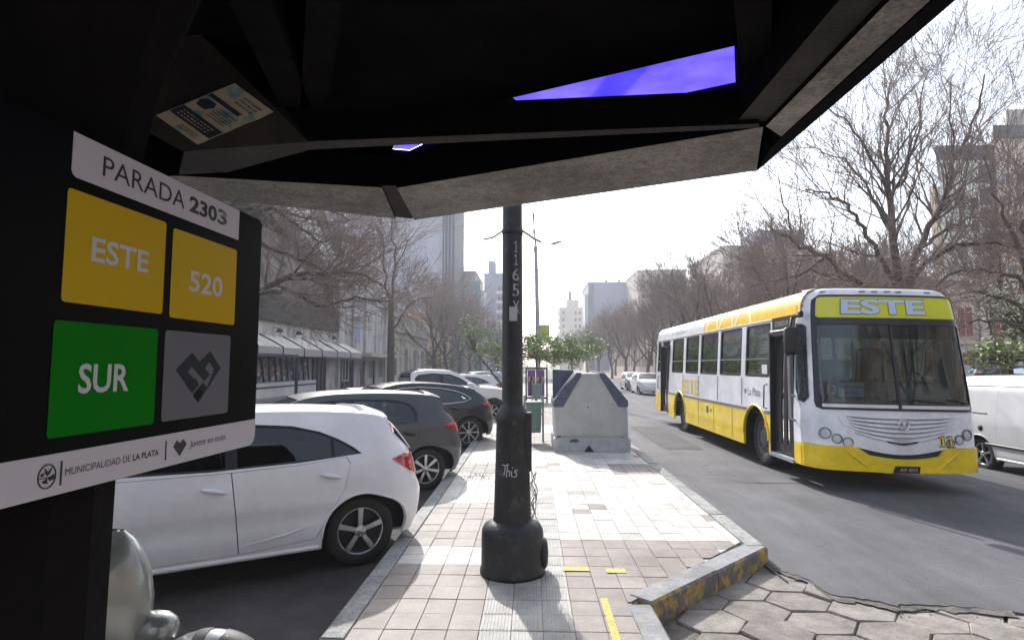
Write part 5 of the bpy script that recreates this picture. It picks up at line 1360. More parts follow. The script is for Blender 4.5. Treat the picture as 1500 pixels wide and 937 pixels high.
# corner cheek: between front and door, with quarter window
FC = FRD
def CX(t, z, off=0):  # t 0..1 from the end of the front curve to the door
    p = FX(-1, z); y = p[1]+(fd0-p[1])*t
    return (bw(z)-off, y, z)
for side_ in (0, 1):
    b = MB(); zs2 = [.30, .45, .62, .64, .9, 1.1, 1.4, 1.8, 2.2, 2.45, 2.56, 2.70, 2.75, 2.80, 2.84, 2.90]
    qz0, qz1 = 1.28, 2.40
    for mname, z0, z1 in (('bus_yellow', .30, .62), ('bus_white', .62, 2.90)):
        zz_ = [z for z in zs2 if z0 <= z <= z1]
        n = 7; vs = []
        for z in zz_:
            for k in range(n):
                p = CX(k/(n-1), z); vs.append(p if side_ == 0 else (BW-p[0], p[1], p[2]))
        fsx = []
        for j in range(len(zz_)-1):
            for i in range(n-1):
                fsx.append((j*n+i, j*n+i+1, (j+1)*n+i+1, (j+1)*n+i))
        b.mat(mname); b.add(vs, [f if side_ else f[::-1] for f in fsx], True)
    b.build('corner_panel', None, bus)
# quarter window: dark glass wrapped around the corner
def QX(u, z, off):   # u<-1 continues on the cheek
    if u >= -1: return FX(u, z, off)
    p = CX(min(1, (-1-u)/.25), z, off); return p
k = BW/2
qp = [(-.985, 1.22), (-.955, 1.30), (-.955, 2.36), (-.98, 2.40), (-1.13, 2.42), (-1.16, 2.38), (-1.16, 1.42), (-1.05, 1.25)]
b = MB(); patch(b, [(u*k, z) for u, z in qp], [], lambda x, z: QX(x/k, z, .008), .06, lip=lambda x, z: QX(x/k, z, -.0)); qo = b.build('quarter_window_frame', 'dark_blue_trim', bus)
qi = [(-.985, 1.27), (-.97, 1.32), (-.97, 2.34), (-.985, 2.37), (-1.12, 2.39), (-1.145, 2.36), (-1.145, 1.45), (-1.05, 1.30)]
M['glass_quarter'] = mat('glass_quarter', (.02, .035, .04), .05, coat=1)
b = MB(); patch(b, [(u*k, z) for u, z in qi], [], lambda x, z: QX(x/k, z, .011), .06); b.build('pane', 'glass_quarter', qo)
b = MB(); b.bbox(-.03, .03, -.05, .05, -.05, .05, .02); b.build('camera_pod', 'black', bus, loc=(.03, .40, 2.54))
# side windows near side
for i, (a, c) in enumerate(wins+[(rd1+.08, BL-.15)]):
    p = rrect(a+.0, c-.0, WZ0, WZ1, .05, 3); p2 = rrect(a+.045, c-.045, WZ0+.045, 1.86, .02, 2); p3 = rrect(a+.045, c-.045, 1.90, WZ1-.045, .03, 2)
    b = MB(); patch(b, p, [p2, p3], lambda y, z: SX(y, z, -.012), .4, lip=lambda y, z: SX(y, z, -.05)); wo = b.build('window', 'trim_black', bus)
    for pp_ in (p2, p3):
        b = MB(); patch(b, pp_, [], lambda y, z: SX(y, z, -.03), .5); b.build('pane', 'glass_bus', wo)
    b = MB(); b.box(.03, .05, a+.05, c-.05, 1.868, 1.892); b.build('divider', 'grey_trim', wo)
# front drip rail
b = MB(); b.path([SX(y, 2.535, .006) for y in (wins[0][0]-.02, 4, 6, 8, BL-.1)], .010, 5); b.build('drip_rail', 'grey_trim', bus)
# doors
def door(y0, y1, z0, z1, leaves, name='door'):
    b = MB()
    for (a, c) in ((y0, y0+.035), (y1-.035, y1)): b.box(.0, .10, a, c, z0, z1)
    b.box(.0+.02, .12, y0, y1, z1-.05, z1); d = b.build(name, 'trim_black', bus)
    wl = (y1-y0-.07)/leaves
    for i in range(leaves):
        a = y0+.035+i*wl; 
        b = MB(); patch(b, [(a+.005, z0+.02), (a+wl-.005, z0+.02), (a+wl-.005, z1-.06), (a+.005, z1-.06)], [rrect(a+.055, a+wl-.055, z0+.16, z1-.16, .04, 3)], lambda y, z: (.06+bw(z), y, z), .4, lip=lambda y, z: (.09+bw(z), y, z)); lf = b.build('leaf', 'trim_black', d)
        b = MB(); patch(b, rrect(a+.055, a+wl-.055, z0+.16, z1-.16, .04, 3), [], lambda y, z: (.075+bw(z), y, z), .5); b.build('pane', 'glass_dark', lf)
    return d
dz1 = 2.30
d1 = door(fd0, fd1, .34, dz1, 4)
b = MB(); b.box(-.02, .20, fd0, fd1, .28, .335); b.build('door_sill', 'zinc', bus)
door(rd0, rd1, .36, 2.36, 2)
b = MB(); b.box(.06, .085, fd0, fd1, dz1+.0, 2.56); ob = b.build('side_display', 'trim_black', bus)
b = MB(); text_mb(b, 'CORREDOR', (fd1-.12, fd0+.25, 2.41, 2.49), lambda y, z: (.056, y, z), .02); b.build('display_lettering', 'zinc', ob)
b = MB(); b.path([SX(fd0, dz1+.03, .015), SX(fd1, dz1+.03, .015)], .02, 6); b.build('door_rail', 'zinc', bus)
for y in (fd0+.06, rd0-.05 if 0 else rd1+.12):
    b = MB(); b.path([SX(y, 1.0, .0), SX(y, 1.05, .05), SX(y, 1.45, .05), SX(y, 1.5, 0)], .012, 6)
b = MB(); b.path([SX(fd1+.13, 1.03, 0), SX(fd1+.13, 1.05, .05), SX(fd1+.13, 1.42, .05), SX(fd1+.13, 1.45, 0)], .013, 6); b.build('handrail', 'dark_blue_trim', bus)
b = MB(); b.path([SX(rd1+.15, 1.03, 0), SX(rd1+.15, 1.05, .05), SX(rd1+.15, 1.42, .05), SX(rd1+.15, 1.45, 0)], .013, 6); b.build('handrail', 'dark_blue_trim', bus)
# pale pole and mirror by the front door
b = MB(); b.path([(-.10, fd0-.10, .95), (-.11, fd0-.12, 1.3), (-.12, fd0-.14, 1.9)], .022, 8); b.path([(-.11, fd0-.12, 1.32), (.0, fd0-.05, 1.30)], .018, 8); b.path([(-.10, fd0-.10, .97), (.0, fd0-.05, .93)], .018, 8); b.build('mirror_pole', 'zinc', bus)
b = MB(); b.bbox(-.24, -.05, .28, .42, 1.92, 2.34, .05); mo = b.build('mirror', 'black', bus)
b = MB(); b.path([(-.14, .36, 2.34), (-.10, .40, 2.48), (.03, .46, 2.52)], .02, 8); b.build('mirror_arm', 'black', bus)
# lettering on the side
b = MB(); y0, y1 = sy(1018.5), sy(995)
text_mb(b, 'ESTE', (-y1, -y0, 1.04, 1.42), lambda x, z: SX(-x, z, .004), .05); b.build('lettering_outline', 'bus_pale_yellow', bus)
b = MB()
zs_l = 1.04
text_mb(b, 'ESTE', (-y1+.01, -y0-.01, 1.05, 1.41), lambda x, z: SX(-x, z, .008), .02); b.build('lettering', 'bus_yellow', bus)
b = MB()
for k in range(5):   # horizontal white slots through the letters
    z = 1.10+k*.065; b.add([SX(y0-.02, z, .012), SX(y1+.02, z, .012), SX(y1+.02, z+.012, .012), SX(y0-.02, z+.012, .012)], [(0, 1, 2, 3)])
b.build('lettering_slots', 'bus_white', bus)
b = MB(); text_mb(b, 'La Plata', (-sy(1088), -sy(1105.5), 1.22, 1.36), lambda x, z: SX(-x, z, .004), 0); b.build('lettering', 'grey_trim', bus)
b = MB(); yc_ = sy(1084.5); b.add([SX(yc_, 1.22, .004), SX(yc_+.06, 1.30, .004), SX(yc_+.03, 1.345, .004), SX(yc_, 1.32, .004), SX(yc_-.03, 1.345, .004), SX(yc_-.06, 1.30, .004)], [(0, 1, 2, 3, 4, 5)]); b.build('heart_print', 'grey_trim', bus)
b = MB(); text_mb(b, 'expreso esteban', (-sy(977), -sy(998), 2.70, 2.755) if 0 else (-sy(977), -sy(998), 2.645, 2.70), lambda x, z: SX(-x, z, .006), 0)
b.build('small_lettering', 'grey_trim', bus)
b = MB(); b.box(-.006, .004, fw-.9+.02, fw-.9+.07, .80, .86); 
b = MB(); b.bbox(-.014, .004, fd1+.10, fd1+.20, .70, .78, .004); b.build('side_marker', 'lamp_orange', bus)
b = MB(); b.bbox(-.012, .004, 4.85, 4.98, .70, .86, .006); b.build('filler_flap', 'grey_trim', bus)
b = MB(); b.bbox(-.012, .004, 4.62, 4.68, .74, .80, .006); b.build('filler_cap', 'grey_trim', bus)
b = MB(); b.box(.02, .026, wins[0][0]+.1, wins[0][0]+.32, 1.62, 1.78); b.build('window_sticker', 'paper' if 0 else 'bus_white', bus)
mm('hub_grey', (.10, .10, .105), .6, var=.3, vscale=9)
# wheels
for cx in (fw, rw):
    for s in (0, 1):
        make_wheel(bus, .48, .28, .29, 8, 'hub_grey', ((.13 if s == 0 else BW-.13), cx, .48), 1 if s == 0 else -1, steel=True).rotation_euler = (0, 0, 0)
for o in list(CHILD[bus.name]):
    if o.name.startswith('wheel'): o.rotation_euler = (0, 0, pi/2); 
# underbody, floor, seats, dashboard
b = MB(); b.box(.35, BW-.35, .3, BL-.3, .34, .62); b.box(.06, BW-.06, fw+wa+.05, rw-wa-.05, .36, .74); b.box(.06, BW-.06, rw+wa+.05, rd0-.05, .36, .74); b.box(.06, BW-.06, .35, fd0-.02, .36, .95)
b.build('underbody', 'black', bus)
b = MB(); b.box(.45, BW-.06, .4, BL-.2, .90, .94); b.box(.12, BW-.06, fd1, rd0, .89, .935); b.build('floor', 'interior', bus)
b = MB(); b.box(.1, BW-.1, .5, BL-.05, 2.66, 2.70); b.build('ceiling', 'zinc', bus)
sb = MB()
for k in range(8):
    y = 3.0+k*.82
    for x in (.35, .80, 1.75, 2.18):
        sb.bbox(x-.2, x+.2, y, y+.4, 1.25, 1.36, .04, ) if 0 else sb.box(x-.2, x+.2, y, y+.4, 1.28, 1.36)
        sb.box(x-.2, x+.2, y+.36, y+.42, 1.36, 1.92)
sb.build('passenger_seats', mat('seat_teal', (.05, .16, .15), .7), bus)
b = MB()
for k in range(7): b.tube((.95, 1.9+k*1.15, .93), (.95, 1.9+k*1.15, 2.66), .018)
for k in range(7): b.tube((1.62, 1.9+k*1.15, .93), (1.62, 1.9+k*1.15, 2.66), .018)
b.build('grab_poles', 'bus_yellow', bus)
b = MB(); b.bbox(.12, BW-.12, .32, .78, .95, 1.30, .05); b.bbox(.30, 1.15, .42, .62, 1.28, 1.42, .04); b.build('dashboard', 'dash_teal', bus)
mm('dash_pale', (.36, .36, .42), .6)
b = MB(); b.bbox(1.30, BW-.16, .42, 1.05, 1.15, 1.52, .12); b.build('driver_console', 'dash_pale', bus)
b = MB(); b.bbox(.28, .98, .335, .36, 1.30, 1.55, .008); pb = b.build('route_board', 'dash_teal', bus)
b = MB(); b.box(.34, .52, .325, .332, 1.32, 1.52); b.build('blue_panel', 'sign_blue', pb)
b = MB(); b.box(.53, .90, .325, .332, 1.32, 1.52); b.build('pale_panel', 'pale_blue', pb)
b = MB(); text_mb(b, '13', (.36, .50, 1.35, 1.49), lambda x, z: (x, .320, z), .03); b.build('route_number', 'bus_white', pb)
b = MB(); text_mb(b, 'PLAZA ITALIA', (.55, .88, 1.445, 1.49), lambda x, z: (x, .320, z), .0); text_mb(b, 'E. SEGUI', (.55, .80, 1.355, 1.40), lambda x, z: (x, .320, z), .0); b.build('route_text', 'sign_blue', pb)
b = MB(); t_ = MB(); t_.lathe([(.22, 0), (.235, .01), (.22, .02), (.21, .01), (.22, 0)], n=28)
T = Matrix.Translation((1.95, .95, 1.50)) @ Matrix.Rotation(R(-55), 4, 'X'); b.add([T @ Vector(v) for v in t_.v], t_.f, True); b.build('steering_wheel', 'black', bus)
b = MB(); b.bbox(1.68, 2.22, 1.45, 1.95, 1.22, 1.38, .05); b.bbox(1.70, 2.20, 1.9, 2.02, 1.3, 2.1, .05); b.build('driver_seat', 'seat_fabric', bus)
b = MB(); b.path([FX(.55, 1.26, .02), FX(.2, 1.30, .035), FX(-.05, 1.28, .03)], .010, 5); b.path([FX(.85, 1.26, .02), FX(.62, 1.31, .035)], .010, 5); b.build('wiper', 'black', bus)
# dark roller blind across the top of the windscreen
b = MB(); vs = [FX(-.85+1.74*k/12, z, -.05) for z in (2.18, 2.39) for k in range(13)]; b.add(vs, [(i, i+1, 14+i, 13+i) for i in range(12)], True); b.build('sun_blind', 'black', bus)

b = MB()
for y in (3.3, 4.45, 5.6, 8.7): b.box(-.004, .004, y, y+.012, zb0+.06, zY-.02)
for y in wins[1][0]-.08, wins[2][0]-.06, wins[3][0]-.06, wins[4][0]-.06: b.box(-.004, .004, y, y+.010, 1.02, WZ0-.03)
b.build('panel_seams', 'grey_trim', bus)
b = MB(); b.bbox(1.0, 1.9, 2.2, 4.2, 2.98, 3.08, .03); b.build('roof_hatch', 'bus_white', bus)
# ================================================================== BUILDINGS
mm('plaster_pale', (.58, .56, .53), .9, col2=(.30, .28, .27), thr=(.45, .65), vscale=1.2, bump=.2, stretch=(1, 1, .3))
mm('plaster_blotchy', (.52, .50, .50), .9, col2=(.30, .28, .275), thr=(.46, .62), vscale=.9, bump=.3, stretch=(1, 1.6, .35), detail=9)
mm('concrete_hall', (.30, .265, .245), .9, col2=(.12, .105, .10), thr=(.4, .6), vscale=.7, bump=.3)
mm('ribbed_panel', (.135, .125, .110), .9, col2=(.075, .068, .060), thr=(.4, .62), vscale=1.1, stretch=(1, .6, 3))
mm('white_slab', (.62, .61, .60), .8, var=.15, vscale=.8)
mm('canvas', (.74, .70, .65), .9, col2=(.46, .42, .38), thr=(.5, .7), vscale=2)
mm('canvas_side', (.42, .40, .38), .9, var=.1)
mm('navy_steel', (.012, .018, .06), .5)
mm('shop_dark', (.03, .03, .035), .3)
mm('classic_stone', (.58, .55, .50), .9, col2=(.34, .32, .29), thr=(.45, .65), vscale=1.0, bump=.2)
mm('classic_right', (.52, .45, .39), .9, col2=(.30, .26, .23), thr=(.45, .65), vscale=.6, bump=.2)
mm('tan_wall', (.60, .42, .26), .9, var=.15, vscale=.5)
mm('lilac_concrete', (.50, .50, .57), .9, var=.08, vscale=.2)
mm('slate', (.09, .10, .12), .7, var=.2, vscale=.3)
mm('grey_brown', (.44, .395, .36), .9, var=.12, vscale=.3)
mm('teal_glass', (.12, .22, .24), .25); mm('pale_white', (.60, .60, .58), .8)
mm('blue_grey', (.24, .27, .37), .8, var=.1, vscale=.1)
mm('beige_far', (.55, .47, .38), .9, var=.1, vscale=.2)
mm('tower_tan', (.72, .60, .48), .9, var=.1, vscale=.3); mm('tower_green', (.66, .70, .63), .8, var=.1, vscale=.3)
mm('far_window', (.05, .055, .065), .25); mm('red_wood', (.22, .045, .04), .7)

def bbox_part(name, m, parent, x0, x1, y0, y1, z0, z1):
    b = MB(); b.box(x0, x1, y0, y1, z0, z1); return b.build(name, m, parent)
def block(name, x0, x1, y0, y1, z0, z1, m, label, cat='building', group=None):
    t = empty(name, ((x0+x1)/2, (y0+y1)/2, z0), label=label, cat=cat, group=group); t.location = (0, 0, 0)
    bbox_part('wall', m, t, x0, x1, y0, y1, z0, z1)
    bbox_part('parapet', m, t, x0-.15, x1+.15, y0-.15, y1+.15, z1-.003, z1+.5)
    return t
WIN = {}
def windows(t, face, c0, us, zs, w_, h_, pane='far_window', depth=.12, frame='pale_white', arched=False):
    """window objects in rows; face 'y' (towards camera, plane y=c0), 'x+' / 'x-' side planes"""
    key = (w_, h_, pane, frame, arched)
    if key not in WIN:
        b = MB(); f = .07*min(1, w_)
        for (a0, a1, b0, b1) in ((-w_/2-f, -w_/2, -f, h_+f), (w_/2, w_/2+f, -f, h_+f), (-w_/2, w_/2, h_, h_+f), (-w_/2, w_/2, -f, 0), (-.02, .02, 0, h_)): b.box(a0, a1, -.10, .01, b0, b1)
        if arched: b.prism([(cos(pi*k/10)*(w_/2+f), h_+f+sin(pi*k/10)*(w_/2)) for k in range(11)], -.10, .01, axis='y')
        o = b.build('window', frame); p = MB(); p.box(-w_/2, w_/2, -.045, .0, 0, h_); po_ = p.build('pane', pane)
        WIN[key] = (o.data, po_.data); bpy.data.objects.remove(o); bpy.data.objects.remove(po_)
    dm, pm = WIN[key]
    rot = {'y': 0, 'x-': -pi/2, 'x+': pi/2}[face]
    for u in us:
        for z in zs:
            loc = (u, c0, z) if face == 'y' else (c0, u, z)
            o = link('window', dm, t, loc, (0, 0, rot)); link('pane', pm, o)
def fr(a, b, n): return [a+(b-a)*(i+.5)/n for i in range(n)]

XF = -14
# --- hall on the left with awnings
hall = empty('concrete_hall', label='brown concrete hall with ribbed grey band above a row of beige awnings', cat='building')
bbox_part('lower_wall', 'plaster_pale', hall, XF-12, XF, 16, 40.4, .15, 4.2)
bbox_part('upper_wall', 'concrete_hall', hall, XF-12, XF-.3, 16, 40.4, 4.2, 9.2)
bbox_part('band', 'ribbed_panel', hall, XF-.3, XF+.22, 16, 40.2, 4.15, 5.65)
b = MB()
for k in range(9): b.box(XF+.22, XF+.27, 16, 40.2, 4.22+k*.16, 4.30+k*.16)
tag(b.build('rib', 'ribbed_panel', hall), kind='stuff')
# slanting white stair slab and the mass above it
b = MB(); b.prism([(18, 14.6), (40.2, 7.2), (40.2, 8.7), (18, 17.2)], XF-.6, XF+.5, axis='x'); b.build('sloping_slab', 'white_slab', hall)
b = MB(); b.prism([(18, 17.2), (40.2, 8.7), (40.2, 11.0), (18, 24)], XF-12, XF-.2, axis='x'); b.build('upper_mass', 'concrete_hall', hall)
# awnings, each a thing
nb = 7; y0a, y1a = 23.3, 42.4
for k in range(nb):
    a, c = y0a+(y1a-y0a)*k/nb, y0a+(y1a-y0a)*(k+1)/nb; xo_, xi_ = XF+1.3, XF+.03
    t = empty('awning', label='beige canvas awning, %s of the row above the shop windows' % ['first from the left', 'second from the left', 'third from the left', 'middle one', 'third from the right', 'second from the right', 'rightmost one'][k], cat='awning', group='beige awnings along the concrete hall')
    b = MB(); b.add([(xi_, a+.06, 3.40), (xi_, c-.06, 3.40), (xo_, c-.06, 2.72), (xo_, a+.06, 2.72), (xi_, a+.06, 3.36), (xi_, c-.06, 3.36), (xo_-.03, c-.06, 2.69), (xo_-.03, a+.06, 2.69)], [(0, 3, 2, 1), (4, 5, 6, 7), (0, 1, 5, 4), (0, 4, 7, 3), (1, 2, 6, 5)]); b.build('canvas_top', 'canvas', t)
    b = MB(); b.box(xo_-.02, xo_+.004, a+.06, c-.06, 2.30, 2.71); b.build('valance', 'canvas_side', t)
    b = MB(); b.path([(xi_, a+.02, 3.44), (xo_+.01, a+.02, 2.74), (xo_+.01, a+.02, 2.28)], .035, 5); b.build('side_bar', 'trim_black', t)
for k, y in enumerate((25.6, 30.4, 33.0, 39.0)):
    b = MB(); b.lathe([(0, .2), (.10, .17), (.22, .0), (.2, -.02), (0, .02)], (XF+.35, y, 3.62), 12); b.tube((XF, y, 3.85), (XF+.35, y, 3.8), .02, n=5)
    thing('wall_lamp', b, 'trim_black', ['black wall lamp above the left end of the awnings', 'black wall lamp, second above the awnings', 'black wall lamp, third above the awnings', 'black wall lamp above the right end of the awnings'][k], 'wall lamp', 'black dome lamps above the awnings')
# shop front behind
sf = empty('shop_front', label='shop window wall with dark slanting mullions and magazines under the awnings', cat='shop front')
mm('magazines', (.34, .30, .26), .7, col2=(.05, .07, .10), thr=(.42, .56), vscale=5, detail=3)
b = MB(); b.box(XF+.02, XF+.10, 22, 35, .95, 2.28); b.build('display', 'magazines', sf)
mm('magazine_red', (.40, .09, .05), .6); mm('magazine_blue', (.05, .15, .35), .6); mm('magazine_pale', (.55, .52, .46), .6)
rr = random.Random(11)
for k in range(60):
    b = MB(); y = rr.uniform(22.2, 34.7); z = 1.0+.26*rr.randint(0, 4); b.box(XF+.10, XF+.115, y, y+.22, z, z+.2); b.build('magazine', rr.choice(['magazine_red', 'magazine_blue', 'magazine_pale', 'magazine_pale', 'canvas_side']), sf)
for k in range(18):
    y = 22+k*.75; b = MB(); b.add([(XF+.12, y+.35, .92), (XF+.12, y+.43, .92), (XF+.12, y+.08, 2.3), (XF+.12, y, 2.3), (XF+.2, y+.35, .92), (XF+.2, y+.43, .92), (XF+.2, y+.08, 2.3), (XF+.2, y, 2.3)], [(4, 5, 6, 7), (0, 3, 2, 1), (0, 4, 7, 3), (1, 2, 6, 5)]); b.build('mullion', 'navy_steel', sf)
bbox_part('sill_wall', 'white_slab', sf, XF+.02, XF+.45, 22, 35.6, .15, .62); bbox_part('blue_stripe', 'navy_steel', sf, XF+.2, XF+.47, 22, 35.6, .62, .70); bbox_part('sill', 'white_slab', sf, XF+.02, XF+.46, 22, 35.6, .705, .9)
b = MB(); b.box(XF+.1, XF+.3, 22, 35.6, 2.28, 2.40); b.build('fascia', mat('fascia_blue', (.04, .10, .17), .6), sf)
for (a, c, nm) in ((36.0, 38.2, 'doorway'), (40.9, 43.6, 'doorway'), (46.2, 47.6, 'doorway')):
    b = MB(); b.box(XF+.01, XF+.06, a, c, .15, 2.5); o = b.build(nm, 'shop_dark', hall if a < 45 else None)
    if a > 45: o['label'] = 'dark narrow doorway at the right of the blotchy pale building'; o['category'] = 'doorway'
    else: 
        b = MB(); [b.box(XF+.06, XF+.12, a+(c-a)*k/3-.04, a+(c-a)*k/3+.04, .15, 2.5) for k in range(4)]; b.build('frame', 'trim_black', o)
# navy steel frames standing on the pavement
for i, (ya, yb_, zt_, lb) in enumerate(((20.0, 27.4, 2.32, 'navy blue steel frame in front of the shop windows'), (31.2, 41.0, 2.28, 'navy blue steel frame in front of the dark doorways'))):
    t = empty('steel_frame', label=lb, cat='steel frame', group='navy blue steel frames on the left pavement'); X_ = -11.4
    for y in (ya, yb_, (ya+yb_)/2)[:2 if i == 0 else 3]:
        bbox_part('post', 'navy_steel', t, X_-.06, X_+.06, y-.06, y+.06, .15, zt_)
    bbox_part('beam', 'navy_steel', t, X_-.05, X_+.05, ya+.06, yb_-.06, zt_-.14, zt_-.002)
    for y in (ya, yb_): bbox_part('cross_beam', 'navy_steel', t, X_-1.6, X_-.06, y-.05, y+.05, zt_-.12, zt_-.01)
# --- blotchy pale building
pb_ = block('blotchy_building', XF-14, XF+.03, 40.45, 54.3, .15, 11.6, 'plaster_blotchy', 'tall windowless building with stained pale plaster between the hall and the ornate house')
bbox_part('flat_canopy', 'grey_brown', pb_, XF+.03, XF+2.0, 42.6, 53.5, 2.45, 2.75)
b = MB(); b.box(XF+.03, XF+.05, 44.2, 46.0, 3.6, 5.6); b.build('painted_sign', mat('faint_blue', (.28, .31, .46), .8, var=.2, vscale=3), pb_)
for y in (40.7, 44.0, 47.3, 50.6, 53.9): bbox_part('pilaster', 'plaster_blotchy', pb_, XF+.03, XF+.18, y-.22, y+.22, .15, 11.5)
windows(pb_, 'x+', XF+.032, (42.3, 49, 52.4), (.7,), 1.3, 1.7, pane='shop_dark')
# --- ornate single storey house
oh = block('ornate_house', XF-12, XF+.02, 54.4, 76, .15, 6.7, 'classic_stone', 'low ornate stone house with cornice and tall narrow openings')
bbox_part('cornice', 'classic_stone', oh, XF+.02, XF+.42, 54.4, 76.1, 5.25, 5.55); bbox_part('moulding', 'classic_stone', oh, XF+.02, XF+.20, 54.4, 76.1, 4.55, 4.75); bbox_part('plinth', 'classic_stone', oh, XF+.02, XF+.14, 54.4, 76.1, .15, .8)
for y in (55, 60.5, 65.5, 70.2, 75.4): bbox_part('pilaster', 'classic_stone', oh, XF+.02, XF+.16, y-.35, y+.35, .8, 4.55)
for y in (57, 63, 68, 73): bbox_part('parapet_panel', 'plaster_pale', oh, XF+.02, XF+.10, y-1.6, y+1.6, 5.75, 6.6)
windows(oh, 'x+', XF+.025, (63.0, 67.9, 72.6), (1.0,), 1.3, 2.6, pane='shop_dark', frame='classic_stone', arched=True)
bbox_part('door', 'navy_steel', oh, XF+.02, XF+.08, 57.2, 58.6, .15, 3.1)
# --- tan wall and blocks beyond
tw = block('tan_house', XF-10, XF-1.5, 80, 108, .15, 8.6, 'tan_wall', 'tan orange house wall behind two bare trees and green bushes')
windows(tw, 'x+', XF-1.48, fr(82, 106, 6), (1.2, 5.0), 1.4, 1.9)
bg1 = block('tall_slab_building', -62, -20.8, 132, 160, 0, 52, 'lilac_concrete', 'tall plain lilac grey block rising behind the left street trees')
for k in range(8): bbox_part('panel_joint', 'grey_brown', bg1, -60+k*5, -59.9+k*5, 131.95, 132, 1, 51)
bg2 = block('dark_tower', -20.7, -17.9, 131, 150, 0, 56, 'slate', 'slim dark slate tower edge beside the lilac grey block')
for x in (-20.2, -19.4, -18.6): bbox_part('fin', 'blue_grey', bg2, x-.12, x+.12, 130.7, 131, 2, 55)
g3 = block('grey_office', -22.5, -15.0, 152, 175, 0, 26.8, 'grey_brown', 'grey brown office block with a teal glass strip beyond the trees', )
bbox_part('glass_strip', 'teal_glass', g3, -14.99, -13.6, 151.5, 160, 0, 24.5); bbox_part('white_strip', 'pale_white', g3, -13.58, -12.6, 152.2, 160, 0, 22)
for k in range(7): bbox_part('spandrel', 'blue_grey', g3, -14.99, -13.58, 151.4, 151.5, 2+k*3.2, 2.5+k*3.2)
g4 = block('balcony_building', -15.2, -8.5, 182, 205, 0, 31, 'blue_grey', 'pale blue grey flats with balconies just left of the lamp post')
bbox_part('lift_tower', 'blue_grey', g4, -13.8, -11.6, 182, 188, 31, 35.5); windows(g4, 'y', 181.98, (-10.3, -9.2), [4+3.1*k for k in range(8)], .8, 1.5)
for k in range(8): bbox_part('balcony', 'pale_white', g4, -11.2, -8.4, 180.8, 182, 3+3.1*k, 3.9+3.1*k)
g5 = block('pale_flats', 13.2, 24.6, 262, 290, 0, 28, 'beige_far', 'pale beige flats at the end of the avenue with a small rooftop tank')
bbox_part('roof_room', 'beige_far', g5, 16.5, 22, 262, 270, 28.5, 32); bbox_part('water_tank', 'red_wood', g5, 17.4, 18.8, 262.5, 264, 32, 36)
for k in range(8): bbox_part('balcony', 'pale_white', g5, 12.4, 13.2, 261, 262.5, 3+3.1*k, 4.2+3.1*k)
windows(g5, 'y', 261.98, (15, 20.5, 22.5), [3.5+3.1*k for k in range(8)], 1.0, 1.5)
g6 = block('blue_grey_block', 20.3, 36, 200, 225, 0, 30.6, 'blue_grey', 'plain blue grey block rising over the bare trees beyond the container')
bbox_part('side_shaft', 'slate', g6, 20.2, 22.0, 199.6, 200, 0, 30.4); bbox_part('edge_band', 'pale_white', g6, 19.0, 20.2, 201, 206, 0, 27)
for x in (26.5, 31): bbox_part('vent', 'slate', g6, x, x+.8, 202, 203, 31.1, 32.2)
g7 = block('rooftop_sign_building', 33.5, 48.5, 178, 200, 0, 31.2, 'grey_brown', 'grey brown flats carrying large rooftop letters above the bus')
windows(g7, 'y', 177.98, fr(34, 48, 6), [4+3.1*k for k in range(9)], 1.1, 1.5)
b = MB(); gx0, gx1 = PY(928, 370, 178).x, PY(984, 372, 178).x; z_ = PY(928, 374, 178).z
text_mb(b, 'SANCOR SEGUROS', (gx0, gx1, z_-1.2, z_+1.2), lambda x, z: (x, 178.5, z), .0); text_mb(b, 'TORRE', (PY(946, 380, 178).x, PY(968, 380, 178).x, z_-3.6, z_-1.9), lambda x, z: (x, 178.5, z), .0)
b.build('roof_lettering', mat('far_letters', (.35, .36, .38), .8), g7)
b = MB(); [b.tube((x, 178.6, 31.2), (x, 178.6, z_+1.3), .06, n=5) for x in (gx0+.5, (gx0*2+gx1)/3, (gx0+gx1*2)/3, gx1-.5)]; b.build('lettering_posts', 'zinc', g7)
g8 = block('grey_flats', 40.5, 59, 120, 145, 0, 26.5, 'grey_brown', 'wide grey brown flats behind the bare trees above the bus roof')
windows(g8, 'y', 119.98, fr(41, 58.5, 8), [4+3.0*k for k in range(7)], 1.2, 1.5); bbox_part('roof_room', 'blue_grey', g8, 48, 58, 121, 130, 27, 30.5)
g9 = block('stepped_tan_flats', 64.5, 80, 130, 150, 0, 23.8, 'tower_tan', 'stepped tan flats between the bare trees right of the bus roof')
bbox_part('roof_room', 'tower_tan', g9, 65.5, 72, 131, 140, 24.3, 28); windows(g9, 'y', 129.98, fr(65, 79.5, 6), [4+3.0*k for k in range(6)], 1.2, 1.5)
g10 = empty('apartment_tower', label='tall tan apartment tower with a dark vertical recess at the right edge', cat='building')
tx0 = PY(1378, 300, 72).x; tx1 = PY(1436, 300, 72).x; tx2 = PY(1458, 300, 72).x
zt1 = PY(1400, 235, 72).z; zt2 = PY(1480, 205, 72).z
def sheared(name, m, x0, x1, y0, y1, z0, z1):
    k = .74*(y1-y0); b = MB(); b.prism([(x0, y0), (x1, y0), (x1+k, y1), (x0+k, y1)], z0, z1); return b.build(name, m, g10)
sheared('left_wing', 'tower_green', tx0, tx1, 72, 90, -.4, zt1); sheared('recess', 'slate', tx1+.9, tx2+.8, 73.2, 90, -.4, zt1+1.2); sheared('right_wing', 'tower_tan', tx2, tx2+16, 71.5, 90, -.4, zt2)
sheared('left_edge', 'tower_tan', tx0-.6, tx0+.72, 73, 90, -.4, zt1-3)
sheared('roof', 'slate', tx0+.2, tx2+1, 72.6, 88, zt1, zt1+2.2); sheared('roof', 'slate', tx2-.3, tx2+16.5, 71.2, 88, zt2, zt2+1.6); sheared('roof', 'grey_brown', tx2+2.5, tx2+16, 72.5, 86, zt2+1.6, zt2+4.2)
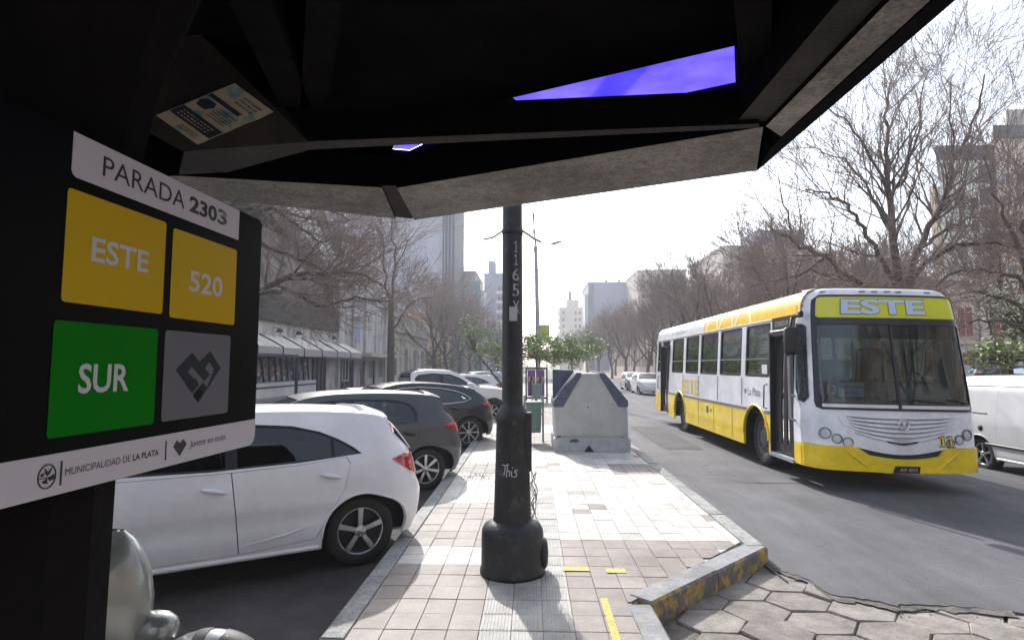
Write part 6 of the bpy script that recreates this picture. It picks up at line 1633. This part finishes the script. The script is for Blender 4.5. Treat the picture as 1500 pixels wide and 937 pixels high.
windows(g10, 'y', 71.98, fr(tx0, tx1, 3), [4+2.9*k for k in range(7)], .9, 1.4); windows(g10, 'y', 71.48, fr(tx2, tx2+15, 8), [4+2.9*k for k in range(8)], 1.0, 1.4)
for k in range(9): bbox_part('balcony', 'pale_white', g10, tx1+.1, tx2-.1, 72.2, 73.2, 4+2.9*k, 4.5+2.9*k)
# --- long colonnaded building on the right
cr_ = block('colonnaded_building', 23.5, 44, 84, 168, -.47, 9.6, 'classic_right', 'long cream building with tall pilasters beyond the far right pavement')
for k in range(26): y = 85+k*3.2; bbox_part('pilaster', 'classic_right', cr_, 23.1, 23.5, y, y+1.1, 1.6, 8.2)
bbox_part('cornice', 'classic_right', cr_, 22.6, 23.5, 84, 168, 8.2, 8.8); bbox_part('base', 'classic_right', cr_, 22.9, 23.5, 84, 168, -.47, 1.6)
windows(cr_, 'x-', 23.49, [87.1+3.2*k for k in range(25)], (2.2, 5.4), 1.1, 2.2, pane='far_window', frame='classic_right')
rb = block('red_door_mansion', 27, 62, 50, 68, -.47, 9.0, 'classic_right', 'cream classical mansion with dark red doors behind the white van')
bbox_part('cornice', 'classic_right', rb, 26.7, 62, 49.4, 50, 7.4, 7.9); bbox_part('string_course', 'classic_right', rb, 26.9, 62, 49.7, 50, 3.6, 3.9)
for x in fr(27, 62, 12): bbox_part('pilaster', 'classic_right', rb, x-.3+1.45, x+.3+1.45, 49.75, 50, .2, 7.3)
windows(rb, 'y', 49.98, fr(27, 62, 12), (.4, 4.3), 1.2, 2.5, pane='red_wood', frame='classic_right', arched=True)
bbox_part('steps', 'white_slab', rb, 38, 46, 46.5, 49.7, -.47, .35)
low = empty('boundary_wall', label='low pale boundary wall beyond the parked cars on the right', cat='wall')
bbox_part('wall', 'white_slab', low, 24, 62, 43, 43.3, -.47, .9); bbox_part('coping', 'pale_white', low, 23.9, 62, 42.9, 43.4, .9, 1.0)
# bollards and boundary posts
for k in range(6):
    b = MB(); z0 = -.47; y = 57+k*6.2; b.lathe([(.22, z0), (.22, z0+1.05), (.15, z0+1.2), (0, z0+1.25)], (15.9, y, 0), 10)
    thing('bollard', b, 'grey_trim', 'dark grey bollard along the tan pavement, %s from the camera' % ['nearest', 'second', 'third', 'fourth', 'fifth', 'farthest'][k], 'bollard', 'bollards along the far right kerb')
# traffic light and sign near the far cars
tl = empty('traffic_light', (14.9, 69, -.47), label='traffic light on a grey pole beside the far silver car', cat='traffic light')
b = MB(); b.tube((0, 0, 0), (0, 0, 3.4), .09); b.build('pole', 'zinc', tl); b = MB(); b.bbox(-.9, -.35, -.2, .2, 2.3, 3.9, .04); b.build('signal_head', 'black', tl)
b = MB(); b.box(.2, 1.0, -.05, .0, 2.5, 3.1); b.build('sign_plate', mat('dark_pink', (.35, .10, .14), .6), tl)
# utility pole with lamp arm on the median
up = empty('utility_pole', (0, 0, 0), label='tall thin street light pole with a long arm beyond the black post', cat='street light')
Yp = 34; pb0 = PY(789, 540, Yp); pt0 = PY(785, 362, Yp); pw = PY(780, 300, Yp)
b = MB(); b.path([(pb0.x, Yp, SW), (pb0.x-.05, Yp, 4), tuple(pt0)], [.15, .13, .09], 8); b.build('pole', 'zinc', up)
b = MB(); b.path([tuple(pt0), tuple(PY(782, 330, Yp)), tuple(pw)], [.05, .04, .03], 6); b.path([tuple(PY(786, 400, Yp)), tuple(PY(781, 350, Yp)), tuple(PY(783, 300, Yp))], .025, 5); b.build('cable', 'slate', up)
b = MB(); b.path([tuple(PY(785, 361, Yp)), tuple(PY(800, 359, Yp)), tuple(PY(810, 357, Yp))], .025, 5); b.path([tuple(PY(785, 361, Yp)), tuple(PY(766, 360, Yp))], .02, 5); b.build('arm', 'zinc', up)
la, lb_ = PY(807, 357.5, Yp), PY(823, 353.5, Yp); b = MB(); b.path([tuple(la), tuple(la.lerp(lb_, .3)), tuple(lb_)], [.04, .10, .05], 8); b.build('lamp_head', 'zinc', up)
b = MB(); c0_ = PY(785, 396, Yp); b.path([(c0_.x+.28*cos(2*pi*k/16), Yp+.28*sin(2*pi*k/16), c0_.z+.05*sin(2*pi*k/8)) for k in range(17)], .018, 5); b.build('cable_loop', 'slate', up)
b = MB(); q0, q1_ = PY(789, 502, Yp), PY(805, 476, Yp); b.box(q0.x+.05, q1_.x, Yp-.02, Yp+.02, q0.z, q1_.z); b.build('banner', mat('banner_green', (.20, .36, .12), .8, col2=(.50, .45, .10), thr=(.4, .6), vscale=1.2), up)
# parked cars far right, beyond the van (seen over its roof)
def right_car(pm, px, Y, lb):
    s = dict(hatch(paint=pm, glass='glass_dark', panes=sp['panes'], doors=sp['doors'], handles=sp['handles'], tail=sp['tail'], head=[(3.15, .70), (3.3, .84), (3.6, .84), (3.78, .72), (3.5, .64)]))
    p = PY(px, 548, Y); build_car('parked_car', s, (p.x-2, Y, -.45+.85), R(6), lb, 'car')
g = MB(); g.box(22, 70, 24, 42.9, -.6, .38); tag(g.build('raised_terrace', 'tan_wall' if 0 else 'white_slab'), kind='structure')
right_car('car_silver', 1436, 34, 'silver car parked on the terrace behind the white van')
right_car('car_black', 1496, 31, 'black car parked on the terrace at the right edge')

# ================================================================== TREES
def grow(rng, mbT, mbC, p, d, r, L, depth, cfg):
    """recursive limb: thick pieces go to mbT, twigs to mbC"""
    n = 3 if depth < cfg['maxd']-1 else 2
    pts = [p]; dirs = d.copy(); rad = [r]
    r1 = r*cfg['taper']
    for i in range(n):
        dirs = (dirs+Vector((rng.gauss(0, 1), rng.gauss(0, 1), rng.gauss(0, .8)))*cfg['wob']+Vector((0, 0, cfg['up']))).normalized()
        pts.append(pts[-1]+dirs*(L/n)); rad.append(max(cfg.get('rmin', .004), r+(r1-r)*(i+1)/n))
    tgt = mbT if r > cfg['tr'] else mbC
    ns = 7 if r > .06 else 5 if r > .02 else 3
    add_tube(tgt, pts, rad, ns)
    if depth >= cfg['maxd']: return
    k = cfg['kids'] if depth > 0 else cfg['kids0']
    for j in range(k):
        t = rng.uniform(.35, 1) if j else 1
        i = min(int(t*n), n-1); q_ = pts[i].lerp(pts[i+1], t*n-i)
        axis = dirs.orthogonal().normalized(); axis.rotate(Matrix.Rotation(rng.uniform(0, 2*pi), 3, dirs))
        nd = dirs.copy(); nd.rotate(Matrix.Rotation(rng.uniform(.25, .75) if j else rng.uniform(.05, .3), 3, axis))
        grow(rng, mbT, mbC, q_, nd, r1*(rng.uniform(.5, .75) if j else .92), L*rng.uniform(.62, .88), depth+1, cfg)
def add_tube(mb, pts, rad, n):
    d = (pts[1]-pts[0]).normalized(); a = d.orthogonal().normalized(); base = len(mb.v)
    for k, p in enumerate(pts):
        d = (pts[min(k+1, len(pts)-1)]-pts[max(k-1, 0)])
        if d.length < 1e-6: d = Vector((0, 0, 1))
        d = d.normalized(); a = (a-d*a.dot(d))
        a = a.normalized() if a.length > 1e-6 else d.orthogonal().normalized(); b = d.cross(a)
        for i in range(n):
            t = 2*pi*i/n; mb.v.append(tuple(p+(a*cos(t)+b*sin(t))*rad[k]))
    for k in range(len(pts)-1):
        for i in range(n):
            mb.f.append((base+k*n+i, base+k*n+(i+1) % n, base+(k+1)*n+(i+1) % n, base+(k+1)*n+i)); mb.m.append(0); mb.sm.append(n > 3)
CFG = dict(maxd=6, taper=.72, wob=.14, up=.06, tr=.035, kids=3, kids0=4)
def limb_tree(name, seed, limbs, Y, trunk, label, group=None, sub=None, twigs=9, cfg=None, zbase=.15):
    """trunk and main limbs traced as space curves, then grown procedurally"""
    rng = random.Random(seed); c = dict(CFG, maxd=4); c.update(cfg or {})
    mt, mc = MB(), MB()
    allp = []
    def pt3(p, k, dy): return PY(p[0], p[1], Y+dy)
    tp = [PY(x, y, Y) for x, y in trunk[0]]
    tp[0].z = zbase-.1; base = tp[0].copy()
    add_tube(mt, tp, trunk[1], 12)
    for (pl_, r0, r1, dep) in limbs:
        r0 *= c.get('rs', 1)*.85; r1 *= c.get('rs', 1)*.8
        n = len(pl_); pts = [PY(x, y, Y+dep*i/(n-1)) for i, (x, y) in enumerate(pl_)]
        # densify with wobble
        dp = []; dr = []
        for i in range(n-1):
            for k in range(4):
                t = k/4; q_ = pts[i].lerp(pts[i+1], t); w_ = (pts[i+1]-pts[i]).length*.035
                if dp: q_ += Vector((rng.gauss(0, w_), rng.gauss(0, w_), rng.gauss(0, w_)))
                dp.append(q_); dr.append(r0+(r1-r0)*(i+t)/(n-1))
        dp.append(pts[-1]); dr.append(r1); add_tube(mt, dp, dr, 8)
        L = sum((pts[i+1]-pts[i]).length for i in range(n-1)); m = max(4, int(twigs*L/3))
        for j in range(m):
            t = rng.uniform(.12, 1)**.8*(len(dp)-1); i = min(int(t), len(dp)-2); q_ = dp[i].lerp(dp[i+1], t-i); d = (dp[i+1]-dp[i]).normalized()
            ax = d.orthogonal().normalized(); ax.rotate(Matrix.Rotation(rng.uniform(0, 2*pi), 3, d)); nd = d.copy(); nd.rotate(Matrix.Rotation(rng.uniform(.4, 1.1), 3, ax)); nd = (nd+Vector((0, 0, c.get('lift', .25)))).normalized()
            rr_ = (dr[i])*rng.uniform(.25, .5); grow(rng, mt, mc, q_, nd, max(.008, rr_), c.get('tl', 1.3)*rng.uniform(.6, 1.2), 1, c)
    t = empty(name, tuple(base), label=label, cat='tree', group=group); t.location = (0, 0, 0)
    mt.build('trunk', 'bark', t); mc.build('crown', 'twig', t)
    return t
def auto_mesh(seed, H, cfg=None, r=.2, fork=2.6):
    rng = random.Random(seed); c = dict(CFG); c.update(cfg or {}); mt, mc = MB(), MB()
    p = Vector((0, 0, -.1)); pts = [p, Vector((rng.gauss(0, .06), rng.gauss(0, .06), fork*.5)), Vector((rng.gauss(0, .12), rng.gauss(0, .12), fork))]
    add_tube(mt, pts, [r*1.15, r, r*.88], 10)
    for k in range(c['kids0']):
        a = 2*pi*k/c['kids0']+rng.uniform(-.4, .4); ti = rng.uniform(.35, .75) if k else .1
        d = Vector((cos(a)*sin(ti), sin(a)*sin(ti), cos(ti))); grow(rng, mt, mc, pts[-1]-Vector((0, 0, rng.uniform(0, .4))), d, r*rng.uniform(.5, .72), (H-fork)*.36, 1, c)
    a = mt.build('trunk', 'bark'); b = mc.build('crown', 'twig'); da, db = a.data, b.data; bpy.data.objects.remove(a); bpy.data.objects.remove(b); return da, db
def put_tree(md, loc, rz, s, label, group):
    t = empty('street_tree', loc, rz, label, 'tree', group); t.scale = (s, s, s)
    link('trunk', md[0], t); link('crown', md[1], t)
GR = 'bare plane trees along the right pavement'; GL = 'bare trees along the left pavement'
# big tree above the bus
limb_tree('street_tree', 1, [
    ([(1318, 432), (1308, 350), (1302, 280), (1297, 205), (1301, 135)], .22, .05, .5),
    ([(1316, 428), (1295, 385), (1265, 335), (1240, 300), (1212, 283), (1180, 278)], .13, .03, -1.5),
    ([(1322, 428), (1350, 350), (1385, 290), (1402, 230), (1430, 180), (1442, 110)], .17, .04, 1.5),
    ([(1326, 432), (1360, 382), (1400, 360), (1450, 354), (1505, 366)], .13, .04, -2),
    ([(1345, 365), (1385, 333), (1430, 318), (1500, 332)], .09, .03, .5),
    ([(1302, 285), (1280, 230), (1240, 180), (1212, 158)], .08, .025, -1),
    ([(1302, 290), (1330, 250), (1345, 180), (1362, 100)], .09, .025, 1.2),
    ([(1308, 345), (1270, 270), (1235, 235), (1185, 215)], .08, .02, 2),
    ([(1385, 290), (1430, 262), (1480, 240)], .06, .02, 0),
    ([(1400, 235), (1390, 180), (1392, 120)], .05, .02, -1),
    ([(1318, 425), (1270, 440), (1230, 410), (1190, 395)], .08, .025, -1.5)],
    20, ([(1325, 570), (1322, 500), (1318, 430)], [.34, .29, .25]), 'largest bare tree spreading wide limbs above the bus roof', GR, twigs=10, zbase=-.4, cfg=dict(tl=1.5, maxd=4, lift=.35, rs=.85, rmin=.007))
# limb tree left of it (thick diagonal limb from behind the bus)
limb_tree('street_tree', 2, [
    ([(1290, 440), (1262, 415), (1210, 375), (1160, 350), (1128, 332)], .16, .05, -1),
    ([(1210, 375), (1180, 400), (1140, 410), (1100, 420)], .08, .03, -1),
    ([(1160, 350), (1150, 300), (1140, 255)], .06, .02, 0)],
    24, ([(1310, 565), (1305, 500), (1290, 440)], [.26, .22, .17]), 'leaning bare tree whose thick limb slants over the bus roof', GR, zbase=-.4, twigs=8, cfg=dict(tl=1.4))
# dark low boughs on the right edge
limb_tree('street_tree', 3, [
    ([(1520, 470), (1480, 440), (1430, 425), (1385, 432), (1350, 450)], .10, .03, 1),
    ([(1525, 460), (1490, 405), (1440, 395), (1395, 400), (1370, 420)], .10, .03, -1),
    ([(1515, 480), (1470, 470), (1425, 470), (1390, 490)], .07, .02, 1),
    ([(1525, 440), (1490, 350), (1460, 300), (1440, 230)], .12, .03, 2),
    ([(1530, 440), (1510, 360), (1500, 260), (1510, 180)], .12, .03, 0)],
    17, ([(1535, 600), (1532, 520), (1525, 450)], [.24, .2, .17]), 'bare tree at the right edge with dense low boughs over the van', GR, zbase=-.4, twigs=12, cfg=dict(tl=1.1, lift=.0, rs=.8, rmin=.007))
# left near tree: long drooping limbs
limb_tree('street_tree', 4, [
    ([(360, 445), (378, 430), (396, 414), (440, 402), (480, 401), (503, 397), (530, 402), (560, 418)], .115, .03, 1),
    ([(378, 430), (420, 424), (450, 440), (468, 449), (495, 443), (520, 436), (572, 441)], .075, .018, -1),
    ([(330, 330), (365, 312), (400, 305), (440, 335), (470, 355), (495, 345)], .08, .02, 1),
    ([(330, 350), (380, 355), (420, 372), (455, 385), (480, 400)], .07, .02, -1),
    ([(325, 300), (370, 285), (420, 290), (470, 300), (510, 322)], .08, .02, 0),
    ([(325, 310), (380, 300), (440, 318), (490, 330)], .07, .02, 2)],
    18.5, ([(318, 600), (322, 480), (328, 320)], [.24, .21, .16]), 'near left bare tree drooping dense limbs over the concrete hall', GL, twigs=17, cfg=dict(tl=1.05, lift=.05, maxd=4, rs=1.3, rmin=.007))
limb_tree('street_tree', 5, [
    ([(572, 440), (563, 395), (562, 350), (550, 330)], .12, .03, 1),
    ([(573, 440), (578, 390), (574, 340), (574, 300)], .12, .03, -1),
    ([(578, 395), (594, 365), (598, 350), (620, 325)], .07, .02, 1),
    ([(575, 482), (598, 447), (612, 438), (634, 436)], .09, .03, -2),
    ([(573, 455), (545, 445), (520, 442)], .05, .02, 1),
    ([(560, 400), (535, 385), (520, 360)], .05, .02, -1)],
    40, ([(572, 570), (573, 500), (573, 440)], [.27, .24, .19]), 'straight bare tree in front of the ornate house', GL, twigs=8, cfg=dict(tl=2.0, lift=.2, maxd=4))
A = [auto_mesh(31+k, 9.5, dict(maxd=7, kids=3, tr=.03, rmin=.013), .19, 2.4+.3*k) for k in range(3)]
def at(px, X): return X/((px-778)/833)
for k, (X, Y, a, s, lb) in enumerate(((-10.6, 62, 0, 1.15, 'bare tree with a thick dark trunk in front of the tan house'), (-10.4, 70, 1, 1.1, 'forked bare tree just beyond the thick-trunked one by the tan house'), (-10.6, 84, 2, 1.1, 'distant bare tree on the left beside the green tree'))):
    put_tree(A[a], (X, Y, .15), k*1.3, s, lb, GL)
for k, (X, Y, a, s, lb) in enumerate(((13.6, 31, 0, 1.0, 'bare tree behind the middle windows of the bus'), (13.8, 38, 1, 1.05, 'bare tree behind the rear windows of the bus'), (13.6, 46, 2, 1.1, 'bare tree rising over the rear corner of the bus roof'),
    (13.7, 56, 0, 1.1, 'bare tree with a leaning trunk beside the traffic light'), (13.8, 68, 1, 1.1, 'bare tree over the two oncoming cars'), (13.6, 82, 2, 1.1, 'bare tree in front of the near end of the colonnade'), (13.8, 98, 0, 1.1, 'bare tree along the middle of the colonnade'),
    (13.7, 116, 1, 1.15, 'bare tree near the far end of the colonnade'), (13.7, 140, 2, 1.15, 'farthest bare tree on the right below the blue grey block'), (26, 40, 1, 1.1, 'bare tree behind the terrace in front of the red doors'), (20.5, 25.5, 2, .9, 'slender bare tree behind the van roof'))):
    put_tree(A[a], (X, Y, -.47), 2+k*1.9, s, lb, GR)
rt = random.Random(77)
names_ = ['nearest', 'second', 'third', 'fourth', 'fifth', 'sixth', 'seventh', 'eighth', 'farthest']
for k, (X, Y, s_) in enumerate(((21, 36, 1.05), (21.5, 50, 1.1), (20, 63, 1.15), (20.5, 75, 1.15), (20, 90, 1.2), (19, 106, 1.2), (18.5, 126, 1.25), (17.5, 150, 1.3), (17, 172, 1.3))):
    put_tree(A[(k+1) % 3], (X, Y, -.47), rt.uniform(0, 6), s_*.98, 'bare tree in the back row before the right buildings, %s of its row' % names_[k], 'back row of bare trees on the right')
for k, (X, Y) in enumerate(((-10.8, 100), (-10.5, 118))):
    put_tree(A[k], (X, Y, .15), k*2.3, 1.2, ['far bare tree on the left against the grey office block', 'farthest bare tree on the left by the balcony flats'][k], GL)
# leafy trees: leaf clumps on a thin frame
M['leaf_light'] = rand_mat('leaf_light', [(.085, .14, .03), (.16, .23, .05), (.27, .33, .10)], .6, perobj=False, bump=0)
M['leaf_dark'] = rand_mat('leaf_dark', [(.025, .05, .015), (.05, .09, .02), (.12, .15, .03)], .6, perobj=False, bump=0)
M['petal'] = rand_mat('petal', [(.55, .08, .25), (.75, .25, .4)], .6, perobj=False, bump=0)
def leafy(seed, c0, rad, nl, ls, leafm, label, base=None, clumps=14, flowers=0, group=None, trunk_r=.06, name='leafy_tree', cat='tree', flo=None):
    rng = random.Random(seed); t = empty(name, (0, 0, 0), label=label, cat=cat, group=group); c0 = Vector(c0); base = Vector(base) if base else Vector((c0.x, c0.y, SW))
    mt = MB(); top = c0-Vector((0, 0, rad[2]*.5)); add_tube(mt, [base, base.lerp(top, .5)+Vector((rng.gauss(0, .05), 0, 0)), top], [trunk_r, trunk_r*.8, trunk_r*.7], 8)
    mc = MB(); fl = MB(); cl = []
    for k in range(clumps):
        v = Vector((rng.gauss(0, .5), rng.gauss(0, .5), rng.gauss(0, .5)));
        if v.length > 1: v.normalize()
        cc = c0+Vector((v.x*rad[0], v.y*rad[1], v.z*rad[2])); cl.append(cc)
        mid = top.lerp(cc, .5)+Vector((rng.gauss(0, .1), rng.gauss(0, .1), rng.gauss(0, .1))); add_tube(mt, [top, mid, cc], [trunk_r*.5, trunk_r*.3, .008], 5)
        for j in range(nl//clumps):
            o = Vector((rng.gauss(0, 1), rng.gauss(0, 1), rng.gauss(0, .7)))*min(rad)*.27; p = cc+o; s = ls*rng.uniform(.6, 1.3)
            a = Vector((rng.gauss(0, 1), rng.gauss(0, 1), rng.gauss(0, .6))).normalized(); b_ = a.orthogonal().normalized()
            mb = fl if rng.random() < flowers else mc
            mb.add([p-a*s, p-b_*s*.35+a*.1*s, p+a*s, p+b_*s*.35+a*.1*s], [(0, 1, 2, 3)])
    mt.build('trunk', 'bark', t); mc.build('crown', leafm, t)
    if fl.v: tag(fl.build('flowers', 'petal', t), kind='stuff')
    return t
p = PY(785, 508, 27); leafy(1, (p.x, 27, p.z-.1), (2.4, 1.2, .8), 4600, .09, 'leaf_light', 'light green leafy tree with pink flowers on the median behind the black post', flowers=.02, clumps=34)
p = PY(836, 512, 44); leafy(2, (p.x, 44, p.z), (2.6, 2, 1.1), 3600, .12, 'leaf_light', 'light green leafy tree on the median above the container', clumps=20)
p = PY(722, 510, 52); leafy(3, (p.x, 60, p.z+.3), (3.0, 2.5, 2.6), 2600, .15, 'leaf_dark', 'dark green tree on the left between the pickup and the lamp post', clumps=30, trunk_r=.14, base=(p.x, 60, .0))
p = PY(700, 500, 30); leafy(7, (p.x-.2, 30, p.z+.2), (1.7, 1.0, 1.3), 420, .09, 'leaf_light', 'sparse light green sapling left of the black post', clumps=16, base=(-1.0, 30, SW))
p = PY(648, 520, 74); leafy(4, (p.x-1, 76, 2.9), (3.4, 2, 2.3), 1500, .18, 'leaf_dark', 'green bushes in front of the tan house', clumps=20, name='bush', cat='bush', base=(p.x-1, 76, .1))
for k, (px, py, Y, r, n, lb) in enumerate(((1478, 515, 19, (1.5, 1.0, .65), 1500, 'dark green shrub tree behind the van, its lower leafy layer'), (1495, 455, 20.5, (1.6, 1.2, 1.3), 1900, 'dark green tree at the right edge above the van'))):
    p = PY(px, py, Y); leafy(11+k, (p.x, Y, p.z), r, n, .10, 'leaf_dark' if k else 'leaf_light', lb, clumps=24, trunk_r=.09, base=(p.x+.3, Y, -.47))

# ================================================================== street behind the viewpoint (mirrored in glass and paint)
bh = block('corner_building', -30, -13, -60, -12, .15, 13, 'plaster_pale', 'pale corner building behind the viewpoint on the left')
windows(bh, 'x+', -12.98, fr(-58, -14, 12), (1.2, 5.0, 9.0), 1.3, 2.0)
bh2 = block('opposite_building', -8, 16, -75, -58, -.4, 17, 'grey_brown', 'grey brown building across the street behind the viewpoint')
bh3 = block('brown_building', 26, 45, -60, 8, -.5, 15, 'tower_tan', 'tan building behind the viewpoint on the right')
windows(bh3, 'x-', 25.98, fr(-58, 6, 14), (1.4, 5.4, 9.4), 1.4, 2.2)
for k, (X, Y) in enumerate(((-10.5, -8), (-10.5, -22), (16, -6), (16, -20), (1, -26), (16, 8))):
    put_tree(A[k % 3], (X, Y, -.3), k*2.1, 1.1, 'bare tree behind the viewpoint, %s' % ['left and near', 'left and far', 'right and near', 'right and far', 'on the median', 'beside the camera on the right'][k], None)
# ================================================================== HAZE
hb = MB(); hb.box(-110, 110, -80, 300, -1.9, 62)
hz = hb.build('haze'); hm = bpy.data.materials.new('haze'); hm.use_nodes = True; nn_ = hm.node_tree.nodes; nn_.remove(nn_['Principled BSDF'])
pv_ = nn_.new('ShaderNodeVolumePrincipled'); pv_.inputs['Density'].default_value = .0014; pv_.inputs['Color'].default_value = (.86, .88, .96, 1); pv_.inputs['Anisotropy'].default_value = .3
hm.node_tree.links.new(pv_.outputs[0], nn_['Material Output'].inputs['Volume']); hz.data.materials.clear(); hz.data.materials.append(hm); tag(hz, kind='stuff')
